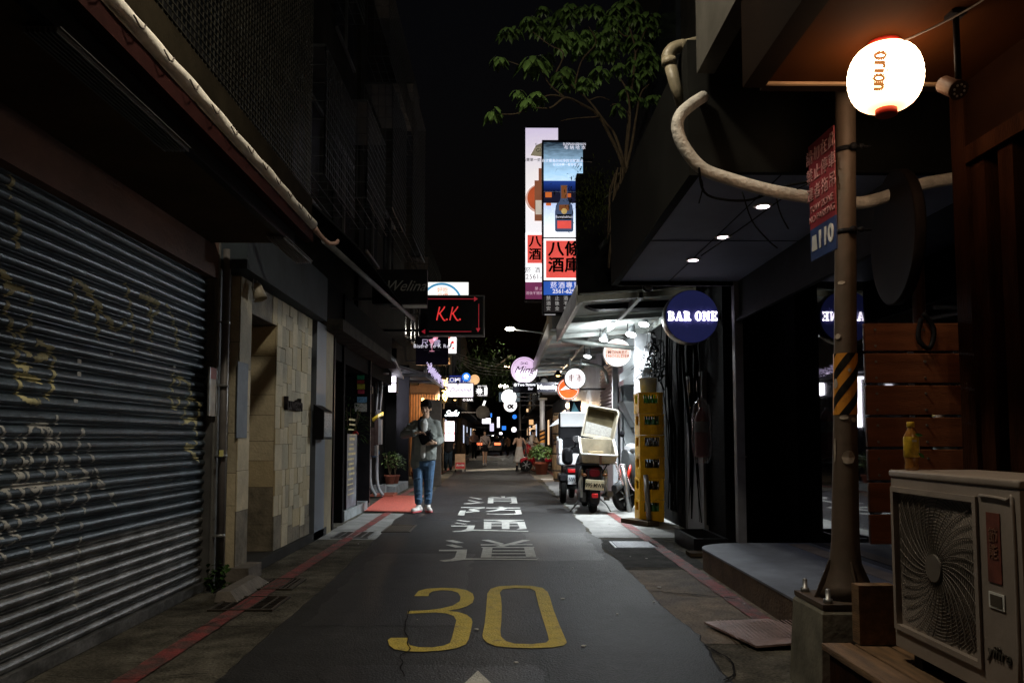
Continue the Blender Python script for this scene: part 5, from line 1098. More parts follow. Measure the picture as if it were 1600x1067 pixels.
mb = MB(); mb.lathe((LX.x, LX.y, LX.z+hh*.92), [(rad*.42,0),(rad*.44,.0),(rad*.44,.022),(rad*.40,.024)], 24, close=False); mb.lathe((LX.x, LX.y, LX.z-hh*.93-.025), [(rad*.27,0),(rad*.29,.002),(rad*.29,.03),(rad*.26,.03)], 24); mb.build('rim', RDP, ln)
mb = MB(); mb.tube(smooth([(LX.x-.05,LX.y,LX.z+hh), (LX.x-.035,LX.y,LX.z+hh+.05), (LX.x,LX.y,LX.z+hh+.06), (LX.x+.035,LX.y,LX.z+hh+.05), (LX.x+.05,LX.y,LX.z+hh)]), .003, 6); mb.tube([(LX.x,LX.y,LX.z+hh+.06),(LX.x+.01,LX.y,2.862)], .004, 6); mb.build('wire_handle', BLK, ln)
# painted name down the lantern (in the paper)
def on_lantern(px, py):
    d = ray(px, py); 
    # sphere-like intersection
    dn = d.normalized(); t_ = (LX-CL).length-.25
    for _ in range(500):
        q = CL+dn*t_-LX; sn = max(-1, min(1, q.z/(hh*.93))); rr_ = rad*math.cos(math.asin(sn))**.62
        if math.hypot(q.x, q.y) < rr_: break
        t_ += .0008
    return CL+dn*(t_-.012)
mb = MB()
def lstroke(l, w):
    pts = [on_lantern(x/2.6675+1200, y/2.6675) for x, y in [tuple(v)[:2] for v in smooth([(*q, 0) for q in l], 3)]]
    for a, b in zip(pts, pts[1:]):
        dd = (b-a)
        if dd.length < 1e-5: continue
        vn = (CL-a).normalized(); s__ = dd.normalized().cross(vn)*w; mb.add([a+s__, b+s__, b-s__, a-s__], [(0,1,2,3)])
for l in ([(470,218),(446,228),(444,240),(468,246),(490,238),(490,224),(470,218)], [(442,262),(488,262)], [(478,262),(488,272),(482,284)], [(442,296),(484,296)], [(494,296),(500,296)], [(462,312),(442,320),(444,336),(464,340),(484,332),(482,318),(462,312)], [(440,352),(482,352)], [(474,352),(482,364),(470,372),(440,372)]):
    lstroke(l, .0072)
mb.build('painted_lettering', mat('lantern_ink', (.3,.08,.03), .7, emit=(.62,.22,.05), es=.8), ln)
ln2 = copy_tree(ln); ln2.location = (1.75, .75, LX.z); ln2['label'] = 'added second paper lantern, nearer the camera and out of the picture'  # unseen added copy, lights the air conditioner, deck and fence from the front
light('lantern_bulb', 'POINT', (LX.x, LX.y, LX.z+hh+.10), .35, (1,.6,.3), size=.03, parent=ln)
# security camera at the lantern
sc_ = thing('security_camera', 'brown bullet security camera with a ring of diodes right of the paper lantern', 'security camera', P(1497, 90, 3.0)); p = P(1496, 92, 3.0)
mb = MB(); mb.cbox((p.x, p.y, 2.857), (.06,.06,.014)); mb.tube([(p.x, p.y, 2.855), (p.x, p.y, P(1497,128,3.0).z)], .012); mb.build('stem', BLK, sc_)
p = P(1495, 140, 3.0); ax = Vector((.15,-.8,-.6)).normalized()
MB().lathe(p-ax*.05, [(.018,-.04),(.033,-.035),(.036,.05),(.038,.065),(.032,.06)], 16, ax).build('camera_body', mat('brown_grey_plastic', (.06, .035, .025), .4), sc_)
mb = MB()
for k in range(8):
    q = ax.to_track_quat('Z','Y').to_matrix() @ Vector((.022*math.cos(k*.785), .022*math.sin(k*.785), 0)); mb.ell(p+ax*.016+q, .005, .005, .005, 5)
mb.build('diodes', mat('diode', (.5,.45,.4), .2), sc_)
# ------------------------------------------------------------------ lamp post with street lamp and boards
PY = 3.86; PX = P(1314, 690, PY).x
POLE = mat('grimy_pole_paint', (.11, .075, .055), .6, .2, vary=.5, scale=7, bump=.12, bscale=25, col2=(.08, .06, .042))
TPX = P(1321, 200, PY); B0 = Vector((PX, PY, P(1314, 940, PY).z+.024)); LEAN = (TPX-B0).normalized()
def px_at(z): return PX+LEAN.x/LEAN.z*(z-B0.z)
lp = thing('lamp_post', 'grimy steel lamp post on a tapered concrete plinth at right', 'lamp post', (PX, PY, 0))
pc = P(1314, 940, PY).z; zt = pc
a_ = .20; b_ = .235
mb = MB(); rr = lambda h, z: [Vector((PX+sx_*h, PY+sy_*h, z)) for sx_, sy_ in ((-1,-1),(1,-1),(1,1),(-1,1))]
mb.loft([rr(.205,0), rr(.185, zt-.02), rr(.175, zt)], smooth=False); mb.build('plinth', mat('painted_concrete_plinth', (.20, .19, .15), .7, vary=.45, scale=5, bump=.15), lp)
mb = MB(); mb.cbox((PX, PY, zt+.012), (.36, .36, .022)); mb.lathe((PX, PY, zt+.024), [(.13,0),(.10,.06),(.078,.13),(.065,.24),(.054,.9),(.049,2.0),(.046,3.4),(.042,4.4)], 24, LEAN); mb.build('pole', POLE, lp)
mb = MB()
for sx_, sy_ in ((-1,-1),(1,-1),(-1,1),(1,1)): mb.lathe((PX+.14*sx_, PY+.14*sy_, zt+.023), [(.022,0),(.022,.02),(.012,.022),(.012,.06),(.008,.065)], 8)
for k in range(4):
    a = k*math.pi/2+.785; mb.box((PX-.004, PY, zt+.02), (PX+.004, PY+.14, zt+.03))
mb.build('bolt', STEEL, lp)
for k in range(4):
    a = k*math.pi/2; c, s_ = math.cos(a), math.sin(a); g_ = MB()
    f3 = lambda r, z, o: (PX+c*r-s_*o, PY+s_*r+c*o, z)
    g_.poly([f3(.06,zt+.023,-.004), f3(.15,zt+.023,-.004), f3(.075,zt+.2,-.004), f3(.06,zt+.2,-.004)], (-s_*.008, c*.008, 0)); g_.build('gusset', POLE, lp)
# hazard stripes, tape and stickers wrapped on the pole
def wrap(z0f, z1f, m, name, a0=0, a1=360, r=.066, n=28):
    mb = MB(); vs = []
    for i in range(n+1):
        a = R(a0+(a1-a0)*i/n); vs += [(px_at(z0f(a))+r*math.cos(a), PY+r*math.sin(a), z0f(a)), (px_at(z1f(a))+r*math.cos(a), PY+r*math.sin(a), z1f(a))]
    mb.add(vs, [(2*i, 2*i+2, 2*i+3, 2*i+1) for i in range(n)], True); return mb.build(name, m, lp)
za = P(1314, 648, PY).z; zb_ = P(1314, 553, PY).z; HAZ = mat('hazard_yellow', (.55, .22, .02), .5, vary=.45, scale=14, col2=(.2,.09,.02), thr=(.3,.45))
wrap(lambda a: za, lambda a: zb_, HAZ, 'hazard_band', r=.0560)
for k in range(-2, 4):
    zz = za+.02+k*.125; sl_f = lambda a, o: min(zb_, max(za, zz+o+(a-math.pi)*.072))
    wrap(lambda a: sl_f(a, 0), lambda a: sl_f(a, .058), mat('hazard_black', (.02,.018,.016), .5, vary=.5, scale=20), 'hazard_stripe', 180, 360, r=.0568)
for px, py, w, h in ((1308,444,14,6),(1305,527,10,9),(1303,600,8,16),(1318,714,20,22),(1298,703,4,36),(1312,652,14,7),(1326,656,9,8),(1320,580,6,7)):
    p = P(px, py, PY); ang = math.asin(max(-.95, min(.95, (p.x-px_at(p.z))/.058))); k = PY/F
    hw = R(math.degrees(w/2*k/.058)); c_ = -math.pi/2+ang; mb = MB(); nn = 8; ring_ = []
    for i in range(16):
        t_ = 2*math.pi*i/16; aa = c_+hw*math.cos(t_)*random.uniform(.8,1.1); z = p.z+h/2*k*math.sin(t_)*random.uniform(.85,1.1); rad2 = .0625 if py > 690 else (.0590 if py > 500 else .0535)
        ring_.append(Vector((px_at(z)+rad2*math.cos(aa), PY+rad2*math.sin(aa), z)))
    ce = sum(ring_, Vector())/16; mb.add([ce+Vector((math.cos(c_), math.sin(c_), 0))*.001]+ring_, [(0, i+1, (i+1) % 16+1) for i in range(16)])
    mb.build('sticker', mat('torn_pale_sticker', (.40, .34, .28), .7, vary=.4, scale=30), lp)
mb = MB(); mb.tube([(px_at(4.7), PY, 4.7), (PX-.5, PY-.1, 5.0), (PX-1.65, PY-.3, 5.08)], .03, 10); mb.build('arm', POLE, lp)
LH = Vector((PX-1.85, PY-.34, 5.05))
MB().rbox((LH.x-.3, LH.y-.11, LH.z-.03), (LH.x+.25, LH.y+.11, LH.z+.06), .03).build('lamp_head', GREYM, lp)
MB().box((LH.x-.25, LH.y-.09, LH.z-.04), (LH.x+.15, LH.y+.09, LH.z-.031)).build('lens', glow('street_lamp_lens', (1,.78,.5), 12), lp)
STREET = light('street_lamp_light', 'SPOT', (LH.x-.05, LH.y, LH.z-.06), 105, (1,.84,.62), (LH.x+.1, LH.y+1.2, 0), .12, 64, .8, lp)
light('street_lamp_spill', 'POINT', (LH.x-.05, LH.y, LH.z-.12), 165, (1,.90,.70), size=.12, parent=lp)
# red/blue warning board on the pole
bd = thing('warning_board', 'dark red warning board with blue foot reading 110, strapped to the lamp post', 'sign', (PX-.03, PY-.08, 2.4))
pa = P(1304, 196, PY-.02); ang = R(-66); 
zt_ = pa.z; zb2 = P(1305, 388, PY-.02).z; Wd = .30
Rb = Matrix(((math.cos(ang), 0, 0), (0, 1, 0), (0, 0, 1)))
far = None
# the board runs from the pole outwards (-x) and away, so it is seen steeply
u = Vector((-.105, .50, 0)); u = Vector((-.03, .9995, 0)); nb = Vector((-u.y, u.x, 0)); nb = Vector((-.9995, -.03, 0))
o_ = Vector((pa.x, PY-.02, zb2)); H = zt_-zb2
def panel(z0, z1, m, name, d=0, u0=0, u1=1):
    a = o_+u*Wd*u0+Vector((0,0,z0)); b = o_+u*Wd*u1+Vector((0,0,z0)); dd = nb*d
    mb = MB(); mb.poly([a+dd, b+dd, b+Vector((0,0,z1-z0))+dd, a+Vector((0,0,z1-z0))+dd], nb*.008); return mb.build(name, m, bd)
panel(H*.27, H, mat('dark_red_board_face', (.20, .02, .03), .5, vary=.25), 'red_panel'); panel(0, H*.27, mat('dark_blue_board_face', (.02, .04, .13), .5), 'blue_panel')
RB = Matrix((( -u.x, 0, nb.x), (-u.y, 0, nb.y), (0, 1, 0)))
TXR = mat('faded_board_text', (.42, .20, .20), .6); TXW = mat('board_white', (.55, .55, .55), .6)
cen = lambda f, z: o_+u*Wd*f+nb*.011+Vector((0,0,z))
for r_i, row in enumerate(('請勿在此', '禁止停車', '違者拖吊')):
    text(row, .082, cen(.5, H*(.88-.16*r_i)), TXR, bd, rot=RB, sp=1.15)
text('TOW ZONE', .05, cen(.5, H*.43), TXR, bd, rot=RB); text('NO PARKING', .05, cen(.5, H*.345), TXR, bd, rot=RB)
text('110', .125, cen(.38, H*.14), TXW, bd, rot=RB, offset=.03); mb = MB()
c0 = cen(.82, H*.14); mb.add([c0-u*.035-Vector((0,0,.04)), c0+u*.035-Vector((0,0,.04)), c0+u*.025+Vector((0,0,.04)), c0-u*.025+Vector((0,0,.04))], [(0,1,2,3)]); mb.build('telephone_mark', TXW, bd)
mb = MB()
for py in (236, 364):
    z = P(1314, py, PY).z; q_x = px_at(z); mb.lathe((q_x, PY, z), [(.050,-.012),(.053,-.012),(.053,.012),(.050,.012)], 20, close=False)
    mb.tube([(q_x+.03, PY-.06, z), (q_x+.10, PY-.06, z)], .006, 6); mb.ell((q_x+.05, PY-.065, z), .018, .012, .014, 6); mb.ell((q_x+.01, PY-.07, z), .02, .012, .018, 6)
mb.build('strap', BLK, bd)
# round dark board seen edge on
rd = thing('round_board', 'large dark disc sign seen almost edge on between the lamp post and timber wall', 'sign', P(1404, 370, 4.0)); p = P(1403, 372, 4.15)
ax = Vector((-.989, .148, 0)); rr_ = 107*4.15/F
MB().lathe(p, [(rr_*.98,-.02),(rr_,-.01),(rr_,.03),(rr_*.97,.035)], 48, ax).build('disc', mat('dark_disc_paint', (.015, .011, .010), .6, vary=.4, scale=5), rd)
mb = MB(); z = P(1440, 450, 4.1).z; mb.tube([(p.x+.10, 4.15, 0), (p.x+.10, 4.15, p.z+.1)], .032, 10); mb.build('support_pipe', mat('rusty_pipe', (.12,.045,.02), .7, vary=.4), rd)
# timber fence of boards
fn = thing('board_fence', 'fence of wide orange brown horizontal boards behind the air conditioner', 'fence', (1.9, 3.6, 0))
FY = 3.85; WOOD = mat('orange_brown_board', (.24, .085, .035), .5, vary=.35, scale=4, stretch=(.5, 4, 5), bump=.2, bscale=60)
zs_ = [503,550,600,650,700,752,802,852]; dx0 = P(1351, 520, FY).x; dx1 = P(1546, 560, FY).x
for i in range(7):
    zt2 = P(1400, zs_[i]+2, FY).z; zb3 = P(1400, zs_[i+1]-2, FY).z; xe_ = dx0 if i < 5 else dx0
    if i >= 5: x_r = P(1392, 800, FY).x+.25
    else: x_r = dx1
    MB().rbox((xe_, FY, zb3), (x_r, FY+.025, zt2), .004).build('board', WOOD, fn)
mb = MB(); mb.box((dx0+.25, FY+.027, .0), (dx0+.33, FY+.09, P(1400,505,FY).z-.01)); mb.box((dx1-.12, FY+.025, .0), (dx1-.04, FY+.09, P(1400,505,FY).z-.01)); mb.build('post', TMB, fn)
mb = MB(); 
for i in range(5):
    for x in (dx0+.05, dx0+.29, dx1-.08):
        for dz in (.03, .11): mb.disc((x, FY-.001, P(1400, zs_[i+1], FY).z+dz), .006, .004, n=8)
mb.build('screws', STEEL, fn)
tag(MB().tube(smooth([(dx0+.27,FY-.02,P(1446,505,FY).z+.02),(dx0+.25,FY-.025,P(1446,530,FY).z),(dx0+.30,FY-.03,P(1446,545,FY).z),(dx0+.33,FY-.02,P(1446,515,FY).z),(dx0+.28,FY-.02,P(1446,500,FY).z+.03)]), .012, 8).build('black_strap', BLK), 'black strap looped over the top board of the fence', 'strap')
# wooden deck planks with dark side
dk = thing('plank_deck', 'weathered timber plank deck carrying the air conditioner', 'deck', (1.7, 2.8, 0))
DKP = mat('weathered_plank', (.20, .115, .055), .75, vary=.5, scale=6, stretch=(5, .7, 5), bump=.4)
dz = .33
for i in range(6):
    x = 1.36+.135*i; mb = MB(); mb.rbox((x, 1.2, dz-.03), (x+.125, 3.46-.02*(i % 2), dz), .004); mb.build('plank', DKP, dk)
mb = MB(); mb.box((1.37, 1.3, .0), (1.43, 3.4, dz-.031)); mb.box((1.44, 3.3, 0), (2.15, 3.38, dz-.031)); mb.box((1.44, 2.2, 0), (2.15, 2.28, dz-.031)); mb.build('bearer', TMB, dk)
MB().box((1.50, 3.40, .335), (1.66, 3.47, .58)).build('side_block', DKP, dk)
# air conditioner
ac = thing('air_conditioner', 'dusty cream air conditioner outdoor unit standing on the plank deck', 'air conditioner', (1.66, 2.8, dz))
A0, A1, AX0, AX1, AZ0, AZ1 = 2.40, 3.20, 1.555, 1.90, .385, 1.075
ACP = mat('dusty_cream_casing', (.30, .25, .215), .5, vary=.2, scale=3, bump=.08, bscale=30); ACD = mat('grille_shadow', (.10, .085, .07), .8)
mb = MB(); mb.box((AX0+.012, A0, AZ0), (AX1, A1, AZ1-.028)); mb.build('casing', ACP, ac)
mb = MB(); mb.rbox((AX0-.006, A0-.008, AZ1-.028), (AX1+.008, A1+.008, AZ1), .008); mb.build('lid', ACP, ac)
fy0, fy1 = A0+.235, A1-.03; fz0, fz1 = AZ0+.09, AZ1-.085
mb = MB(); fx = AX0
for a, b in (((A0,AZ0),(A1,fz0)),((A0,fz1),(A1,AZ1-.03)),((A0,fz0),(fy0,fz1)),((fy1,fz0),(A1,fz1))): mb.box((fx, a[0], a[1]), (fx+.012, b[0], b[1]))
fr = mb.build('front_panel', ACP, ac)
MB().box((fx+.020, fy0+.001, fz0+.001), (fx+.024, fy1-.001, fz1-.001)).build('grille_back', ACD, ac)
mb = MB(); cy, cz = (fy0+fy1)/2, (fz0+fz1)/2
for k in range(1, 34):      # concentric rings clipped to the opening
    r = .012*k+.02
    if r > .42: break
    pts_ = []
    for j in range(73):
        a = 2*math.pi*j/72; y = cy+r*math.cos(a); z = cz+r*math.sin(a); ok = fy0+.004 < y < fy1-.004 and fz0+.004 < z < fz1-.004
        if ok: pts_.append((fx+.010, y, z))
        if (not ok or j == 72) and len(pts_) > 1: mb.tube(pts_, .0017, 4, False)
        if not ok: pts_ = []
for k in range(36):         # swirling spokes
    a0 = 2*math.pi*k/36; pts_ = []
    for j in range(14):
        r = .05+.034*j; a = a0+.9*(j/13)**.8; y = cy+r*math.cos(a); z = cz+r*math.sin(a)
        if not (fy0+.004 < y < fy1-.004 and fz0+.004 < z < fz1-.004): break
        pts_.append((fx+.006, y, z))
    if len(pts_) > 1: mb.tube(pts_, .0019, 4, False)
mb.disc((fx+.004, cy, cz), .05, .014, (-1,0,0), 24); mb.build('fan_grille', mat('grey_cream_grille', (.13,.11,.092), .6, vary=.2), ac)
mb = MB()
for a, b in (((fy0-.02,fz0-.02),(fy1+.02,fz0)),((fy0-.02,fz1),(fy1+.02,fz1+.02)),((fy0-.02,fz0),(fy0,fz1)),((fy1,fz0),(fy1+.02,fz1))): mb.box((fx-.010, a[0], a[1]), (fx-.0005, b[0], b[1]))
mb.build('grille_surround', ACP, ac)
# moulded frame of the right hand strip, handle and badges
mb = MB(); mb.tube(smooth([(fx-.003, A0+.03, AZ0+.06), (fx-.003, A0+.03, AZ1-.10), (fx-.003, A0+.06, AZ1-.065), (fx-.003, A0+.20, AZ1-.06)], 4), .006, 6); mb.build('moulding', ACP, ac)
mb = MB(); mb.box((fx-.003, A0+.10, AZ1-.33), (fx-.0005, A0+.17, AZ1-.11)); mb.build('red_sticker', mat('dull_red_sticker', (.16,.04,.025), .6, vary=.4, scale=20), ac)
text('節\n能', .05, (fx-.004, A0+.135, AZ1-.21), mat('dull_sticker_text', (.22,.10,.06), .6), ac, rot=Matrix(((0,0,-1),(-1,0,0),(0,1,0))))
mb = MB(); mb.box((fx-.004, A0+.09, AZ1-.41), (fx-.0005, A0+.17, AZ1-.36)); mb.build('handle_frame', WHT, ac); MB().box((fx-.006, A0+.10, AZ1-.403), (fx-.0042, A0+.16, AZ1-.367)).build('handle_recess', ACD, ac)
text('yifire', .06, (fx-.003, A0+.13, AZ1-.55), mat('dull_badge', (.08,.07,.06), .5), ac, rot=Matrix(((0,0,-1),(-1,0,0),(0,1,0))), shear=.2)
mb = MB(); mb.box((AX0+.06, A0-.004, AZ0+.02), (AX1-.01, A0-.0005, AZ1-.05)); mb.build('side_panel', ACP, ac)
mb = MB(); mb.box((AX0+.08, A0-.018, AZ1-.30), (AX1-.02, A0-.0045, AZ1-.10)); mb.box((AX0+.09, A0-.03, AZ1-.325), (AX1, A0-.0045, AZ1-.302)); mb.build('service_cover', ACP, ac)
mb = MB(); mb.box((AX0+.07, A0-.0055, AZ1-.065), (AX0+.17, A0-.0042, AZ1-.05)); mb.build('rating_label', LETB, ac)
mb = MB()
for z in (AZ1-.02, AZ1-.18, AZ1-.42, AZ1-.62): mb.disc((AX0+.045, A0-.003, z), .010, .006, n=10)
mb.build('screws', IRON, ac)
mb = MB(); mb.tube(smooth([(AX0+.16, A0-.02, AZ1-.32), (AX0+.17, A0-.05, AZ1-.42), (AX0+.22, A0-.06, AZ1-.55), (AX0+.3, A0-.05, AZ0)]), .013, 8); mb.tube(smooth([(AX0+.20, A0-.02, AZ1-.32), (AX0+.24, A0-.05, AZ1-.45), (AX0+.30, A0-.05, AZ0+.1)]), .010, 8); mb.build('refrigerant_hose', mat('brown_hose', (.09,.055,.04), .6), ac)
mb = MB()
for y in (A0+.1, A1-.16): mb.box((AX0+.02, y, dz), (AX1-.02, y+.06, AZ0))
mb.build('foot', BLK, ac)
# tea bottle
bt = P(1425, 731, 3.14); bz = AZ1; tb_ = thing('tea_bottle', 'plastic bottle of tea with yellow cap and label standing on the air conditioner', 'bottle', (bt.x, 3.14, bz)); c = (bt.x, 3.14, bz)
MB().lathe(c, [(.018,.0),(.026,.003),(.027,.012),(.024,.03),(.027,.05),(.028,.12),(.026,.135),(.018,.152),(.012,.163),(.012,.172)], 24).build('bottle', mat('amber_tea', (.32,.14,.03), .12, vary=.2, spec=.8), tb_)
MB().lathe(c, [(.0278,.052),(.0290,.054),(.0290,.125),(.0272,.133)], 24, close=False).build('label_wrap', mat('yellow_tea_label', (.65,.42,.03), .4, vary=.4, scale=40), tb_)
lm = mat('label_white', (.6,.55,.5), .5); mb = MB()
for a0, a1, z0, z1 in ((-50,-20,.06,.118),(-110,-75,.112,.120)):
    vs = []
    for i in range(7):
        a = R(a0+(a1-a0)*i/6); vs += [(c[0]+.0296*math.cos(a), c[1]+.0296*math.sin(a), bz+z0), (c[0]+.0296*math.cos(a), c[1]+.0296*math.sin(a), bz+z1)]
    mb.add(vs, [(2*i,2*i+2,2*i+3,2*i+1) for i in range(6)])
mb.build('label_print', lm, tb_); lf = MB(); leaf(lf, Vector((c[0]+.012, c[1]-.029, bz+.07)), Vector((1,-.3,-1)), Vector((0,-1,0)), .03, .014, 0); leaf(lf, Vector((c[0]+.0, c[1]-.030, bz+.142)), Vector((1,-.3,-.2)), Vector((0,-1,0)), .03, .014, 0); lf.build('leaf_print', mat('leaf_print_green', (.03,.16,.02), .5), tb_)
MB().lathe((c[0], c[1], bz+.170), [(.0135,0),(.0145,.002),(.0145,.019),(.0125,.021)], 20).build('cap', mat('yellow_cap', (.65,.42,.03), .4), tb_)
# lagged white pipe run and grey drain pipes
LAG = mat('white_pipe_lagging', (.62, .59, .54), .7, vary=.4, scale=9, bump=.5, bscale=45)
wp = [(1098,152,4.55),(1080,164,4.4),(1062,182,4.36),(1059,205,4.36),(1072,235,4.36),(1100,265,4.36),(1150,283,4.34),(1200,297,4.32),(1260,308,4.3),(1330,317,4.3),(1370,312,4.3),(1430,291,4.3),(1480,281,4.3),(1530,276,4.25)]
tag(MB().tube(smooth([P(a, b, c_-.12) for a, b, c_ in wp], 5), [.034]*66, 12).build('lagged_pipe', LAG), 'white lagged pipe snaking below the canopy edge in front of the blue ceiling', 'pipe')
wp = [(1150,150,4.8),(1118,160,4.6),(1098,178,4.5)]
GP = mat('beige_pvc_pipe', (.30, .26, .18), .45, vary=.4, scale=8, bump=.15)
pp = thing('drain_pipe', 'dirty beige drain pipe with elbow sticking out of the upper right wall', 'pipe', P(1050, 90, 4.6))
MB().tube([P(1125,57,4.75), P(1080,69,4.65), P(1060,74,4.6)], .034, 14).build('pipe', GP, pp)
MB().tube(smooth([P(1068,72,4.62), P(1052,77,4.6), P(1044,88,4.6), P(1046,100,4.6)], 4), .040, 14).build('elbow', GP, pp)
MB().tube([P(1045,94,4.6), P(1054,128,4.6), P(1066,164,4.6)], .036, 14).build('pipe', GP, pp)
MB().lathe(P(1045,97,4.6), [(.044,-.02),(.044,.02)], 16).build('collar', GP, pp)
tag(MB().tube([P(1072,120,7.6), P(1040,185,7.7), P(1008,245,7.8), P(975,325,7.9)], .07, 12).build('downpipe', mat('dark_grey_pipe', (.13,.12,.10), .6)), 'thick grey diagonal downpipe behind the tree stems at upper right', 'pipe')  # plain dark grey pipe colour
tag(MB().rbox((P(1067,90,4.9).x, 4.9, P(1067,121,4.9).z), (P(1097,90,4.9).x, 5.1, P(1067,99,4.9).z), .02).build('junction_box', mat('grey_junction_box', (.28,.26,.24), .5)), 'small grey junction box beside the beige drain pipe', 'junction box')
mb = MB()
for l, r in (([(1092,262,4.2),(1100,300,4.25),(1130,312,4.25),(1175,312,4.25),(1225,292,4.25),(1262,285,4.2)], .007), ([(1160,300,4.3),(1175,345,4.3),(1200,375,4.3),(1215,388,4.3)], .004), ([(1210,290,4.3),(1218,330,4.3),(1232,358,4.3)], .004), ([(1090,270,4.3),(1098,290,4.3),(1092,318,4.3)], .004), ([(1265,286,4.1),(1230,305,4.2),(1165,352,4.3),(1095,400,4.4)], .003)):
    mb.tube(smooth([P(*q) for q in l], 4), r, 6)
tag(mb.build('hanging_cables', CABLE), 'black cables drooping from the white lagged pipe under the blue ceiling', 'cable')
# upper right building mass behind the canopies
ur = thing('right_apartment_block', 'dark upper storeys above the blue grey bar at right', 'building', (4, 8, 3))
mb = MB(); mb.box((1.75, 4.4, 3.5), (7, 10.4, 11)); mb.box((1.12, 4.52, 2.81), (7, 7.7, 3.45)); mb.build('wall', mat('dark_upper_render', (.03,.028,.025), .85, vary=.4), ur)
for y in (5.2, 7.6): w = MB().box((1.70, y, 4.6), (1.749, y+1.4, 5.9)).build('window', mat('unlit_window', None), ur)
tag(MB().box((1.45, 4.38, 3.35), (1.60, 4.7, 3.75)).build('wall_unit', mat('grey_render_fascia', None)), 'small grey wall unit above the white lagged pipe', 'vent box')
# ================================================================== RIGHT, MIDDLE: lit shop with sheet canopy
sh = thing('lit_shop', 'brightly lit shop front with pale walls behind the scooters', 'building', (3, 15, 0))
PALE = mat('pale_shop_wall', (.42, .45, .47), .45, vary=.25, scale=3)
mb = MB(); mb.box((3.3, 13.0, 0), (7, 25, 3.6)); mb.box((2.15, 17.4, 0), (3.3, 25, 3.6)); mb.build('wall', PALE, sh)
mb = MB(); mb.box((2.42, 13.0, .0), (3.3, 13.06, 3.2)); mb.build('side_wall', mat('stainless_wall', (.45,.47,.48), .3, .6, vary=.3, scale=2), sh)
a = P(990, 560, 12.9); mb = MB(); mb.box((P(986,1,12.9).x, 12.85, 0), (P(1000,1,12.9).x, 12.99, 2.9)); mb.build('door_jamb', mat('bright_white_frame', (.42,.43,.45), .4), sh)
mb = MB(); mb.box((P(951,1,15.2).x, 15.1, 0), (P(958,1,15.2).x, 15.2, 2.75)); mb.box((P(962,1,15.2).x, 15.1, 0), (P(967,1,15.2).x, 15.2, 2.75)); mb.build('door_frame', mat('bright_white_frame', None), sh)
MB().box((2.25, 15.1, 0), (3.3, 15.16, 3.2)).build('back_wall', PALE, sh)
kl = thing('kitchen_lamp', 'added bright ceiling lamp inside the lit shop above the hood', 'lamp', (2.75, 13.9, 2.85)); MB().rbox((2.6, 13.7, 2.84), (2.9, 14.1, 2.88), .01).build('panel', glow('flood_lens', (.93,.98,1), 14), kl); light('kitchen_light', 'POINT', (2.75, 13.9, 2.78), 42, (.92,.98,1), size=.12, parent=kl)  # added lamp, brightens the shop wall behind the scooters and crates
# roller shutter further along and kitchen fittings
mb = MB()
for i in range(24):
    z = .9+i*.075; mb.add([(2.14,15.6,z),(2.10,15.6,z+.035),(2.14,15.6,z+.07),(2.14,17.4,z+.07),(2.10,17.4,z+.035),(2.14,17.4,z)], [(0,1,4,5),(1,2,3,4)])
mb.box((2.12, 15.5, 0), (2.2, 15.6, 2.8)); mb.box((2.145, 15.6, 0), (2.2, 17.4, 2.75)); mb.build('roller_shutter', mat('rosy_grey_slats', (.34,.28,.28), .5, .3), sh)
SS = mat('stainless_steel', (.5,.52,.53), .3, .85, vary=.25, scale=3)
hd = thing('kitchen_hood', 'stainless kitchen hood and cupboards in the lit shop', 'kitchen hood', (2.9, 14.5, 1.5)); mb = MB()
x0, x1 = P(968,1,14.2).x, P(1000,1,14.2).x; za, zb3 = P(980,627,14.2).z, P(980,600,14.2).z
mb.box((x0+.02, 14.3, zb3), (3.2, 15, zb3+.6)); mb.build('cupboard', SS, hd)
mb = MB(); mb.loft([[Vector((x0,14.2,za)),Vector((3.2,14.2,za)),Vector((3.2,15,za)),Vector((x0,15,za))],[Vector((x0+.25,14.4,za-.45)),Vector((3.0,14.4,za-.45)),Vector((3.0,15,za-.45)),Vector((x0+.25,15,za-.45))]], smooth=False); mb.build('hood', SS, hd)
mb = MB(); mb.poly([P(968,585,13.8), P(999,562,13.8), P(999,574,13.8), P(968,597,13.8)], (0,.1,0)); mb.build('rolled_awning', mat('pale_shop_wall', None), hd)
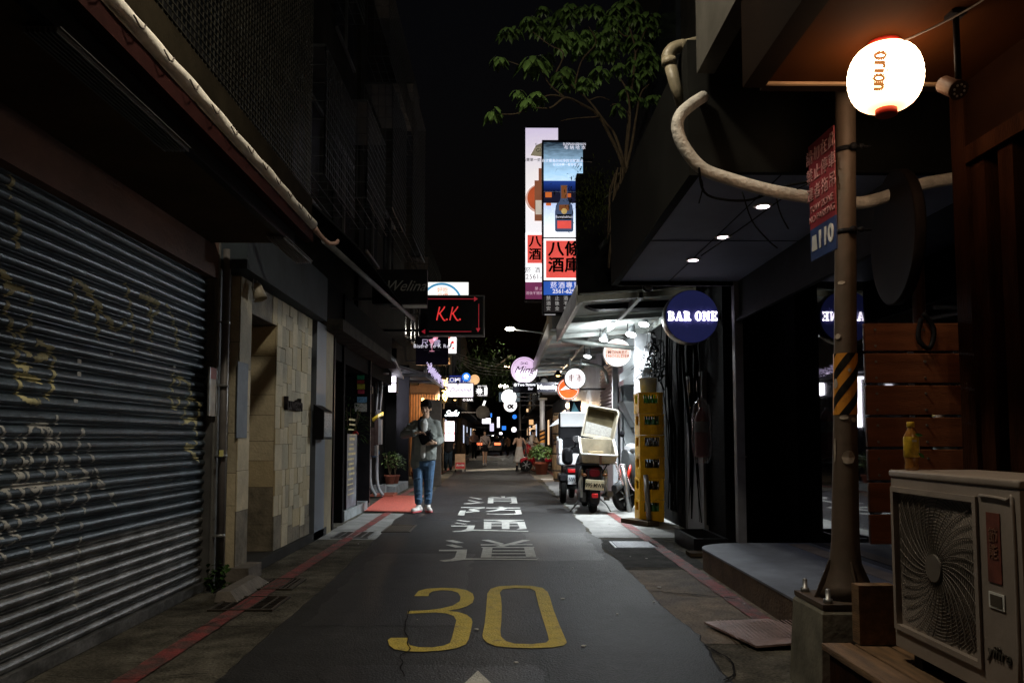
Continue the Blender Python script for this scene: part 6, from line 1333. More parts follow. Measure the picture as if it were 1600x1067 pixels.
# canopies
def shed(name, label, xo, xi, y0, y1, z, zi, sheets, kids=True):
    t = thing(name, label, 'canopy', (xo, (y0+y1)/2, z)); SHT = mat('pale_corrugated_sheet', (.55,.58,.56), .5, .2, vary=.3, scale=3)
    mb = MB(); n_ = int((y1-y0)/.12)
    for i in range(n_):
        ya = y0+(y1-y0)*i/n_; yb = y0+(y1-y0)*(i+1)/n_; ym = (ya+yb)/2
        mb.add([(xo,ya,z+.05),(xi,ya,zi+.05),(xi,ym,zi+.075),(xo,ym,z+.075),(xo,yb,z+.05),(xi,yb,zi+.05)], [(0,1,2,3),(3,2,5,4)])
    mb.build('roof_sheet', SHT, t)
    fr = MB(); TUB = mat('grey_green_tube', (.33,.35,.33), .45, .3)
    fr.box((xo-.03, y0, z-.05), (xo+.03, y1, z+.04)); fr.box((xi-.03, y0, zi-.05), (xi+.03, y1, zi+.04)); xm_ = (xo+xi)/2; zm = (z+zi)/2
    fr.box((xm_-.025, y0, zm-.04), (xm_+.025, y1, zm+.03))
    k = max(2, int((y1-y0)/1.25))
    for i in range(k+1):
        y = y0+(y1-y0-.05)*i/k+.0; fr.add([(xo+.03,y,z-.035),(xi-.03,y,zi-.035),(xi-.03,y+.05,zi-.035),(xo+.03,y+.05,z-.035),(xo+.03,y,z+.035),(xi-.03,y,zi+.035),(xi-.03,y+.05,zi+.035),(xo+.03,y+.05,z+.035)], [(0,1,2,3),(4,7,6,5),(0,4,5,1),(3,2,6,7)])
    fr.build('frame', TUB, t)
    ed = MB(); ed.box((xo-.05, y0-.02, z-.09), (xo-.031, y1, z+.16)); ed.build('edge_flashing', mat('bright_flashing', (.45,.46,.45), .35, .8, vary=.5, scale=4, bump=.3, bscale=6), t)
    return t
shed('sheet_canopy', 'nearer corrugated sheet canopy on grey tubes lit by floodlights', .93, 2.42, 9.6, 13.25, 2.90, 3.0, 3)
shed('sheet_canopy', 'farther corrugated sheet canopy over the barrels and lilac sign', .80, 2.3, 13.4, 22.5, 2.98, 3.1, 3)
tag(MB().tube([P(852,562,15.5), P(932,571,15.5), P(940,574,15.5), P(946,582,15.5), P(950,600,15.5)], .035, 8).build('cross_tube', mat('grey_green_tube', None)), 'bent grey tube with a down turned end farther back under the canopy', 'pipe')
tb2 = MB(); tb2.tube([P(877,532,13.2), P(1000,545,13.2)], .04, 10)
tag(tb2.build('cross_tube', mat('grey_green_tube', None)), 'thick grey steel tube passing in front of the peach sign', 'pipe')
for i, (px, py, Y, s_, pw) in enumerate(((1006,507,12.3,1.15,190),(986,523,12.6,1.2,420),(943,531,12.9,1.0,450),(918,557,15.2,1.0,380))):
    p = P(px, py, Y); t = thing('floodlight', ['white floodlight nearest the dark cables under the sheet canopy','large white floodlight above the peach sign','white floodlight left of the peach sign under the canopy','farthest white floodlight over the white round sign'][i], 'floodlight', p, 'floodlights under the sheet canopy')
    ax = Vector((-.25, -.35, -1)).normalized(); r = .075*s_
    MB().lathe(p, [(r*.35,-.16),(r*.5,-.12),(r*.9,-.02),(r,.0),(r*.96,.0)], 18, ax, close=False).build('lamp_head', GREYM, t)
    MB().lathe(p, [(r*.9,-.005),(r*.9,.003)], 18, ax).build('lens', glow('flood_lens', (.93,.98,1), 14), t)
    mb = MB(); mb.tube([p+Vector((-.06,0,.06)), p+Vector((-.05,.02,.22)), p+Vector((.05,.02,.22)), p+Vector((.06,0,.06))], .008, 6); mb.tube([p+Vector((0,.02,.22)), p+Vector((0,.02,.36))], .008, 6); mb.build('yoke', BLK, t)
    light('flood_beam', 'SPOT', p+ax*.03, pw, (.90,.97,1), p+(ax+Vector((.05,.42,0)) if i else Vector((-.75,-.5,-1))), .06, 64, .55, t)
FL_UP = light('canopy_bounce', 'POINT', P(950, 520, 12.4), 70, (.9,.97,1), size=.15, parent=bpy.data.objects['floodlight'])  # added bare fill light, stands in for bounce onto the canopy underside
# crates
YC = mat('yellow_crate', (.75, .40, .006), .4, vary=.2, scale=8)
CRX0 = P(999, 700, 11.3).x; CRX1 = P(1037, 700, 11.3).x; cw = CRX1-CRX0; chh = .305; cy0, cy1 = 11.3, 11.72
BOT = mat('green_bottle_glass', (.02,.16,.04), .12, vary=.3, spec=.9); BOTD = mat('brown_bottle_glass', (.02,.012,.006), .12, spec=.9)
def crate(i, dx, dy):
    z = .03+i*chh; t = thing('beer_crate', ['bottom yellow crate of the tall stack, on the ground','second yellow crate from the bottom of the stack','third yellow crate from the bottom of the stack','fourth yellow crate up, third from the top, brown bottles','fifth yellow crate up, just below the top one','topmost yellow crate of the stack, green bottles lit from behind'][i], 'crate', (CRX0+cw/2, cy0+.2, z), 'yellow beer crates in a stack')
    x0, x1, y0, y1 = CRX0+dx, CRX1+dx, cy0+dy, cy1+dy; mb = MB(); w = .02; H = chh-.006
    def side(a, b, axis, c):   # panels with a hand window in the upper part
        for (p0, p1, q0, q1) in ((a, b, 0, H*.48), (a, b, H*.90, H), (a, a+(b-a)*.2, H*.48, H*.90), (b-(b-a)*.2, b, H*.48, H*.90)):
            if axis == 'x': mb.box((p0, c, z+q0), (p1, c+w, z+q1))
            else: mb.box((c, p0, z+q0), (c+w, p1, z+q1))
    side(x0, x1, 'x', y0); side(x0, x1, 'x', y1-w); side(y0+w, y1-w, 'y', x0); side(y0+w, y1-w, 'y', x1-w); mb.box((x0+w, y0+w, z), (x1-w, y1-w, z+.015))
    for k in range(5): x = x0+.01+(cw-.02)*k/4; mb.box((x-.006, y0-.007, z+.01), (x+.006, y0, z+H*.5))
    mb.box((x0-.006, y0-.007, z+H-.02), (x1+.006, y0, z+H)); mb.box((x0-.006, y0-.007, z+H*.44), (x1+.006, y0, z+H*.48))
    mb.build('crate_shell', YC, t)
    for k in range(4):
        for j in range(2):
            x = x0+.06+(cw-.12)*k/3; y = y0+.09+.2*j
            MB().lathe((x, y, z+.02), [(.034,0),(.035,.13),(.03,.17),(.014,.21),(.013,.262),(.015,.268)], 12).build('bottle', BOT if i in (4, 5, 0) else BOTD, t)
for i in range(6): crate(i, random.uniform(-.012, .012), random.uniform(-.015, .015))
tag(MB().tube([P(1014,812,11.05), P(1009,742,11.22)], .035, 10).build('leaning_tube', mat('dull_pole', (.22,.2,.18), .5, .3)), 'short grey tube leaning against the lower yellow crates', 'pole')
p = P(1023, 608, 11.5)
bk = thing('bucket', 'white plastic bucket standing on top of the yellow crates', 'bucket', (p.x, 11.5, .03+6*chh)); z_ = .03+6*chh
MB().lathe((CRX0+.17, 11.5, z_), [(.11,0),(.13,.2),(.135,.2),(.135,.215),(.12,.21),(.10,.01)], 20).build('pail', mat('white_bucket', (.75,.75,.75), .4), bk)
MB().lathe((CRX0+.12, 11.5, z_+.2), [(.05,0),(.055,.16),(.03,.18)], 14, (.25,0,1)).build('plastic_jug', mat('pale_blue_jug', (.55,.62,.7), .4), bk)
# bollard with chain
bo = thing('bollard', 'leaning stainless steel bollard beside the scooter with the open box', 'bollard', G(984, 800)); g0 = G(984, 800)
tp = P(973, 726, g0.y+.02); MB().tube([g0+Vector((0,0,.004)), tp], .045, 18).build('post', mat('brushed_steel_post', (.42,.42,.42), .3, .9, vary=.2), bo)
mb = MB(); mb.ell(tp, .046, .046, .02, 10); mb.build('top_cap', STEEL, bo)
ch = MB(); cp = smooth([P(962,722,12.2), P(968,745,12.3), P(974,757,12.4), P(969,740,12.4), P(967,728,12.45), P(974,727,12.45), P(981,748,12.6), P(990,765,12.9), P(1003,768,13.2)], 7)
for i, (a, b) in enumerate(zip(cp, cp[1:])):
    if i % 1 == 0: ch.tube([a, a.lerp(b, .85)], [.011, .008], 6)
tag(ch.build('chain', mat('pale_pink_chain', (.65,.5,.52), .4)), 'pale pink chain looped between the scooter and the bollard', 'chain')
# ================================================================== SCOOTERS
RED_L = mat('tail_lamp_red', (.45,.01,.012), .25, emit=(.5,.01,.01), es=.08)
def xform(o, loc, rz): o.location = loc; o.rotation_euler = (0, 0, rz)
def wheel(name, parent, c, r, w, axis=(1,0,0)):
    o = MB().lathe(c, [(r*.62,-w*.35),(r*.8,-w*.5),(r*.93,-w*.45),(r,-w*.18),(r,w*.18),(r*.93,w*.45),(r*.8,w*.5),(r*.62,w*.35)], 28, axis).build('wheel', RUB, parent)
    m = MB(); m.lathe(c, [(r*.1,-w*.4),(r*.2,-w*.42),(r*.2,w*.42),(r*.1,w*.4)], 12, axis)
    ax = Vector(axis); u_ = ax.orthogonal().normalized(); v_ = ax.cross(u_)
    for k in range(6):
        a = k*math.pi/3; d = u_*math.cos(a)+v_*math.sin(a); m.tube([Vector(c)+d*r*.18+ax*w*.4, Vector(c)+d*r*.64+ax*w*.4], .012, 5); m.tube([Vector(c)+d*r*.18-ax*w*.4, Vector(c)+d*r*.64-ax*w*.4], .012, 5)
    m.build('rim', GREYM, o); return o
# --- main scooter, rear view, lid open (local: rear faces -Y, wheels along Y)
g0 = G(929, 803); SC = thing('delivery_scooter', 'scooter with an open dirty cream delivery box, seen from behind', 'scooter', (g0.x, g0.y, 0)); BX = g0.x; BY = g0.y
def L3(x, y, z): return (BX+x, BY+y, z)
BODY = mat('black_scooter_plastic', (.018,.018,.02), .35, vary=.3); BODW = mat('pale_scooter_plastic', (.42,.42,.42), .4, .1)
wheel('w', SC, L3(0, .27, .26), .26, .12); wheel('w', SC, L3(0, 1.52, .26), .26, .11)
mb = MB()
# body shell as lofted sections along Y
def sect(y, hw, z0, z1, n=16):
    return [Vector(L3(hw*(abs(math.cos(a))**.7)*(1 if math.cos(a) > 0 else -1), y, (z0+z1)/2+(z1-z0)/2*(abs(math.sin(a))**.7)*(1 if math.sin(a) > 0 else -1))) for a in [2*math.pi*k/n for k in range(n)]]
mb.loft([sect(.06,.10,.60,.70), sect(.10,.15,.55,.76), sect(.3,.19,.46,.78), sect(.6,.2,.36,.78), sect(.85,.17,.30,.72), sect(.95,.16,.24,.45), sect(1.25,.17,.24,.36), sect(1.32,.17,.24,.62), sect(1.42,.18,.30,.92), sect(1.5,.12,.6,1.0)]); mb.build('body', BODY, SC)
mb = MB(); mb.loft([[Vector(L3(sx2*w_, y, z)) for sx2, z in ((-1,z0),(1,z0),(1,z1),(-1,z1))] for y, w_, z0, z1 in ((.12,.11,.77,.80),(.3,.16,.775,.83),(.7,.16,.775,.83),(.9,.12,.74,.80))]); mb.build('seat', RUB, SC)
mb = MB(); mb.loft([sect(-.02,.07,.16,.46), sect(.02,.1,.12,.58), sect(.08,.10,.26,.62)]); mb.box(L3(-.11,-.04,.50), L3(.11,-.005,.72)); mb.build('rear_fender', BODY, SC)
# plate, lamps
MB().rbox(L3(-.15,-.065,.385), L3(.15,-.055,.545), .012, Matrix.Rotation(R(4),3,'Y')).build('number_plate', mat('number_plate_cream', (.62,.58,.42), .5, vary=.15, scale=20), SC)
text('995·MWB', .092, L3(0,-.068,.455), mat('plate_black', (.02,.02,.02), .5), SC, rot=Matrix.Rotation(R(4),3,'Y') @ Matrix.Rotation(R(90),3,'X'), sx=.78, offset=.02)
mb = MB(); mb.loft([sect(-.05,.07,.60,.70), sect(-.02,.12,.57,.74), sect(.1,.14,.56,.75)]); mb.build('tail_lamp', mat('dark_tail_lamp', (.10,.01,.015), .25), SC)
MB().rbox(L3(-.05,-.075,.26), L3(.05,-.045,.33), .012).build('reflector', RED_L, SC)
mb = MB()
for sg in (-1, 1): mb.ell(L3(sg*.17,-.02,.62), .045, .03, .03, 8)
mb.build('indicator', mat('smoked_orange', (.2,.07,.02), .3), SC)
mb = MB(); mb.tube(smooth([Vector(L3(-.20,.02,.62)), Vector(L3(-.24,-.01,.50)), Vector(L3(-.22,.1,.38)), Vector(L3(-.16,.3,.26))]), .018, 8); mb.tube([L3(.19,.05,.70), L3(.20,.12,.26)], .03, 10); mb.tube([L3(-.19,.05,.70), L3(-.20,.12,.26)], .02, 10); mb.build('rear_shock', BODW, SC)
mb = MB(); mb.tube([L3(.20,.55,.26), L3(.23,.12,.30), L3(.24,-.08,.32)], [.03,.06,.055], 14); mb.box(L3(.18,.2,.2), L3(.27,.25,.25)); mb.build('exhaust', mat('dull_exhaust', (.06,.055,.05), .4, .7), SC)
mb = MB(); mb.rbox(L3(-.22,.15,.16), L3(-.09,.75,.36), .05); mb.build('engine_case', mat('engine_grey', (.07,.07,.07), .4, .7), SC)
mb = MB(); mb.tube([L3(-.16,.6,.22), L3(-.26,.42,.12), L3(-.36,.36,.008)], .014, 7); mb.tube([L3(.14,.6,.22), L3(.25,.45,.12), L3(.31,.40,.008)], .012, 7); mb.build('stand', GREYM, SC)
mb = MB(); mb.tube([L3(0,1.40,.95), L3(0,1.34,1.06)], .03); mb.tube(smooth([Vector(L3(-.36,1.22,1.0)), Vector(L3(-.18,1.32,1.06)), Vector(L3(.18,1.32,1.06)), Vector(L3(.36,1.22,1.0))]), .014, 8); mb.build('handlebar', BLK, SC)
mb = MB(); mb.tube([L3(-.37,1.2,1.0), L3(-.25,1.28,1.03)], .02); mb.tube([L3(.37,1.2,1.0), L3(.25,1.28,1.03)], .02); mb.build('grip', RUB, SC)
def mirror(c, r, parent, stem, m=None):
    o = MB().lathe(c, [(r*.8,-.012),(r,0),(r*.95,.03),(r*.4,.05)], 20, (.1,1,0)).build('mirror', m or mat('mirror_chrome', (.6,.6,.62), .1, .9), parent)
    for v in o.data.vertices: v.co.z = c[2]-WL[parent.name].z+(v.co.z-c[2]+WL[parent.name].z)*.75
    MB().tube([c, stem], .008, 6).build('mirror_stem', BLK, o); return o
mp_ = P(902, 686, BY+1.15); mirror(tuple(mp_), .085, SC, L3(-.2,1.3,1.05))
mb = MB(); mb.rbox(L3(-.42,1.05,.74), L3(-.24,1.45,1.04), .08); mb.build('hand_guard', BODY, SC)
# rack and box
mb = MB(); mb.box(L3(-.24,-.05,.775), L3(.24,.5,.80)); mb.tube([L3(-.2,.0,.77), L3(-.12,.1,.62)], .012); mb.tube([L3(.2,.0,.77), L3(.12,.1,.62)], .012); mb.build('rack', BLK, SC)
bx = thing('delivery_box', 'dirty cream delivery box with its lid raised on the scooter rack', 'box', L3(0,.2,.8))
tz = Matrix.Rotation(R(3), 3, 'Y'); c0 = Vector(L3(.07,.2,.8))
def Bp(x, y, z): return c0+tz @ Vector((x, y, z))
BW = .29; D0, D1 = -.26, .28; F0 = .14; T0 = .40
BOXM = mat('dirty_cream_box', (.28,.255,.21), .5, vary=.4, scale=6, bump=.1); BOXI = mat('box_interior', (.17,.145,.10), .6, vary=.35, scale=5)
def hollow(mb, outer_b, outer_t, inner_t, inner_b):
    """tub: four rings"""
    mb.loft([outer_b, outer_t, inner_t, inner_b], smooth=False)
ob = [Bp(-BW*.9,D0+.03,0), Bp(BW*.9,D0+.03,0), Bp(BW*.9,D1-.02,0), Bp(-BW*.9,D1-.02,0)]
om = [Bp(-BW,D0,F0), Bp(BW,D0,F0), Bp(BW,D1,T0), Bp(-BW,D1,T0)]
im = [Bp(-BW+.03,D0+.03,F0-.005), Bp(BW-.03,D0+.03,F0-.005), Bp(BW-.03,D1-.03,T0-.005), Bp(-BW+.03,D1-.03,T0-.005)]
ib = [Bp(-BW*.85,D0+.06,.03), Bp(BW*.85,D0+.06,.03), Bp(BW*.85,D1-.05,.03), Bp(-BW*.85,D1-.05,.03)]
mb = MB(); mb.loft([ob, om, im], smooth=False, close=False); mb.poly(ob[::-1]); mb.build('tub', BOXM, bx)
mb = MB(); mb.loft([im, ib], smooth=False, close=False); mb.poly(ib); mb.build('lining', BOXI, bx)
mb = MB(); mb.box(tuple(Bp(-.13,.05,.04)), tuple(Bp(.10,.22,.20))); mb.build('parcel', mat('cardboard', (.42,.33,.2), .8), bx)
mb = MB(); mb.cbox(Bp(.02,D0-.012,.06), (.035,.02,.14)); mb.build('latch', mat('brown_latch', (.09,.045,.03), .5), bx)
mb = MB(); mb.tube([om[0],om[1]], .014, 8); mb.tube([om[1],om[2]], .014, 8); mb.tube([om[0],om[3]], .014, 8); mb.build('rim', WHT, bx)
# lid: shallow tray standing up from the hinge, leaning right
def Lp(x, y, z): return Bp(.03, D1, T0)+Matrix.Rotation(R(10),3,'Y') @ Matrix.Rotation(R(-6),3,'X') @ Vector((x, y, z))
LH_ = .54; o1 = [Lp(-BW,.0,0), Lp(BW*.92,0,0), Lp(BW*1.0,0,LH_*.9), Lp(BW*.9,0,LH_), Lp(-BW*.86,0,LH_), Lp(-BW*.94,0,LH_*.92)]
o2 = [p_+Vector((0,.16,0))+(Lp(0,0,LH_/2)-p_)*.12 for p_ in o1]; o1i = [p_+(Lp(0,0,LH_/2)-p_)*.08 for p_ in o1]; o2i = [p_+Vector((0,.13,0))+(Lp(0,0,LH_/2)-p_)*.2 for p_ in o1]
mb = MB(); mb.loft([o2, o1, o1i], smooth=False, close=False); mb.poly(o2[::-1]); lid = mb.build('lid', BOXM, bx)
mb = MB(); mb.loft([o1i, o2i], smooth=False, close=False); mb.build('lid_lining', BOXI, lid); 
m_lin = mat('stained_lid_foam', (.20,.195,.18), .85, vary=.3, scale=30, bump=.3, bscale=80); m_lin2 = mat('shaded_lid_foam', (.055,.045,.026), .85, vary=.35, scale=8)
mid = lambda a, b, f: a+(b-a)*f
mb = MB(); mb.poly([o2i[0], o2i[1], mid(o2i[1],o2i[2],.42), mid(o2i[0],o2i[5],.52)]); mb.build('white_foam', m_lin, lid)
mb = MB(); mb.poly([mid(o2i[0],o2i[5],.52), mid(o2i[1],o2i[2],.42), o2i[2], o2i[3], o2i[4], o2i[5]]); mb.build('shaded_foam', m_lin2, lid)  # shade in the upper lid, put into a darker foam colour
# --- three wheeled delivery trike
g1 = G(880, 786); TX = P(901, 740, g1.y+.2).x; TY = g1.y-.2; TK = thing('delivery_trike', 'three wheeled scooter with a white cabin box left of the open box scooter', 'scooter', (TX, TY, 0))
def T3(x, y, z): return (TX+x, TY+y, z)
wheel('w', TK, T3(-.27,.27,.27), .27, .11); wheel('w', TK, T3(.27,.27,.27), .27, .11); wheel('w', TK, T3(0,1.55,.26), .26, .11)
mb = MB(); mb.rbox(T3(-.36,.0,.40), T3(-.2,.55,.56), .05); mb.rbox(T3(.2,.0,.40), T3(.36,.55,.56), .05); mb.build('rear_fender', BODY, TK)
mb = MB(); mb.rbox(T3(-.24,.02,.32), T3(.28,.8,.69), .06); mb.rbox(T3(-.2,.8,.25), T3(.2,1.3,.4), .05); mb.loft([[Vector(T3(s1*w_, y, z)) for s1, z in ((-1,z0),(1,z0),(1,z1),(-1,z1))] for y, w_, z0, z1 in ((1.3,.2,.3,.9),(1.45,.22,.35,1.1),(1.55,.15,.5,1.1))]); mb.build('body', BODY, TK)
MB().rbox(T3(-.20,-.005,.57), T3(.18,.03,.645), .02).build('tail_lamp', RED_L, TK)
MB().rbox(T3(-.20,-.035,.36), T3(.08,-.02,.53), .012).build('number_plate', mat('number_plate_white', (.75,.77,.8), .5), TK); text('NWJ·179', .105, T3(-.06,-.038,.445), mat('plate_blue_black', (.03,.05,.08), .5), TK, sx=.62, offset=.02)
mb = MB(); mb.tube([T3(-.26,.27,.28), T3(.26,.27,.28)], .03); mb.tube([T3(-.1,.1,.35), T3(.1,.3,.22)], .04); mb.tube([T3(-.15,.2,.55), T3(-.2,.27,.3)], .03); mb.build('axle', GREYM, TK)
WB = mat('white_box_shell', (.70,.71,.74), .35, vary=.08)
cbx = thing('cargo_box', 'white tub shaped cargo box with a raised black lid on the trike', 'box', T3(0,.3,.7))
def tub(hw, y0, y1, z0, z1, th, m, par, nm):
    """U fronted shell: floor, two sides and back"""
    mb = MB(); mb.rbox(T3(-hw,y0,z0), T3(hw,y1,z0+.22), .05); mb.rbox(T3(-hw,y0,z0+.2), T3(-hw+th,y1,z1), .03); mb.rbox(T3(hw-th,y0,z0+.2), T3(hw,y1,z1), .03); mb.box(T3(-hw+th,y1-.05,z0+.2), T3(hw-th,y1,z1)); return mb.build(nm, m, par)
tub(.37, .0, .62, .70, 1.19, .08, WB, cbx, 'tub')
MB().box(T3(-.29,.2,.9), T3(.29,.22,1.19)).build('lining', BLKM, cbx)
mb = MB(); mb.rbox(T3(-.33,.50,1.19), T3(.35,.66,1.70), .05); ld = mb.build('lid', BODY, cbx)
MB().rbox(T3(-.30,.45,1.42), T3(.33,.495,1.70), .02).build('white_pad', mat('white_pad', (.85,.86,.88), .6, vary=.05), ld)
mb = MB(); mb.poly([T3(-.33,.46,1.58), T3(-.33,.46,1.48), T3(-.52,.40,1.42), T3(-.46,.40,1.48)], (0,.02,0)); mb.build('white_flap', mat('white_pad', None), ld)
p = P(875, 685, TY+1.2); mirror(tuple(p), .075, TK, T3(-.2,1.4,1.1), WHT)
# --- generic parked scooter, side on; front to +X local
def scooter(loc, rz, label, body, group=None):
    t = thing('parked_scooter', label, 'scooter', (0,0,0), group)
    wheel('w', t, (.62,0,.24), .24, .10, (0,1,0)); wheel('w', t, (-.58,0,.24), .24, .11, (0,1,0))
    mb = MB()
    def s_(x, hw, z0, z1, n=14): return [Vector((x, hw*math.copysign(abs(math.cos(a))**.7, math.cos(a)), (z0+z1)/2+(z1-z0)/2*math.copysign(abs(math.sin(a))**.7, math.sin(a)))) for a in [2*math.pi*k/n for k in range(n)]]
    mb.loft([s_(-.9,.08,.62,.72), s_(-.8,.14,.50,.78), s_(-.5,.19,.38,.76), s_(-.2,.19,.30,.72), s_(-.02,.17,.22,.62), s_(.05,.17,.2,.32), s_(.3,.17,.2,.30), s_(.36,.19,.22,.6), s_(.42,.2,.3,.86), s_(.52,.19,.42,.98), s_(.60,.10,.7,1.02)]); mb.build('body', body, t)
    MB().loft([s_(-.78,.12,.76,.80), s_(-.6,.16,.75,.84), s_(-.2,.16,.74,.83), s_(-.02,.12,.68,.78)]).build('seat', RUB, t)
    MB().loft([s_(.50,.09,.36,.50), s_(.66,.10,.42,.54), s_(.84,.07,.30,.44)]).build('front_fender', body, t)
    mb = MB(); mb.tube([(.62,.07,.24),(.50,.06,.8)], .02); mb.tube([(.62,-.07,.24),(.50,-.06,.8)], .02); mb.build('fork', GREYM, t)
    mb = MB(); mb.tube([(.46,0,.9),(.40,0,1.06)], .025); mb.tube(smooth([Vector((.30,-.34,1.02)),Vector((.42,-.15,1.08)),Vector((.42,.15,1.08)),Vector((.30,.34,1.02))]), .018, 8); mb.build('handlebar', BLK, t)
    MB().loft([s_(.36,.12,.98,1.1), s_(.46,.13,.96,1.12), s_(.54,.08,1.0,1.08)]).build('headlight', mat('headlight_lens', (.5,.5,.52), .15), t)
    for sg in (-1, 1):
        o = MB().lathe((.36,sg*.34,1.28), [(.03,-.01),(.06,0),(.055,.02),(.02,.03)], 14, (1,0,0)).build('mirror', BLK, t); MB().tube([(.37,sg*.33,1.25),(.40,sg*.2,1.06)], .007, 6).build('mirror_stem', BLK, o)
    MB().tube([(-.1,-.12,.2),(-.5,-.16,.26),(-.85,-.17,.34)], [.025,.05,.05], 10).build('exhaust', GREYM, t)
    MB().rbox((-.93,-.12,.62), (-.9,.12,.70), .01).build('tail_lamp', RED_L, t)
    mb = MB(); mb.tube([(-.1,.12,.2),(-.2,.28,.01)], .014); mb.build('stand', BLK, t)
    xform(t, loc, rz); WL[t.name] = Vector(); return t
DARK = mat('dark_grey_scooter', (.09,.095,.10), .3, .2, vary=.3)
base = scooter((2.52, 13.55, 0), R(212), 'dark grey scooter with red front shocks parked between bollard and yellow crates', DARK)
o = MB(); o.tube([(.64,-.10,.5),(.56,-.10,.78)], .026, 8); o.tube([(.64,.10,.5),(.56,.10,.78)], .026, 8); o.build('shock_absorber', mat('shock_red', (.6,.03,.02), .35), base, local=True)
# far parked scooters along the right wall and the left
lab = 'small parked scooter in the dark row far down the lane'
REDS = mat('red_scooter_paint', (.35,.01,.02), .3, vary=.2)
o = scooter((1.42, 29.5, 0), R(195), 'red scooter beside the person in the white shirt', REDS)
src = None
for i in range(14):
    y = 31+i*1.6; x = 1.55+.1*math.sin(i*2); loc = (x, y, 0); rz = R(170+random.uniform(-12,12))
    if i < 2:
        pass
    o = copy_tree(base) if True else None
    o['label'] = lab; o['group'] = 'parked scooters far down the lane'; xform(o, loc, rz)
# ================================================================== barrels, pole with camera, pots
WD = mat('barrel_wood', (.36,.22,.10), .6, vary=.35, scale=5, stretch=(6,6,.6)); 
for i, (px, y0, y1) in enumerate(((875,645,690),(875,690,737))):
    Yb = 22.5; c = P(px, y1, Yb); zt3 = P(px, y0, Yb).z; z0 = max(.0, c.z); hh_ = zt3-z0
    if i: z0 = 0.0; hh_ = P(px, y0, Yb).z
    t = thing('barrel', ['upper wooden barrel of the two stacked at the right bar','lower wooden barrel of the two stacked at the right bar'][i], 'barrel', (c.x, Yb, z0), 'stacked wooden barrels')
    MB().lathe((c.x, Yb, z0), [(.17+.06*math.sin(math.pi*k/10), hh_*k/10*.995) for k in range(11)], 22).build('staves', WD, t)
    for f in (.06, .28, .70, .94): MB().lathe((c.x, Yb, z0+hh_*f-.02), [(.173+.06*math.sin(math.pi*f),0),(.18+.06*math.sin(math.pi*f),0),(.18+.06*math.sin(math.pi*f),.04),(.173+.06*math.sin(math.pi*f),.04)], 22, close=False).build('hoop', IRON, t)
tp_ = thing('camera_pole', 'grey pole with camera boxes and hazard tape beside the potted bush', 'pole', (P(847.5,700,27.6).x, 27.6, 0)); px_ = P(847.5, 700, 27.6).x
MB().tube([(px_,27.6,0),(px_,27.6,3.3)], .09, 14).build('pole', mat('light_grey_pole', (.36,.37,.38), .5, .3), tp_)
za = P(847, 692, 26).z; zb3 = P(847, 671, 26).z
MB().lathe((px_,27.6,za), [(.092,0),(.092,zb3-za)], 14, close=False).build('hazard_band', HAZ, tp_)
mb = MB()
for k in range(3): z = za+.05+k*.14; mb.add([(px_-.1,27.5,z),(px_+.1,27.5,z+.08),(px_+.1,27.5,z+.14),(px_-.1,27.5,z+.06)], [(0,1,2,3)])
mb.build('hazard_stripe', BLKM, tp_)
a = P(842, 608, 27.5); b = P(855, 625, 27.5); MB().rbox((a.x,27.4,b.z), (b.x,27.7,a.z), .03).build('control_box', GREYM, tp_)
p = P(850, 597, 27.5); MB().ell(p, .20, .2, .17, 12).build('camera_dome', BLK, tp_); MB().lathe((p.x,27.29,p.z), [(.1,0),(.13,.01),(.1,.02)], 16, (0,-1,0)).build('lens_ring', GREYM, tp_)
p = G(846, 741); potted('potted_bush', 'round leafy bush in a terracotta pot at the foot of the camera pole', (p.x, p.y, 0), .25, .42, .42, .62, 900, TERRA, mat('bush_green', (.14,.24,.08), .6, vary=.4, scale=9), .10, .075, 31)
# sandwich board
p = G(719, 737); sb = thing('sandwich_board', 'small wooden pavement board with red and white panel', 'board', (p.x, p.y, 0)); x0, x1, z0, z1 = pxbox(711, 727, 709, 733, p.y)
MB().box((x0, p.y, z0), (x1, p.y+.03, z1)).build('board', mat('kraft_board', (.45,.30,.18), .7, vary=.3), sb)
MB().box((x0+.02, p.y-.008, z0+.03), (x1-.02, p.y-.001, z0+.25)).build('red_panel', mat('board_red', (.5,.04,.05), .6), sb); text('Bonita', .11, ((x0+x1)/2, p.y-.012, z0+.15), WHT, sb, shear=.3, offset=.02)
mb = MB()
for x in (x0, x1-.03): mb.box((x, p.y, 0), (x+.03, p.y+.03, z0)); mb.box((x, p.y+.25, 0), (x+.03, p.y+.28, .5))
mb.build('leg', BLK, sb)
# ================================================================== PEOPLE
def fuse(mb, name, m, parent, vox, local=True, smooth_it=3):
    o = mb.build(name, m, parent, local=local)
    r = o.modifiers.new('fuse', 'REMESH'); r.mode = 'VOXEL'; r.voxel_size = vox; r.use_smooth_shade = True
    s_ = o.modifiers.new('relax', 'SMOOTH'); s_.factor = .5; s_.iterations = smooth_it
    dg = bpy.context.evaluated_depsgraph_get(); me = bpy.data.meshes.new_from_object(o.evaluated_get(dg))
    me.materials.clear()
    for q in (m if isinstance(m, (list, tuple)) else [m]): me.materials.append(q)
    me.name = name; o.modifiers.clear(); o.data = me
    for p in me.polygons: p.use_smooth = True
    return o
SKIN = mat('skin', (.52, .34, .24), .5, vary=.08, spec=.4); HAIR = mat('black_hair', (.012,.010,.009), .45, vary=.3)
V = Vector
def limb(mb, pts, rs, n=14, sq=1, side=None):
    for a, b, r1, r2 in zip(pts, pts[1:], rs, rs[1:]): mb.cap(a, b, r1, r2, n, sq, side)
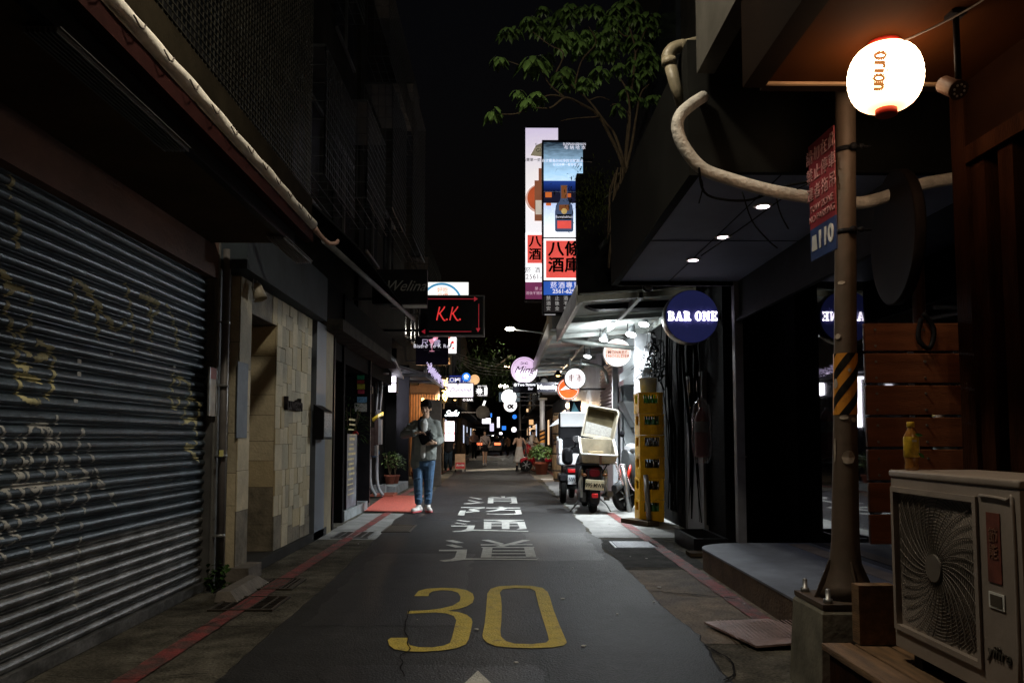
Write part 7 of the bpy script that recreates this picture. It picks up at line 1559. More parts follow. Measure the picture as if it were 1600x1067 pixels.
def hand(mb, wrist, d, palm_n, side, curl=.5, s=1):
    """palm plus five bent fingers; d = direction, palm_n = palm normal, side = towards thumb"""
    d = V(d).normalized(); nn = V(palm_n).normalized(); sd = V(side).normalized(); w = V(wrist)
    mb.cap(w, w+d*.055*s, .026*s, .034*s, 10, .5, nn); mb.cap(w+d*.03*s+sd*.012, w+d*.075*s+sd*.012, .028*s, .024*s, 10, .5, nn)
    for k, (off, L_) in enumerate(((.027,.068),(.009,.078),(-.010,.072),(-.028,.055))):
        p = w+d*.085*s+sd*off*s; dd = d; seg = L_*s/3
        for j in range(3):
            dd = (dd*math.cos(curl)+nn*math.sin(curl)).normalized() if j else (dd*math.cos(curl*.6)+nn*math.sin(curl*.6)).normalized()
            q = p+dd*seg; mb.cap(p, q, (.0092-.0008*j)*s, (.0086-.0008*j)*s, 8); p = q
    p = w+d*.03*s+sd*.03*s; dd = (d*.6+sd*.7+nn*.3).normalized(); q = p+dd*.035*s; mb.cap(p, q, .012*s, .010*s, 8); dd = (dd+nn*.5+d*.4).normalized(); mb.cap(q, q+dd*.028*s, .010*s, .0085*s, 8)
def person(label, loc, rz, H, J, parts, vox=.008, head=None, tilt=(0,0), skin=SKIN, group=None):
    """J: joints in a 1.8 m local frame, figure faces -Y"""
    k = H/1.8; mb = MB()
    hd = V(J['head']); nk = V(J['neck']); pv = V(J['pelvis'])
    hr = Matrix.Rotation(R(tilt[0]), 3, 'Z') @ Matrix.Rotation(R(tilt[1]), 3, 'X')
    def h(x, y, z): return hd+hr @ V((x, y, z))
    mb.ell(hd+hr@V((0,.01,.03)), .076, .094, .10, 14, hr); mb.ell(h(0,-.028,-.045), .056, .062, .072, 12, hr); mb.cap(h(0,-.055,-.098), h(0,-.062,-.092), .024, .022, 10)
    mb.cap(h(0,-.092,.012), h(0,-.106,-.028), .009, .013, 8); mb.cap(h(-.012,-.096,-.032), h(.012,-.096,-.032), .008, .008, 8)
    mb.cap(h(-.018,-.088,-.063), h(.018,-.088,-.063), .0075, .0075, 8); mb.cap(h(-.014,-.085,-.073), h(.014,-.085,-.073), .008, .008, 8)
    mb.cap(h(-.045,-.075,.028), h(-.015,-.088,.026), .010, .010, 8); mb.cap(h(.045,-.075,.028), h(.015,-.088,.026), .010, .010, 8)
    for sg in (-1, 1): mb.ell(h(sg*.077,.01,-.005), .012, .022, .032, 8, hr); mb.cap(h(sg*.045,-.062,-.02), h(sg*.035,-.07,-.04), .02, .018, 8)
    mb.cap(hd-V((0,-.012,.06)), nk+V((0,.01,0)), .054, .058)
    sh_ = [V(J['shL']), V(J['shR'])]; chest = nk.lerp(pv, .38); waist = nk.lerp(pv, .72)
    for s_ in sh_: mb.cap(nk+V((0,.01,-.05)), s_-V((0,0,.02)), .055, .052)
    mb.cap(chest+V((0,0,.08)), waist, .145, .118, 18, .68, (0,1,0)); mb.cap(waist, pv, .12, .145, 18, .72, (0,1,0))
    for s_ in ('L', 'R'):
        limb(mb, [J['sh'+s_], J['el'+s_], J['wr'+s_]], [.050,.038,.026]); limb(mb, [J['hip'+s_], J['kn'+s_], J['an'+s_]], [.080,.052,.036])
        a = V(J['an'+s_]); t = V(J.get('toe'+s_, a+V((0,-.16,-.04)))); mb.cap(a-V((0,0,.03)), t, .034, .030, 10)
        hd_ = J.get('hand'+s_)
        if hd_: hand(mb, J['wr'+s_], *hd_)
        else: mb.cap(J['wr'+s_], V(J['wr'+s_])+(V(J['wr'+s_])-V(J['el'+s_])).normalized()*.12, .026, .028, 8, .5)
    for v in mb.v: v *= 1
    o = fuse(mb, 'person', skin, None, vox, True, 2); tag(o, label, 'person', group)
    WL[o.name] = V()
    for nm, f, m, vx, it in parts:
        b_ = MB(); f(b_, J, h, hr); q = fuse(b_, nm, m, o, vx or vox, True, it) if vx != 0 else b_.build(nm, m, o, local=True)
    o.scale = (k, k, k); xform(o, loc, rz); return o
def trousers(rt=.098, rk=.075, ra=.062, cut=.09):
    def f(mb, J, h, hr):
        pv = V(J['pelvis']); mb.cap(pv+V((0,0,.05)), pv-V((0,0,.05)), .158, .160, 18, .74, (0,1,0))
        for s_ in 'LR':
            a, b, c = V(J['hip'+s_]), V(J['kn'+s_]), V(J['an'+s_]); e = c+(b-c).normalized()*cut
            mb.cap(a, b, rt, rk); mb.cap(b, e, rk, ra)
            if rk > .06:
                for i in range(4): z = b.lerp(e, .2+.22*i); mb.cap(z+V((-.03,-rk*.8,0)), z+V((.04,-rk*.82,.012*(-1)**i)), .011, .008, 6)
                z = b+V((0,0,.02)); mb.cap(z+V((-.04,-rk*.9,0)), z+V((.04,-rk*.9,.015)), .012, .012, 6)
    return f
def shoes(r=.045, L=.2, upper=True):
    def f(mb, J, h, hr):
        for s_ in 'LR':
            a = V(J['an'+s_]); t = V(J.get('toe'+s_, a+V((0,-.16,-.04)))); d = (t-a); d.z = 0; d.normalize(); g = a.z-.085 if a.z > .12 else 0
            z = min(.05, a.z*.5)+max(0, a.z-.12)*.8
            mb.cap(a+V((0,0,-.01)), a-V((0,0,.04)), .05, .05); mb.cap(V((a.x,a.y,z))-d*.05, V((a.x,a.y,z-.008))+d*.16, .048, .040, 12, 1); mb.cap(V((a.x,a.y,z+.02)), V((a.x,a.y,z))+d*.09, .045, .038)
    return f
def soles():
    def f(mb, J, h, hr):
        for s_ in 'LR':
            a = V(J['an'+s_]); t = V(J.get('toe'+s_, a+V((0,-.16,-.04)))); d = (t-a); d.z = 0; d.normalize(); z = .012+max(0, a.z-.12)*.8
            w = V((-d.y, d.x, 0)); c = V((a.x, a.y, z)); out = []
            for i in range(20):
                q = 2*math.pi*i/20; out.append(c+d*(.055+.155*math.cos(q))+w*(.052*math.sin(q)*(1+.12*math.cos(q))))
            mb.poly(out, (0,0,.022))
    return f
def top(rs=.062, re=.055, rw=.045, body=.165, hem=-.02, sleeve=1.0, sq=.72):
    def f(mb, J, h, hr):
        nk, pv = V(J['neck']), V(J['pelvis']); ch_ = nk.lerp(pv, .35); b = pv+V((0,0,hem))
        for s_ in 'LR':
            mb.cap(nk+V((0,.01,-.055)), V(J['sh'+s_])-V((0,0,.01)), .062, rs); a, e, w = V(J['sh'+s_]), V(J['el'+s_]), V(J['wr'+s_])
            if sleeve >= 1: mb.cap(a, e, rs, re); mb.cap(e, e.lerp(w, min(1, (sleeve-.5)*1.75)), re, rw)
            else: mb.cap(a, a.lerp(e, sleeve*1.6), rs, re)
        mb.cap(ch_+V((0,0,.08)), ch_.lerp(b, .6), body, body*.97, 20, sq, (0,1,0)); mb.cap(ch_.lerp(b, .6), b, body*.97, body, 20, sq, (0,1,0))
    return f
def hairf(vol=.012, back=.0, fringe=True, long=0):
    def f(mb, J, h, hr):
        mb.ell(h(0,.022,.055), .082+vol, .095+vol, .092+vol, 14, hr); mb.ell(h(0,.05,-.0), .072+vol, .062+vol, .085, 12, hr)
        if fringe:
            for i in range(7):
                x = -.06+.02*i; mb.cap(h(x*.9,-.055,.115), h(x+.012,-.095,.068+.006*(i % 3)), .020, .010, 8)
        if long:
            mb.cap(h(0,.06,.0), h(0,.085,-long), .075, .055, 12, .6, (0,1,0))
            for sg in (-1,1): mb.cap(h(sg*.072,.01,.03), h(sg*.075,.03,-long*.7), .028, .022)
    return f
# --- the walking man
g0 = G(662, 797); MY = 13.05
MX = P(663, 700, MY).x; HM = (P(663, 622, MY).z-P(663, 797, MY).z)
def mp(px, py, dy=0):     # joint in the man's 1.8 m frame
    p = P(px, py, MY+dy); k = 1.8/HM; return V(((p.x-MX)*k, dy*k, (p.z)*k))
cz = lambda x, y: (600+x/4.85, 600+y/4.85)
JM = dict(head=mp(*cz(318,190)), neck=mp(*cz(316,262)), pelvis=mp(*cz(300,565)), shL=mp(*cz(238,300)), shR=mp(*cz(396,298)),
  elL=mp(*cz(150,385),-.02), wrL=mp(*cz(248,372),-.26), elR=mp(*cz(424,428),.02), wrR=mp(*cz(388,450),-.22),
  hipL=mp(*cz(258,585)), hipR=mp(*cz(345,582)), knL=mp(*cz(258,730),-.03), knR=mp(*cz(338,735),.02), anL=mp(*cz(262,905),-.04), anR=mp(*cz(332,912),.03))
JM['anL'].z = .10; JM['anR'].z = .10
JM['toeL'] = JM['anL']+V((-.07,-.15,-.05)); JM['toeR'] = JM['anR']+V((.05,-.15,-.05))
JM['handL'] = ((1,-.15,.05),(0,-.3,-.8),(0,-.9,.3),.45,1.05); JM['handR'] = ((-1,-.1,.02),(0,.8,-.5),(0,-.3,.9),.3,1.05)
JK = mat('grey_green_jacket', (.16,.172,.16), .85, vary=.3, scale=5, bump=.25, bscale=30)
def torso(mb, J, spec_, n=28):
    nk, pv = J['neck'], J['pelvis']; rings = []
    for t_, hw, dp_, dy in spec_:
        c = nk+(pv-nk)*t_; rings.append([V((c.x+hw*math.copysign(abs(math.cos(a))**.8, math.cos(a)), c.y+dy+dp_*math.copysign(abs(math.sin(a))**.8, math.sin(a)), c.z+(.012*math.sin(3*a+t_*9)))) for a in [2*math.pi*k/n for k in range(n)]])
    mb.loft(rings)
def jacket(mb, J, h, hr):
    nk, pv = J['neck'], J['pelvis']
    torso(mb, J, [(.0,.07,.055,.01),(.06,.15,.085,.01),(.16,.205,.115,0),(.35,.212,.13,-.01),(.6,.20,.132,-.015),(.85,.205,.135,-.01),(1.05,.205,.13,-.005)])
    a = nk.lerp(pv, 1.0)+V((-.10,-.02,0)); mb.cap(a, a+V((-.01,-.01,-.09)), .105, .10, 16, .9, (0,1,0))
    for s_ in 'LR':
        a, e, w = J['sh'+s_], J['el'+s_], J['wr'+s_]; mb.cap(a+V((0,0,-.02)), e, .079, .066); mb.cap(e, e.lerp(w, .72), .067, .056); mb.cap(e.lerp(w, .70), e.lerp(w, .76), .062, .062)
        for i, t_ in enumerate((.3, .62)): z = a.lerp(e, t_); mb.cap(z+V((-.045,-.045,.03)), z+V((.045,-.05,-.025)), .028, .014, 8)
    for sg in (-1, 1):
        mb.cap(nk+V((sg*.055,.03,.02)), nk+V((sg*.07,-.06,-.06)), .026, .020)
        for i in range(3): z = nk.lerp(pv, .35+.22*i)+V((sg*.10,-.11,0)); mb.cap(z+V((-.03,0,.05)), z+V((.05*sg,-.006,-.05)), .026, .014, 8)
def tee(mb, J, h, hr):
    torso(mb, J, [(.02,.05,.05,-.01),(.12,.075,.09,-.035),(.3,.075,.105,-.048),(.6,.070,.108,-.052),(.9,.062,.108,-.05),(.99,.055,.10,-.045)])
def strap(mb, J, h, hr):
    nk, pv = J['neck'], J['pelvis']; p = smooth([nk+V((-.075,.0,.015)), nk+V((-.09,-.10,-.05)), nk+V((-.09,-.15,-.14)), nk+V((-.02,-.185,-.26))], 4)
    for a, b in zip(p, p[1:]): mb.cap(a, b, .026, .026, 8, .25, (0,1,0))
def bag(mb, J, h, hr):
    c = mp(*cz(325,412))+V((0,-.20,0)); mb.rbox(c+V((-.10,-.04,-.09)), c+V((.11,.04,.10)), .035, Matrix.Rotation(R(-20),3,'Y')); mb.rbox(c+V((-.06,-.055,-.07)), c+V((.08,-.03,.02)), .02, Matrix.Rotation(R(-20),3,'Y'))
def laces(mb, J, h, hr):
    for s_ in 'LR':
        a = J['an'+s_]; t = J['toe'+s_]; d = (t-a); d.z = 0; d.normalize(); w = V((-d.y,d.x,0))
        for i in range(4): c = V((a.x,a.y,.088-.009*i))+d*(.045+.022*i); mb.cap(c-w*.022, c+w*.022+d*.008, .005, .005, 6)
def eyes(mb, J, h, hr):
    for sg in (-1, 1): mb.cap(h(sg*.040,-.0875,.008), h(sg*.022,-.092,.008), .0055, .0055, 6, .6, (0,0,1)); mb.cap(h(sg*.046,-.083,.034), h(sg*.016,-.097,.033), .005, .005, 6)
man = person('young man in grey open jacket, pale tee and blue jeans walking with a phone', (MX, MY, 0.006), 0, HM, JM,
  [('tee_shirt', tee, mat('pale_grey_tee', (.55,.55,.53), .85, vary=.12, bump=.15), .012, 2), ('jeans', trousers(.098,.078,.060,.07), mat('blue_denim', (.045,.10,.185), .8, vary=.35, scale=9, bump=.2, bscale=90), .009, 2),
   ('jacket', jacket, JK, .010, 4), ('bag_strap', strap, BLK, .008, 1), ('shoulder_bag', bag, BLKM, 0, 0),
   ('shoes', shoes(), mat('white_trainers', (.62,.60,.58), .6, vary=.2, scale=20), .007, 2), ('soles', soles(), mat('coral_sole', (.55,.09,.10), .6), 0, 0), ('laces', laces, mat('lace_grey', (.2,.19,.19), .8), 0, 0),
   ('hair', hairf(.014), HAIR, .008, 1), ('eyes', eyes, mat('eye_dark', (.02,.015,.012), .3), 0, 0)], .0065, tilt=(-10, 4))
hp = JM['wrL']+V((.17,-.03,.01)); k_ = HM/1.8
ph = MB(); ph.rbox(hp+V((-.02,-.06,-.0)), hp+V((.055,.07,.012)), .004, Matrix.Rotation(R(25),3,'X') @ Matrix.Rotation(R(-15),3,'Y')); q = ph.build('phone', mat('black_phone', (.01,.01,.012), .15)); q.scale = (k_,)*3; q.location = (MX, MY, .006)
tag(q, 'black phone held in the hand of the young man walking', 'phone')
# --- others down the lane
def std(sp=.10, stride=.12, arms=None, lean=0):
    J = dict(head=V((0,-.02+lean,1.66)), neck=V((0,lean,1.50)), pelvis=V((0,0,.98)), shL=V((-.18,lean,1.43)), shR=V((.18,lean,1.43)), elL=V((-.24,.03,1.16)), elR=V((.24,.03,1.16)), wrL=V((-.24,-.08,.93)), wrR=V((.24,-.08,.93)),
      hipL=V((-.09,0,.93)), hipR=V((.09,0,.93)), knL=V((-sp,-stride*.6,.52)), knR=V((sp,stride*.3,.52)), anL=V((-sp,-stride,.10)), anR=V((sp,stride,.10)))
    J['toeL'] = J['anL']+V((0,-.16,-.05)); J['toeR'] = J['anR']+V((0,-.16,-.05))
    for s_ in 'LR': J['hand'+s_] = ((0,-.2,-1),(0,-.6,.2),(0,-1,0),.35,1)
    if arms: J.update(arms)
    return J
def place(px, py0, py1, dx=0):
    g = G(px, py0); H = P(px, py1, g.y).z; return (g.x, g.y, .006), H
loc, H = place(700, 735.5, 668); person('stocky man in black shirt and dark jeans seen from behind by the lit poster', loc, R(175), H, std(.09,.06,dict(elL=V((-.27,.02,1.17)), elR=V((.27,.02,1.17)), wrL=V((-.2,-.16,1.02)))),
  [('shirt', top(.08,.07,.055,.21,-.06,.55,.85), mat('black_shirt', (.02,.02,.022), .85), .014, 2), ('trousers', trousers(.11,.085,.075,.05), mat('dark_denim', (.03,.045,.06), .85), .014, 2), ('shoes', shoes(), BLKM, .012, 1), ('soles', soles(), mat('pale_sole', (.5,.5,.5), .7), 0, 0), ('hair', hairf(.006, fringe=False), HAIR, .012, 1)], .012)
def skirt(z0, z1, r0, r1, pleat=10, amp=.06):
    def f(mb, J, h, hr):
        pv = J['pelvis']; rings = []
        for i in range(7):
            t_ = i/6; r = r0+(r1-r0)*t_; rings.append([V((pv.x+r*(1+amp*t_*math.sin(pleat*2*math.pi*k/60))*math.cos(2*math.pi*k/60), pv.y+.78*r*(1+amp*t_*math.sin(pleat*2*math.pi*k/60))*math.sin(2*math.pi*k/60), z0+(z1-z0)*t_)) for k in range(60)])
        mb.loft(rings)
    return f
loc, H = place(757.5, 727, 672); person('woman in pale tee and short black skirt walking towards the camera', loc, 0, H, std(.06,.14,dict(elR=V((.27,.04,1.18)), wrR=V((.22,-.12,1.05)))),
  [('tee_shirt', top(.06,.052,.045,.15,.10,.5), mat('pale_pink_tee', (.38,.33,.33), .85), .014, 2), ('skirt', skirt(1.08,.72,.13,.20), mat('black_skirt', (.015,.015,.018), .8), 0, 0), ('shoes', shoes(), mat('white_trainers', None), .012, 1), ('hair', hairf(.012, long=.26), HAIR, .012, 1), ('bag_strap', lambda mb, J, h, hr: mb.tube([(-.2,-.09,1.40),(-.1,-.16,1.3),(.12,-.15,1.05)], .012, 6), BLKM, 0, 0)], .012)
loc, H = place(741, 719, 672); person('woman in dusty pink top and black trousers with a shoulder bag, far left of lane', loc, R(-12), H, std(.06,.12,dict(elL=V((-.26,.02,1.2)), wrL=V((-.13,-.2,1.22)))),
  [('top', top(.06,.052,.045,.15,-.02,.55), mat('dusty_pink_top', (.28,.18,.17), .85), .014, 2), ('trousers', trousers(.09,.065,.06,.05), BLKM, .014, 2), ('shoes', shoes(), mat('white_trainers', None), .012, 1), ('hair', hairf(.012, long=.2), HAIR, .012, 1), ('shoulder_bag', lambda mb, J, h, hr: mb.rbox((-.3,-.12,.95),(-.2,.12,1.15), .03), mat('brown_bag', (.12,.06,.035), .6), 0, 0)], .014)
loc, H = place(811.5, 735.5, 673); person('woman with bare back, long white wrap skirt and black ankle boots', loc, R(160), H, std(.10,.05,dict(elR=V((.27,.06,1.2)), wrR=V((.23,-.12,1.36)), elL=V((-.30,-.05,1.2)), wrL=V((-.36,-.2,1.3)))),
  [('halter_top', lambda mb, J, h, hr: (mb.cap((0,-.035,1.34),(0,-.03,1.08),.135,.125,16,.6,(0,1,0))), mat('halter_cream', (.42,.34,.26), .8), .014, 2), ('wrap_skirt', skirt(1.08,.36,.135,.27,7,.08), mat('white_cotton_skirt', (.52,.50,.46), .85, vary=.2, scale=7, bump=.2), 0, 0), ('boots', shoes(.05), BLK, .012, 1), ('boot_shaft', lambda mb, J, h, hr: (mb.cap(J['anL'], J['anL']+V((0,0,.10)), .05, .052), mb.cap(J['anR'], J['anR']+V((0,0,.10)), .05, .052)), BLK, .012, 1), ('hair', hairf(.014, long=.16, fringe=False), HAIR, .012, 1)], .012)
loc, H = place(833, 736, 671); person('person in loose white shirt and dark cap standing by the red scooter', loc, R(60), H, std(.08,.06,dict(elR=V((.25,-.08,1.2)), wrR=V((.15,-.3,1.2)), elL=V((-.25,-.08,1.2)), wrL=V((-.12,-.34,1.16)))),
  [('shirt', top(.085,.08,.07,.19,-.05,.6,.85), mat('white_loose_shirt', (.50,.46,.42), .85, vary=.15), .014, 2), ('shorts', lambda mb, J, h, hr: [mb.cap(J['hip'+s_], J['kn'+s_]+V((0,0,.06)), .11, .10) for s_ in 'LR'], mat('red_brown_shorts', (.30,.10,.07), .8), .014, 2), ('shoes', shoes(), mat('brown_sandals', (.12,.05,.03), .7), .012, 1), ('hair', hairf(.006, fringe=False), HAIR, .012, 1), ('cap', lambda mb, J, h, hr: (mb.ell(h(0,.015,.08),.092,.108,.075,12), mb.cap(h(-.04,-.11,.055), h(.04,-.11,.055), .03,.03,8,.3,(0,0,1))), BLKM, .012, 1)], .012)
for i, (px, py, pt, rz, c) in enumerate(((730, 712, 676, 20, 'a'), (793, 713, 680, 200, 'b'), (786, 708, 681, 10, 'c'))):
    loc, H = place(px, py, pt); person(['figure in grey shirt at the left bars, far beyond the two women','figure in a brown shirt standing in the distance right of the car','smallest dark figure far down the lane behind the car'][i], loc, R(rz), H, std(.08,.1),
      [('shirt', top(.07,.06,.05,.17,-.05,.6), mat('far_shirt_'+c, ((.14,.14,.15),(.15,.09,.06),(.03,.03,.04))[i], .85), .03, 1), ('trousers', trousers(.09,.07,.06,.03), BLKM, .03, 1), ('hair', hairf(.01, fringe=False), HAIR, .025, 1)], .025)
# ================================================================== CAR far down
cy_ = G(764, 711.5).y; cxx = P(764, 711, cy_).x
car = thing('parked_car', 'black car with glowing orange red tail lights far down the lane', 'car', (cxx, cy_, 0))
CARM = mat('black_car_paint', (.012,.012,.014), .2, .3, coat=.8)
def cs(y, hw, z0, z1): return [Vector((cxx+x*hw, cy_+y, z)) for x, z in ((-.92,z0),(.92,z0),(1,z0+.1),(1,z1-.15),(.9,z1),(-.9,z1),(-1,z1-.15),(-1,z0+.1))]
MB().loft([cs(0,.86,.35,.95), cs(.08,.88,.25,1.0), cs(.5,.9,.22,1.02), cs(3.2,.9,.22,.98), cs(4.2,.85,.25,.75), cs(4.3,.8,.35,.65)]).build('body', CARM, car)
MB().loft([cs(.15,.74,1.0,1.03), cs(.55,.68,1.0,1.45), cs(1.9,.68,1.0,1.48), cs(3.0,.74,.96,1.0)]).build('cabin', GLS, car)
for sg in (-1, 1):
    MB().rbox((cxx+sg*.62-.24, cy_-.05, .74), (cxx+sg*.62+.2, cy_+.02, .90), .04).build('tail_light', glow('tail_light_lit', (1,.16,.05), 2.5), car)
    for y in (.8, 3.4): o = MB().lathe((cxx+sg*.85, cy_+y, .32), [(.2,-.1),(.32,-.1),(.32,.1),(.2,.1)], 18, (1,0,0)).build('wheel', RUB, car)
MB().box((cxx-.2,cy_-.02,.55), (cxx+.2,cy_-.005,.7)).build('number_plate', WHT, car)
# ================================================================== TREE with drooping leaf whorls
tr = thing('umbrella_tree', 'umbrella tree with drooping leaf whorls growing above the blue grey ceiling', 'tree', (1.45, 8.2, 3.5))
tcr = lambda x, y, Y: P(740+x/3.558, y/3.558, Y)
root = tcr(838, 950, 8.0); mb = MB()
def br(pts, r0, r1):
    q = smooth([tcr(*p) for p in pts], 4); n_ = len(q); mb.tube(q, [r0+(r1-r0)*i/(n_-1) for i in range(n_)], 7)
br([(838,950,8),(808,860,7.9),(760,760,7.8),(690,640,7.6),(600,580,7.4),(510,545,7.2),(430,600,7.1),(350,600,7.0)], .022, .006)
br([(838,950,8),(820,850,8),(780,740,8.1),(740,690,8),(640,560,7.9),(560,490,7.8),(480,420,7.7)], .018, .005)
br([(838,945,8),(855,800,8.1),(870,640,8.2),(850,500,8.2),(800,420,8.2)], .02, .006); br([(845,945,8),(880,800,8.1),(905,640,8.2),(930,520,8.3),(975,470,8.3)], .018, .006)
br([(840,940,8),(860,700,8.3),(880,480,8.4),(900,300,8.4),(880,200,8.4),(850,100,8.4)], .02, .006); br([(700,650,7.6),(560,660,7.5),(480,675,7.4)], .007, .003)
br([(510,545,7.2),(430,480,7.1),(390,420,7.0),(350,350,7)], .008, .004); br([(510,545,7.2),(430,530,7.1),(350,560,7.0),(250,630,6.9),(130,635,6.9)], .008, .004)
br([(640,560,7.9),(700,540,7.9),(760,560,8)], .007, .004); br([(560,490,7.8),(600,340,7.9),(680,240,8),(640,150,8.1)], .009, .004); br([(450,420,7.6),(500,300,7.7),(420,250,7.8),(330,180,7.8)], .008, .004); br([(380,390,7.2),(280,370,7.2),(190,340,7.2)], .007, .003)
br([(870,640,8.2),(800,580,8.1),(760,590,8.1)], .007, .003); br([(900,300,8.4),(960,160,8.4),(1000,110,8.4)], .008, .004); br([(880,200,8.4),(820,190,8.4),(740,60,8.4)], .007, .004)
rn = random.Random(12)
for i in range(40):
    c = root+V((rn.uniform(-.12,.12), rn.uniform(-.15,.15), 0)); mb.tube(smooth([c, c+V((rn.uniform(-.08,.08), -.05, -.3)), c+V((rn.uniform(-.12,.12), rn.uniform(-.1,.1), -rn.uniform(.5,1.0)))], 3), rn.uniform(.004, .010), 5)
mb.build('trunk', BARK, tr)
WH_ = [(145,345,7.2,52),(330,355,7.0,75),(490,430,7.4,70),(300,580,6.9,65),(245,530,7.0,45),(110,640,6.9,62),(350,555,7.0,55),(620,460,7.8,45),(700,415,7.9,62),(810,390,8.1,58),(185,195,7.8,60),(310,130,7.8,65),(370,175,7.9,60),(470,220,7.9,62),(540,220,8,62),(590,250,8,50),(680,60,8.1,62),(760,120,8.3,50),(820,60,8.4,68),(870,20,8.4,62),(880,120,8.4,50),(960,110,8.4,58),(1010,115,8.4,58),(1040,180,8.4,45),(920,265,8.4,62),(700,220,8.2,55),(740,190,8.3,50),(790,250,8.3,50),(850,520,8.2,45),(905,560,8.3,45),(985,560,8.3,55),(800,610,8.1,45),(520,60,8.2,45),(900,440,8.4,55),(960,420,8.4,45),(700,300,8.3,50),(620,200,8.2,50),(450,190,8,50),(230,180,7.9,45),(600,500,7.8,38),(660,480,7.8,38),(510,490,7.5,35),(930,330,8.5,55),(780,160,8.4,50),(1020,560,8.3,40)]
WH_ += [(rn.uniform(330,1000), rn.uniform(40,470), rn.uniform(8.2,9), rn.uniform(42,62)) for _ in range(46)]
mb = MB()
for x, y, Y, s_ in WH_:
    c = tcr(x, y-s_*.35, Y); L_ = s_*Y/F/3.558*rn.uniform(1.1,1.6)
    for k in range(11):
        a = 2*math.pi*k/11+rn.uniform(-.25,.25); d = V((math.cos(a), math.sin(a), rn.uniform(-.35,.25))); d.normalize()
        p0_ = c+V((0,0,rn.uniform(-.01,.02))); mid_ = p0_+d*L_*.22; mb.tube([p0_, mid_], .0015, 3, False)
        dd = (d*.55+V((0,0,-.9))).normalized(); sd = dd.cross(V((-math.sin(a), math.cos(a), 0))); wv = V((-math.sin(a), math.cos(a), 0)); Lf = L_*rn.uniform(.75,1.05); w = Lf*.19
        e1 = mid_+d*Lf*.18+dd*Lf*.12; e2 = mid_+d*Lf*.26+dd*Lf*.5; e3 = mid_+d*Lf*.26+dd*Lf*.95
        mb.add([mid_, e1+wv*w, e1-wv*w, e2+wv*w*1.1, e2-wv*w*1.1, e3, e1+d*w*.35, e2+d*w*.35], [(0,6,1),(0,2,6),(1,6,7,3),(6,2,4,7),(3,7,5),(7,4,5)])
mb.build('crown', GREEN, tr)
mb = MB(); c = P(928, 300, 8.6)
for i in range(700):
    v = V((rn.gauss(0,.14), rn.gauss(0,.15), rn.gauss(-.05,.16))); leaf(mb, c+v, V((rn.uniform(-1,1), rn.uniform(-1,1), rn.uniform(-1,.3))), V((0,0,1)), .05, .012, .3)
tag(mb.build('trailing_plant', mat('mossy_leaf', (.06,.075,.02), .6, vary=.5)), 'mossy trailing plant hanging over the dark side panel below the tree', 'plant')
# dark side-on sign next to the tall liquor signs
DY = 10.45; x0 = P(902, 400, DY).x; zt3 = P(902, 271, DY).z; zb3 = P(925, 483, DY).z
mb = MB(); n_ = 10; out = [(x0, DY, zt3), (x0, DY, zb3+.25)]+[(x0+.3*(1-math.cos(math.pi/2*i/n_)), DY, zb3+.25-.25*math.sin(math.pi/2*i/n_)) for i in range(1, n_+1)]+[(x0+1.35, DY, zb3+.03), (x0+1.35, DY, zb3+.5), (x0+.36, DY, zb3+.5), (x0+.36, DY, zt3)]
mb.poly(out, (0, .22, 0)); o = mb.build('signboard', mat('black_side_panel', (.016,.016,.018), .6)); tag(o, 'tall black sign seen from its dark side in front of the lit liquor signs', 'sign')
MB().tube([(x0+.38, DY+.1, zt3-.3), (2.2, DY+.1, zt3+.3)], .012, 6).build('stay_rod', GREYM, o)
o = MB(); q_ = P(948, 372, 9.6); o.add([P(935,385,9.7), P(962,352,9.7), P(966,358,9.5), P(938,392,9.5), P(950,368,9.4)], [(0,1,4),(1,2,4),(2,3,4),(3,0,4)]); tag(o.build('foil_duct', mat('crumpled_foil', (.5,.52,.5), .35, .8, vary=.5, scale=14, bump=.6, bscale=14)), 'crumpled silver duct end poking out beside the tree roots', 'duct')
# ================================================================== CABLES across the lane, street lights, far scenery
def cablex(label, pts, r=.012):
    tag(MB().tube(smooth([P(*p) for p in pts], 6), r, 5).build('overhead_cable', mat('pale_cable', (.16,.15,.13), .6)), label, 'cable', 'overhead cables across the lane')  # plain pale grey-brown cable colour
for i in range(5):
    cablex('thin overhead cable sagging across the lane above the distant signs', [(700+6*i, 548+5*i, 30), (745, 562+5*i, 33), (790, 570+4.2*i, 36), (845, 571+3*i, 38)], .012)
cablex('pale cable crossing in front of the round lilac sign', [(740,573,26),(790,578,22),(830,576,19.8),(870,563,18)], .008)
def streetlamp(label, head, base_px, Y, z=None, col=(1,.95,.8), es=20, pw=0, rad_=.14):
    p = P(*head, Y); b = P(*base_px, Y); t = thing('street_lamp', label, 'street lamp', (b.x, Y, 0)); 
    MB().tube([(b.x,Y,0),(b.x,Y,p.z-.45)], .07, 8).build('pole', GREYM, t); MB().tube(smooth([V((b.x,Y,p.z-.45)), V((b.x-.3*(1 if b.x > p.x else -1),Y,p.z-.2)), p]), .04, 6).build('arm', GREYM, t)
    MB().ell(p, rad_*1.5, rad_, rad_*.6, 8).build('lens', glow('street_glow_%s' % ('w' if col[2] > .7 else 'o'), col, es), t)
    if pw: light('street_lamp_light', 'POINT', p-V((0,0,.25)), pw, col, size=.15, parent=t)
streetlamp('street lamp on a long arm high beside the farther liquor sign', (797,514), (855,520), 41, pw=160, rad_=.17)
streetlamp('bright street lamp glowing above the white globe lamp', (787,603), (812,606), 60, pw=250, rad_=.26)
streetlamp('small orange street lamp near the lilac sign', (792,573), (812,575), 52, col=(1,.6,.35), pw=0, rad_=.12)
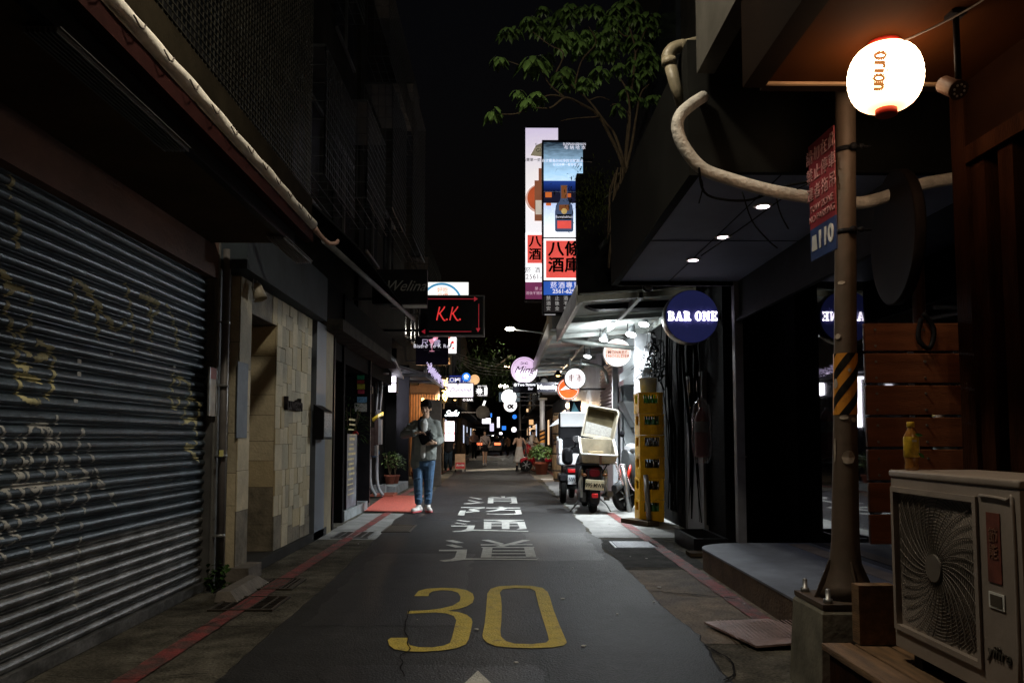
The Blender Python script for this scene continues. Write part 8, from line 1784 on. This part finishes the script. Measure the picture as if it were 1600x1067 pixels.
# far facades both sides
FM = [mat('far_wall_a', (.06,.05,.04), .85, vary=.5), mat('far_wall_b', (.045,.045,.05), .85, vary=.5), mat('far_wall_c', (.09,.06,.035), .85, vary=.5)]
FL = ['dark shop house on the left side, %s of the far row', 'dark shop house on the right side, %s of the far row']
ordn = ['first', 'second', 'third', 'fourth', 'fifth', 'sixth', 'seventh', 'eighth']
WINL = glow('warm_window_lit', (1,.6,.3), 1.1); WINC = glow('cool_window_lit', (.7,.8,1), 1.0)
rn = random.Random(77)
for side in (0, 1):
    y = 34 if side == 0 else 25
    for i in range(6):
        L_ = rn.uniform(6, 10); sg = -1 if side == 0 else 1; X = (-2.7 if side == 0 else 2.15)+rn.uniform(-.2,.1); H = rn.uniform(6, 9)
        t = thing('shop_house', FL[side] % ordn[i], 'building', (X+sg*2.5, y+L_/2, 0)); a, b = sorted((X, X+sg*5)); MB().box((a, y, 0), (b, y+L_-.05, H)).build('wall', FM[(i+side) % 3], t)
        a, b = sorted((X-sg*.0, X-sg*.75)); MB().box((a, y+.3, 2.6), (b, y+L_-.4, 2.72)).build('canopy', BLKM, t)
        for k in range(int(L_/1.8)):
            a, b = sorted((X-sg*.005, X-sg*.03)); MB().box((a, y+.4+1.8*k, .9), (b, y+1.3+1.8*k, 2.1)).build('window', rn.choice([WINL, BLK, BLK, WINC, BLK, WINL]), t)
        for k in range(3):
            a, b = sorted((X-sg*.02, X-sg*.05)); MB().box((a, y+1+2*k, 4), (b, y+2+2*k, 5.2)).build('window', mat('unlit_window', None), t)
        y += L_
MB_END = MB(); MB_END.box((-14, 150, 0), (14, 156, 16)); tag(MB_END.build('end_building', FM[1]), 'dark building closing the far end of the lane', 'building')
# warm bars left and right (interiors spilling light)
mb = MB()
for i in range(12): mb.box((-3.28, 20.2+.25*i, .05), (-3.22, 20.4+.25*i, 2.3))
sc2 = thing('timber_screen', 'warm lit slatted timber front behind the man in black', 'wall', (-2.7, 25.3, 0))
mb = MB(); x0 = P(676,1,24.6).x
for i in range(14): x = -3.2+.085*i; mb.box((x, 25.25, .05), (x+.05, 25.3, 2.6))
mb.build('slats', mat('warm_slats', (.35,.17,.07), .6, vary=.3), sc2); MB().box((-3.4, 25.4, 0), (-2.05, 25.5, 3.0)).build('backing', mat('warm_backing', (.12,.07,.04), .8), sc2)
light('bar_lamp', 'POINT', (-2.5, 24.6, 2.35), 60, (1,.62,.32), size=.06, parent=sc2); MB().ell((-2.5, 24.6, 2.4), .05, .05, .06, 8).build('bulb', glow('warm_bulbs', None, 5), sc2)
tag(MB().box((P(668,1,20.6).x, 20.6, 0), (P(690,1,20.6).x+.05, 20.8, 2.2)).build('wall_panel', mat('grey_brown_render', (.13,.11,.09), .85, vary=.4, scale=3)), 'grey brown rendered wall end right behind the walking man', 'wall')
for i, (x, y, c, pw, lab_) in enumerate(((-1.9,25,(1,.85,.68),260,'added left bar lamp beside the sandwich board lighting the lane'),(1.3,19.0,(.95,.98,1),300,'added lamp under the canopy by the lilac sign'),(1.6,24.2,(1,.96,.93),420,'added lamp by the potted bush and red scooter'),(-1.9,31,(1,.78,.55),260,'added left bar lamp beyond the two women'),(1.8,36,(1,.85,.7),260,'added right bar lamp over the far parked scooters'))):  # lamps added along the lane to brighten people, pots and road
    t = thing('bar_lamp', lab_, 'lamp', (x, y, 2.7)); MB().lathe((x, y, 2.7), [(.03,.12),(.10,.02),(.11,0),(.10,.0)], 14, close=False).build('lamp_shade', BLK, t); MB().ell((x, y, 2.71), .05, .05, .04, 8).build('bulb', glow('warm_bulbs', None, 5), t); light('bar_light', 'SPOT', (x, y, 2.66), pw, c, (x*.45, y+2.4, 0), .05, 70, .6, t)
wl = thing('wall_lamp', 'warm lamp in the doorway by the wooden barrels', 'lamp', (2.0, 24.2, 2.2)); MB().ell((1.95, 24.2, 2.2), .07, .07, .09, 8).build('bulb', glow('warm_bulbs', None, 5), wl); light('wall_lamp_light', 'POINT', (1.75, 24.0, 2.15), 95, (1,.68,.4), size=.07, parent=wl)
# coral patch lamp: shop light above the red painted ground at left
rl = thing('doorway_lamp', 'small ceiling lamp under the grey awning over the red painted ground', 'lamp', (-2.3, 15.2, 2.4)); MB().lathe((-2.25, 15.2, 2.42), [(.05,0),(.06,.03)], 14).build('lamp_head', GREYM, rl); light('doorway_light', 'SPOT', (-2.25, 15.2, 2.40), 45, (.98,.92,1), (-1.95, 15.4, 0), .05, 50, .6, rl)
# far tiny lit signs (each its own)
FAR = [((753,767,653,662),60,'violet_white_lit','white blocky lit sign, largest of the far cluster',.9),((765,772,661,674),62,'lavender_lit','lavender lit sign stacked below the far blocky one',.9),((776.5,781,651,668),70,'violet_white_lit','slim upright white lit sign in the far centre',.9),
 ((784,791,665,672),80,'azure_lit','small blue lit sign in the far centre',.9),((801,806,669,675),75,'violet_white_lit','little white lit sign left of the round far one',.9),((780,785,675,679),90,'violet_white_lit','tiny white lit sign low in the far centre',.9),((826,834,655,664),40,'amber_lit','warm orange lit panel above the person in white',.9),((826,836,668,674),41,'warm_window_lit','warm lit lower panel behind the person in white',.9),
 ((766,769,645,652),66,'azure_lit','thin blue lit sign among the far left signs',.9),((822,826,638,644),45,'warm_window_lit','tiny warm lit sign under the right brackets',.9)]
for q, Y, m, lab_, _ in FAR:
    x0, x1, z0, z1 = pxbox(*q, Y); t = thing('far_sign', lab_, 'sign', ((x0+x1)/2, Y, z0)); MB().box((x0, Y, z0), (x1, Y+.12, z1)).build('housing', BLK, t); MB().box((x0+.02, Y-.01, z0+.02), (x1-.02, Y-.001, z1-.02)).build('face', MATS[m], t)
    X_ = -2.2 if (x0+x1)/2 < 0.1 else 2.0; MB().box((min(X_, (x0+x1)/2), Y+.04, (z0+z1)/2-.02), (max(X_, (x0+x1)/2), Y+.08, (z0+z1)/2+.02)).build('bracket', RIM, t)
roundsign('far_sign', 'small round white lit sign behind the head of the bare backed woman', (803,671), 4.2, 60, WHITEG, arm=2.0)
roundsign('far_sign', 'blue lit round sign just above the far round white one', (804,651), 3.6, 55, glow('azure_lit', None, 1), arm=2.0)
tag(MB().tube([P(748,668,33), P(751,660,33)], .05, 6).build('lit_tube', MATS['violet_white_lit']) if False else MB().tube([P(755,634,35), P(758,626,35)], .05, 8).build('lit_tube', glow('rim_white_lit', None, 1.6)), 'short slanted white lit tube between the far left signs', 'lamp')
# tree crown far above the lane
ft = thing('street_tree', 'dark leafy tree crown over the lane beyond the left signs', 'tree', (-2.4, 42, 0)); mb = MB()
for i in range(2600):
    px = rn.gauss(758, 26); py = rn.gauss(585, 18)
    if px < 712 or px > 806 or py > 622: continue
    p = P(px, py, rn.uniform(38, 46)); leaf(mb, p, V((rn.uniform(-1,1), rn.uniform(-1,1), rn.uniform(-1,.5))), V((0,0,1)), .22, .10, .3)
mb.build('crown', mat('far_tree_leaf', (.06,.09,.03), .6, vary=.6), ft); mb = MB(); mb.tube([(-2.4,42,0),(-2.3,42,3.5),(-1.2,42,5.2)], [.14,.11,.05], 8); mb.tube([(-2.3,42,3.5),(-.4,42,5.0),(.4,42,5.6)], [.09,.05,.03], 8); mb.build('trunk', BARK, ft)
# weeds at the foot of the drainpipe, hose, floor bits
mb = MB()
for i in range(70):
    p = V((-2.28+rn.uniform(-.05,.10), WL['drainpipe'].y-.12+rn.uniform(-.14,.08), .02+rn.random()*.20)); leaf(mb, p, V((rn.uniform(-.3,1), rn.uniform(-1,.5), rn.uniform(-.3,.7))), V((0,0,1)), .06, .035)
tag(mb.build('weed', mat('weed_green', (.035,.075,.02), .6, vary=.4)), 'weeds sprouting at the foot of the grey drainpipe', 'plant')
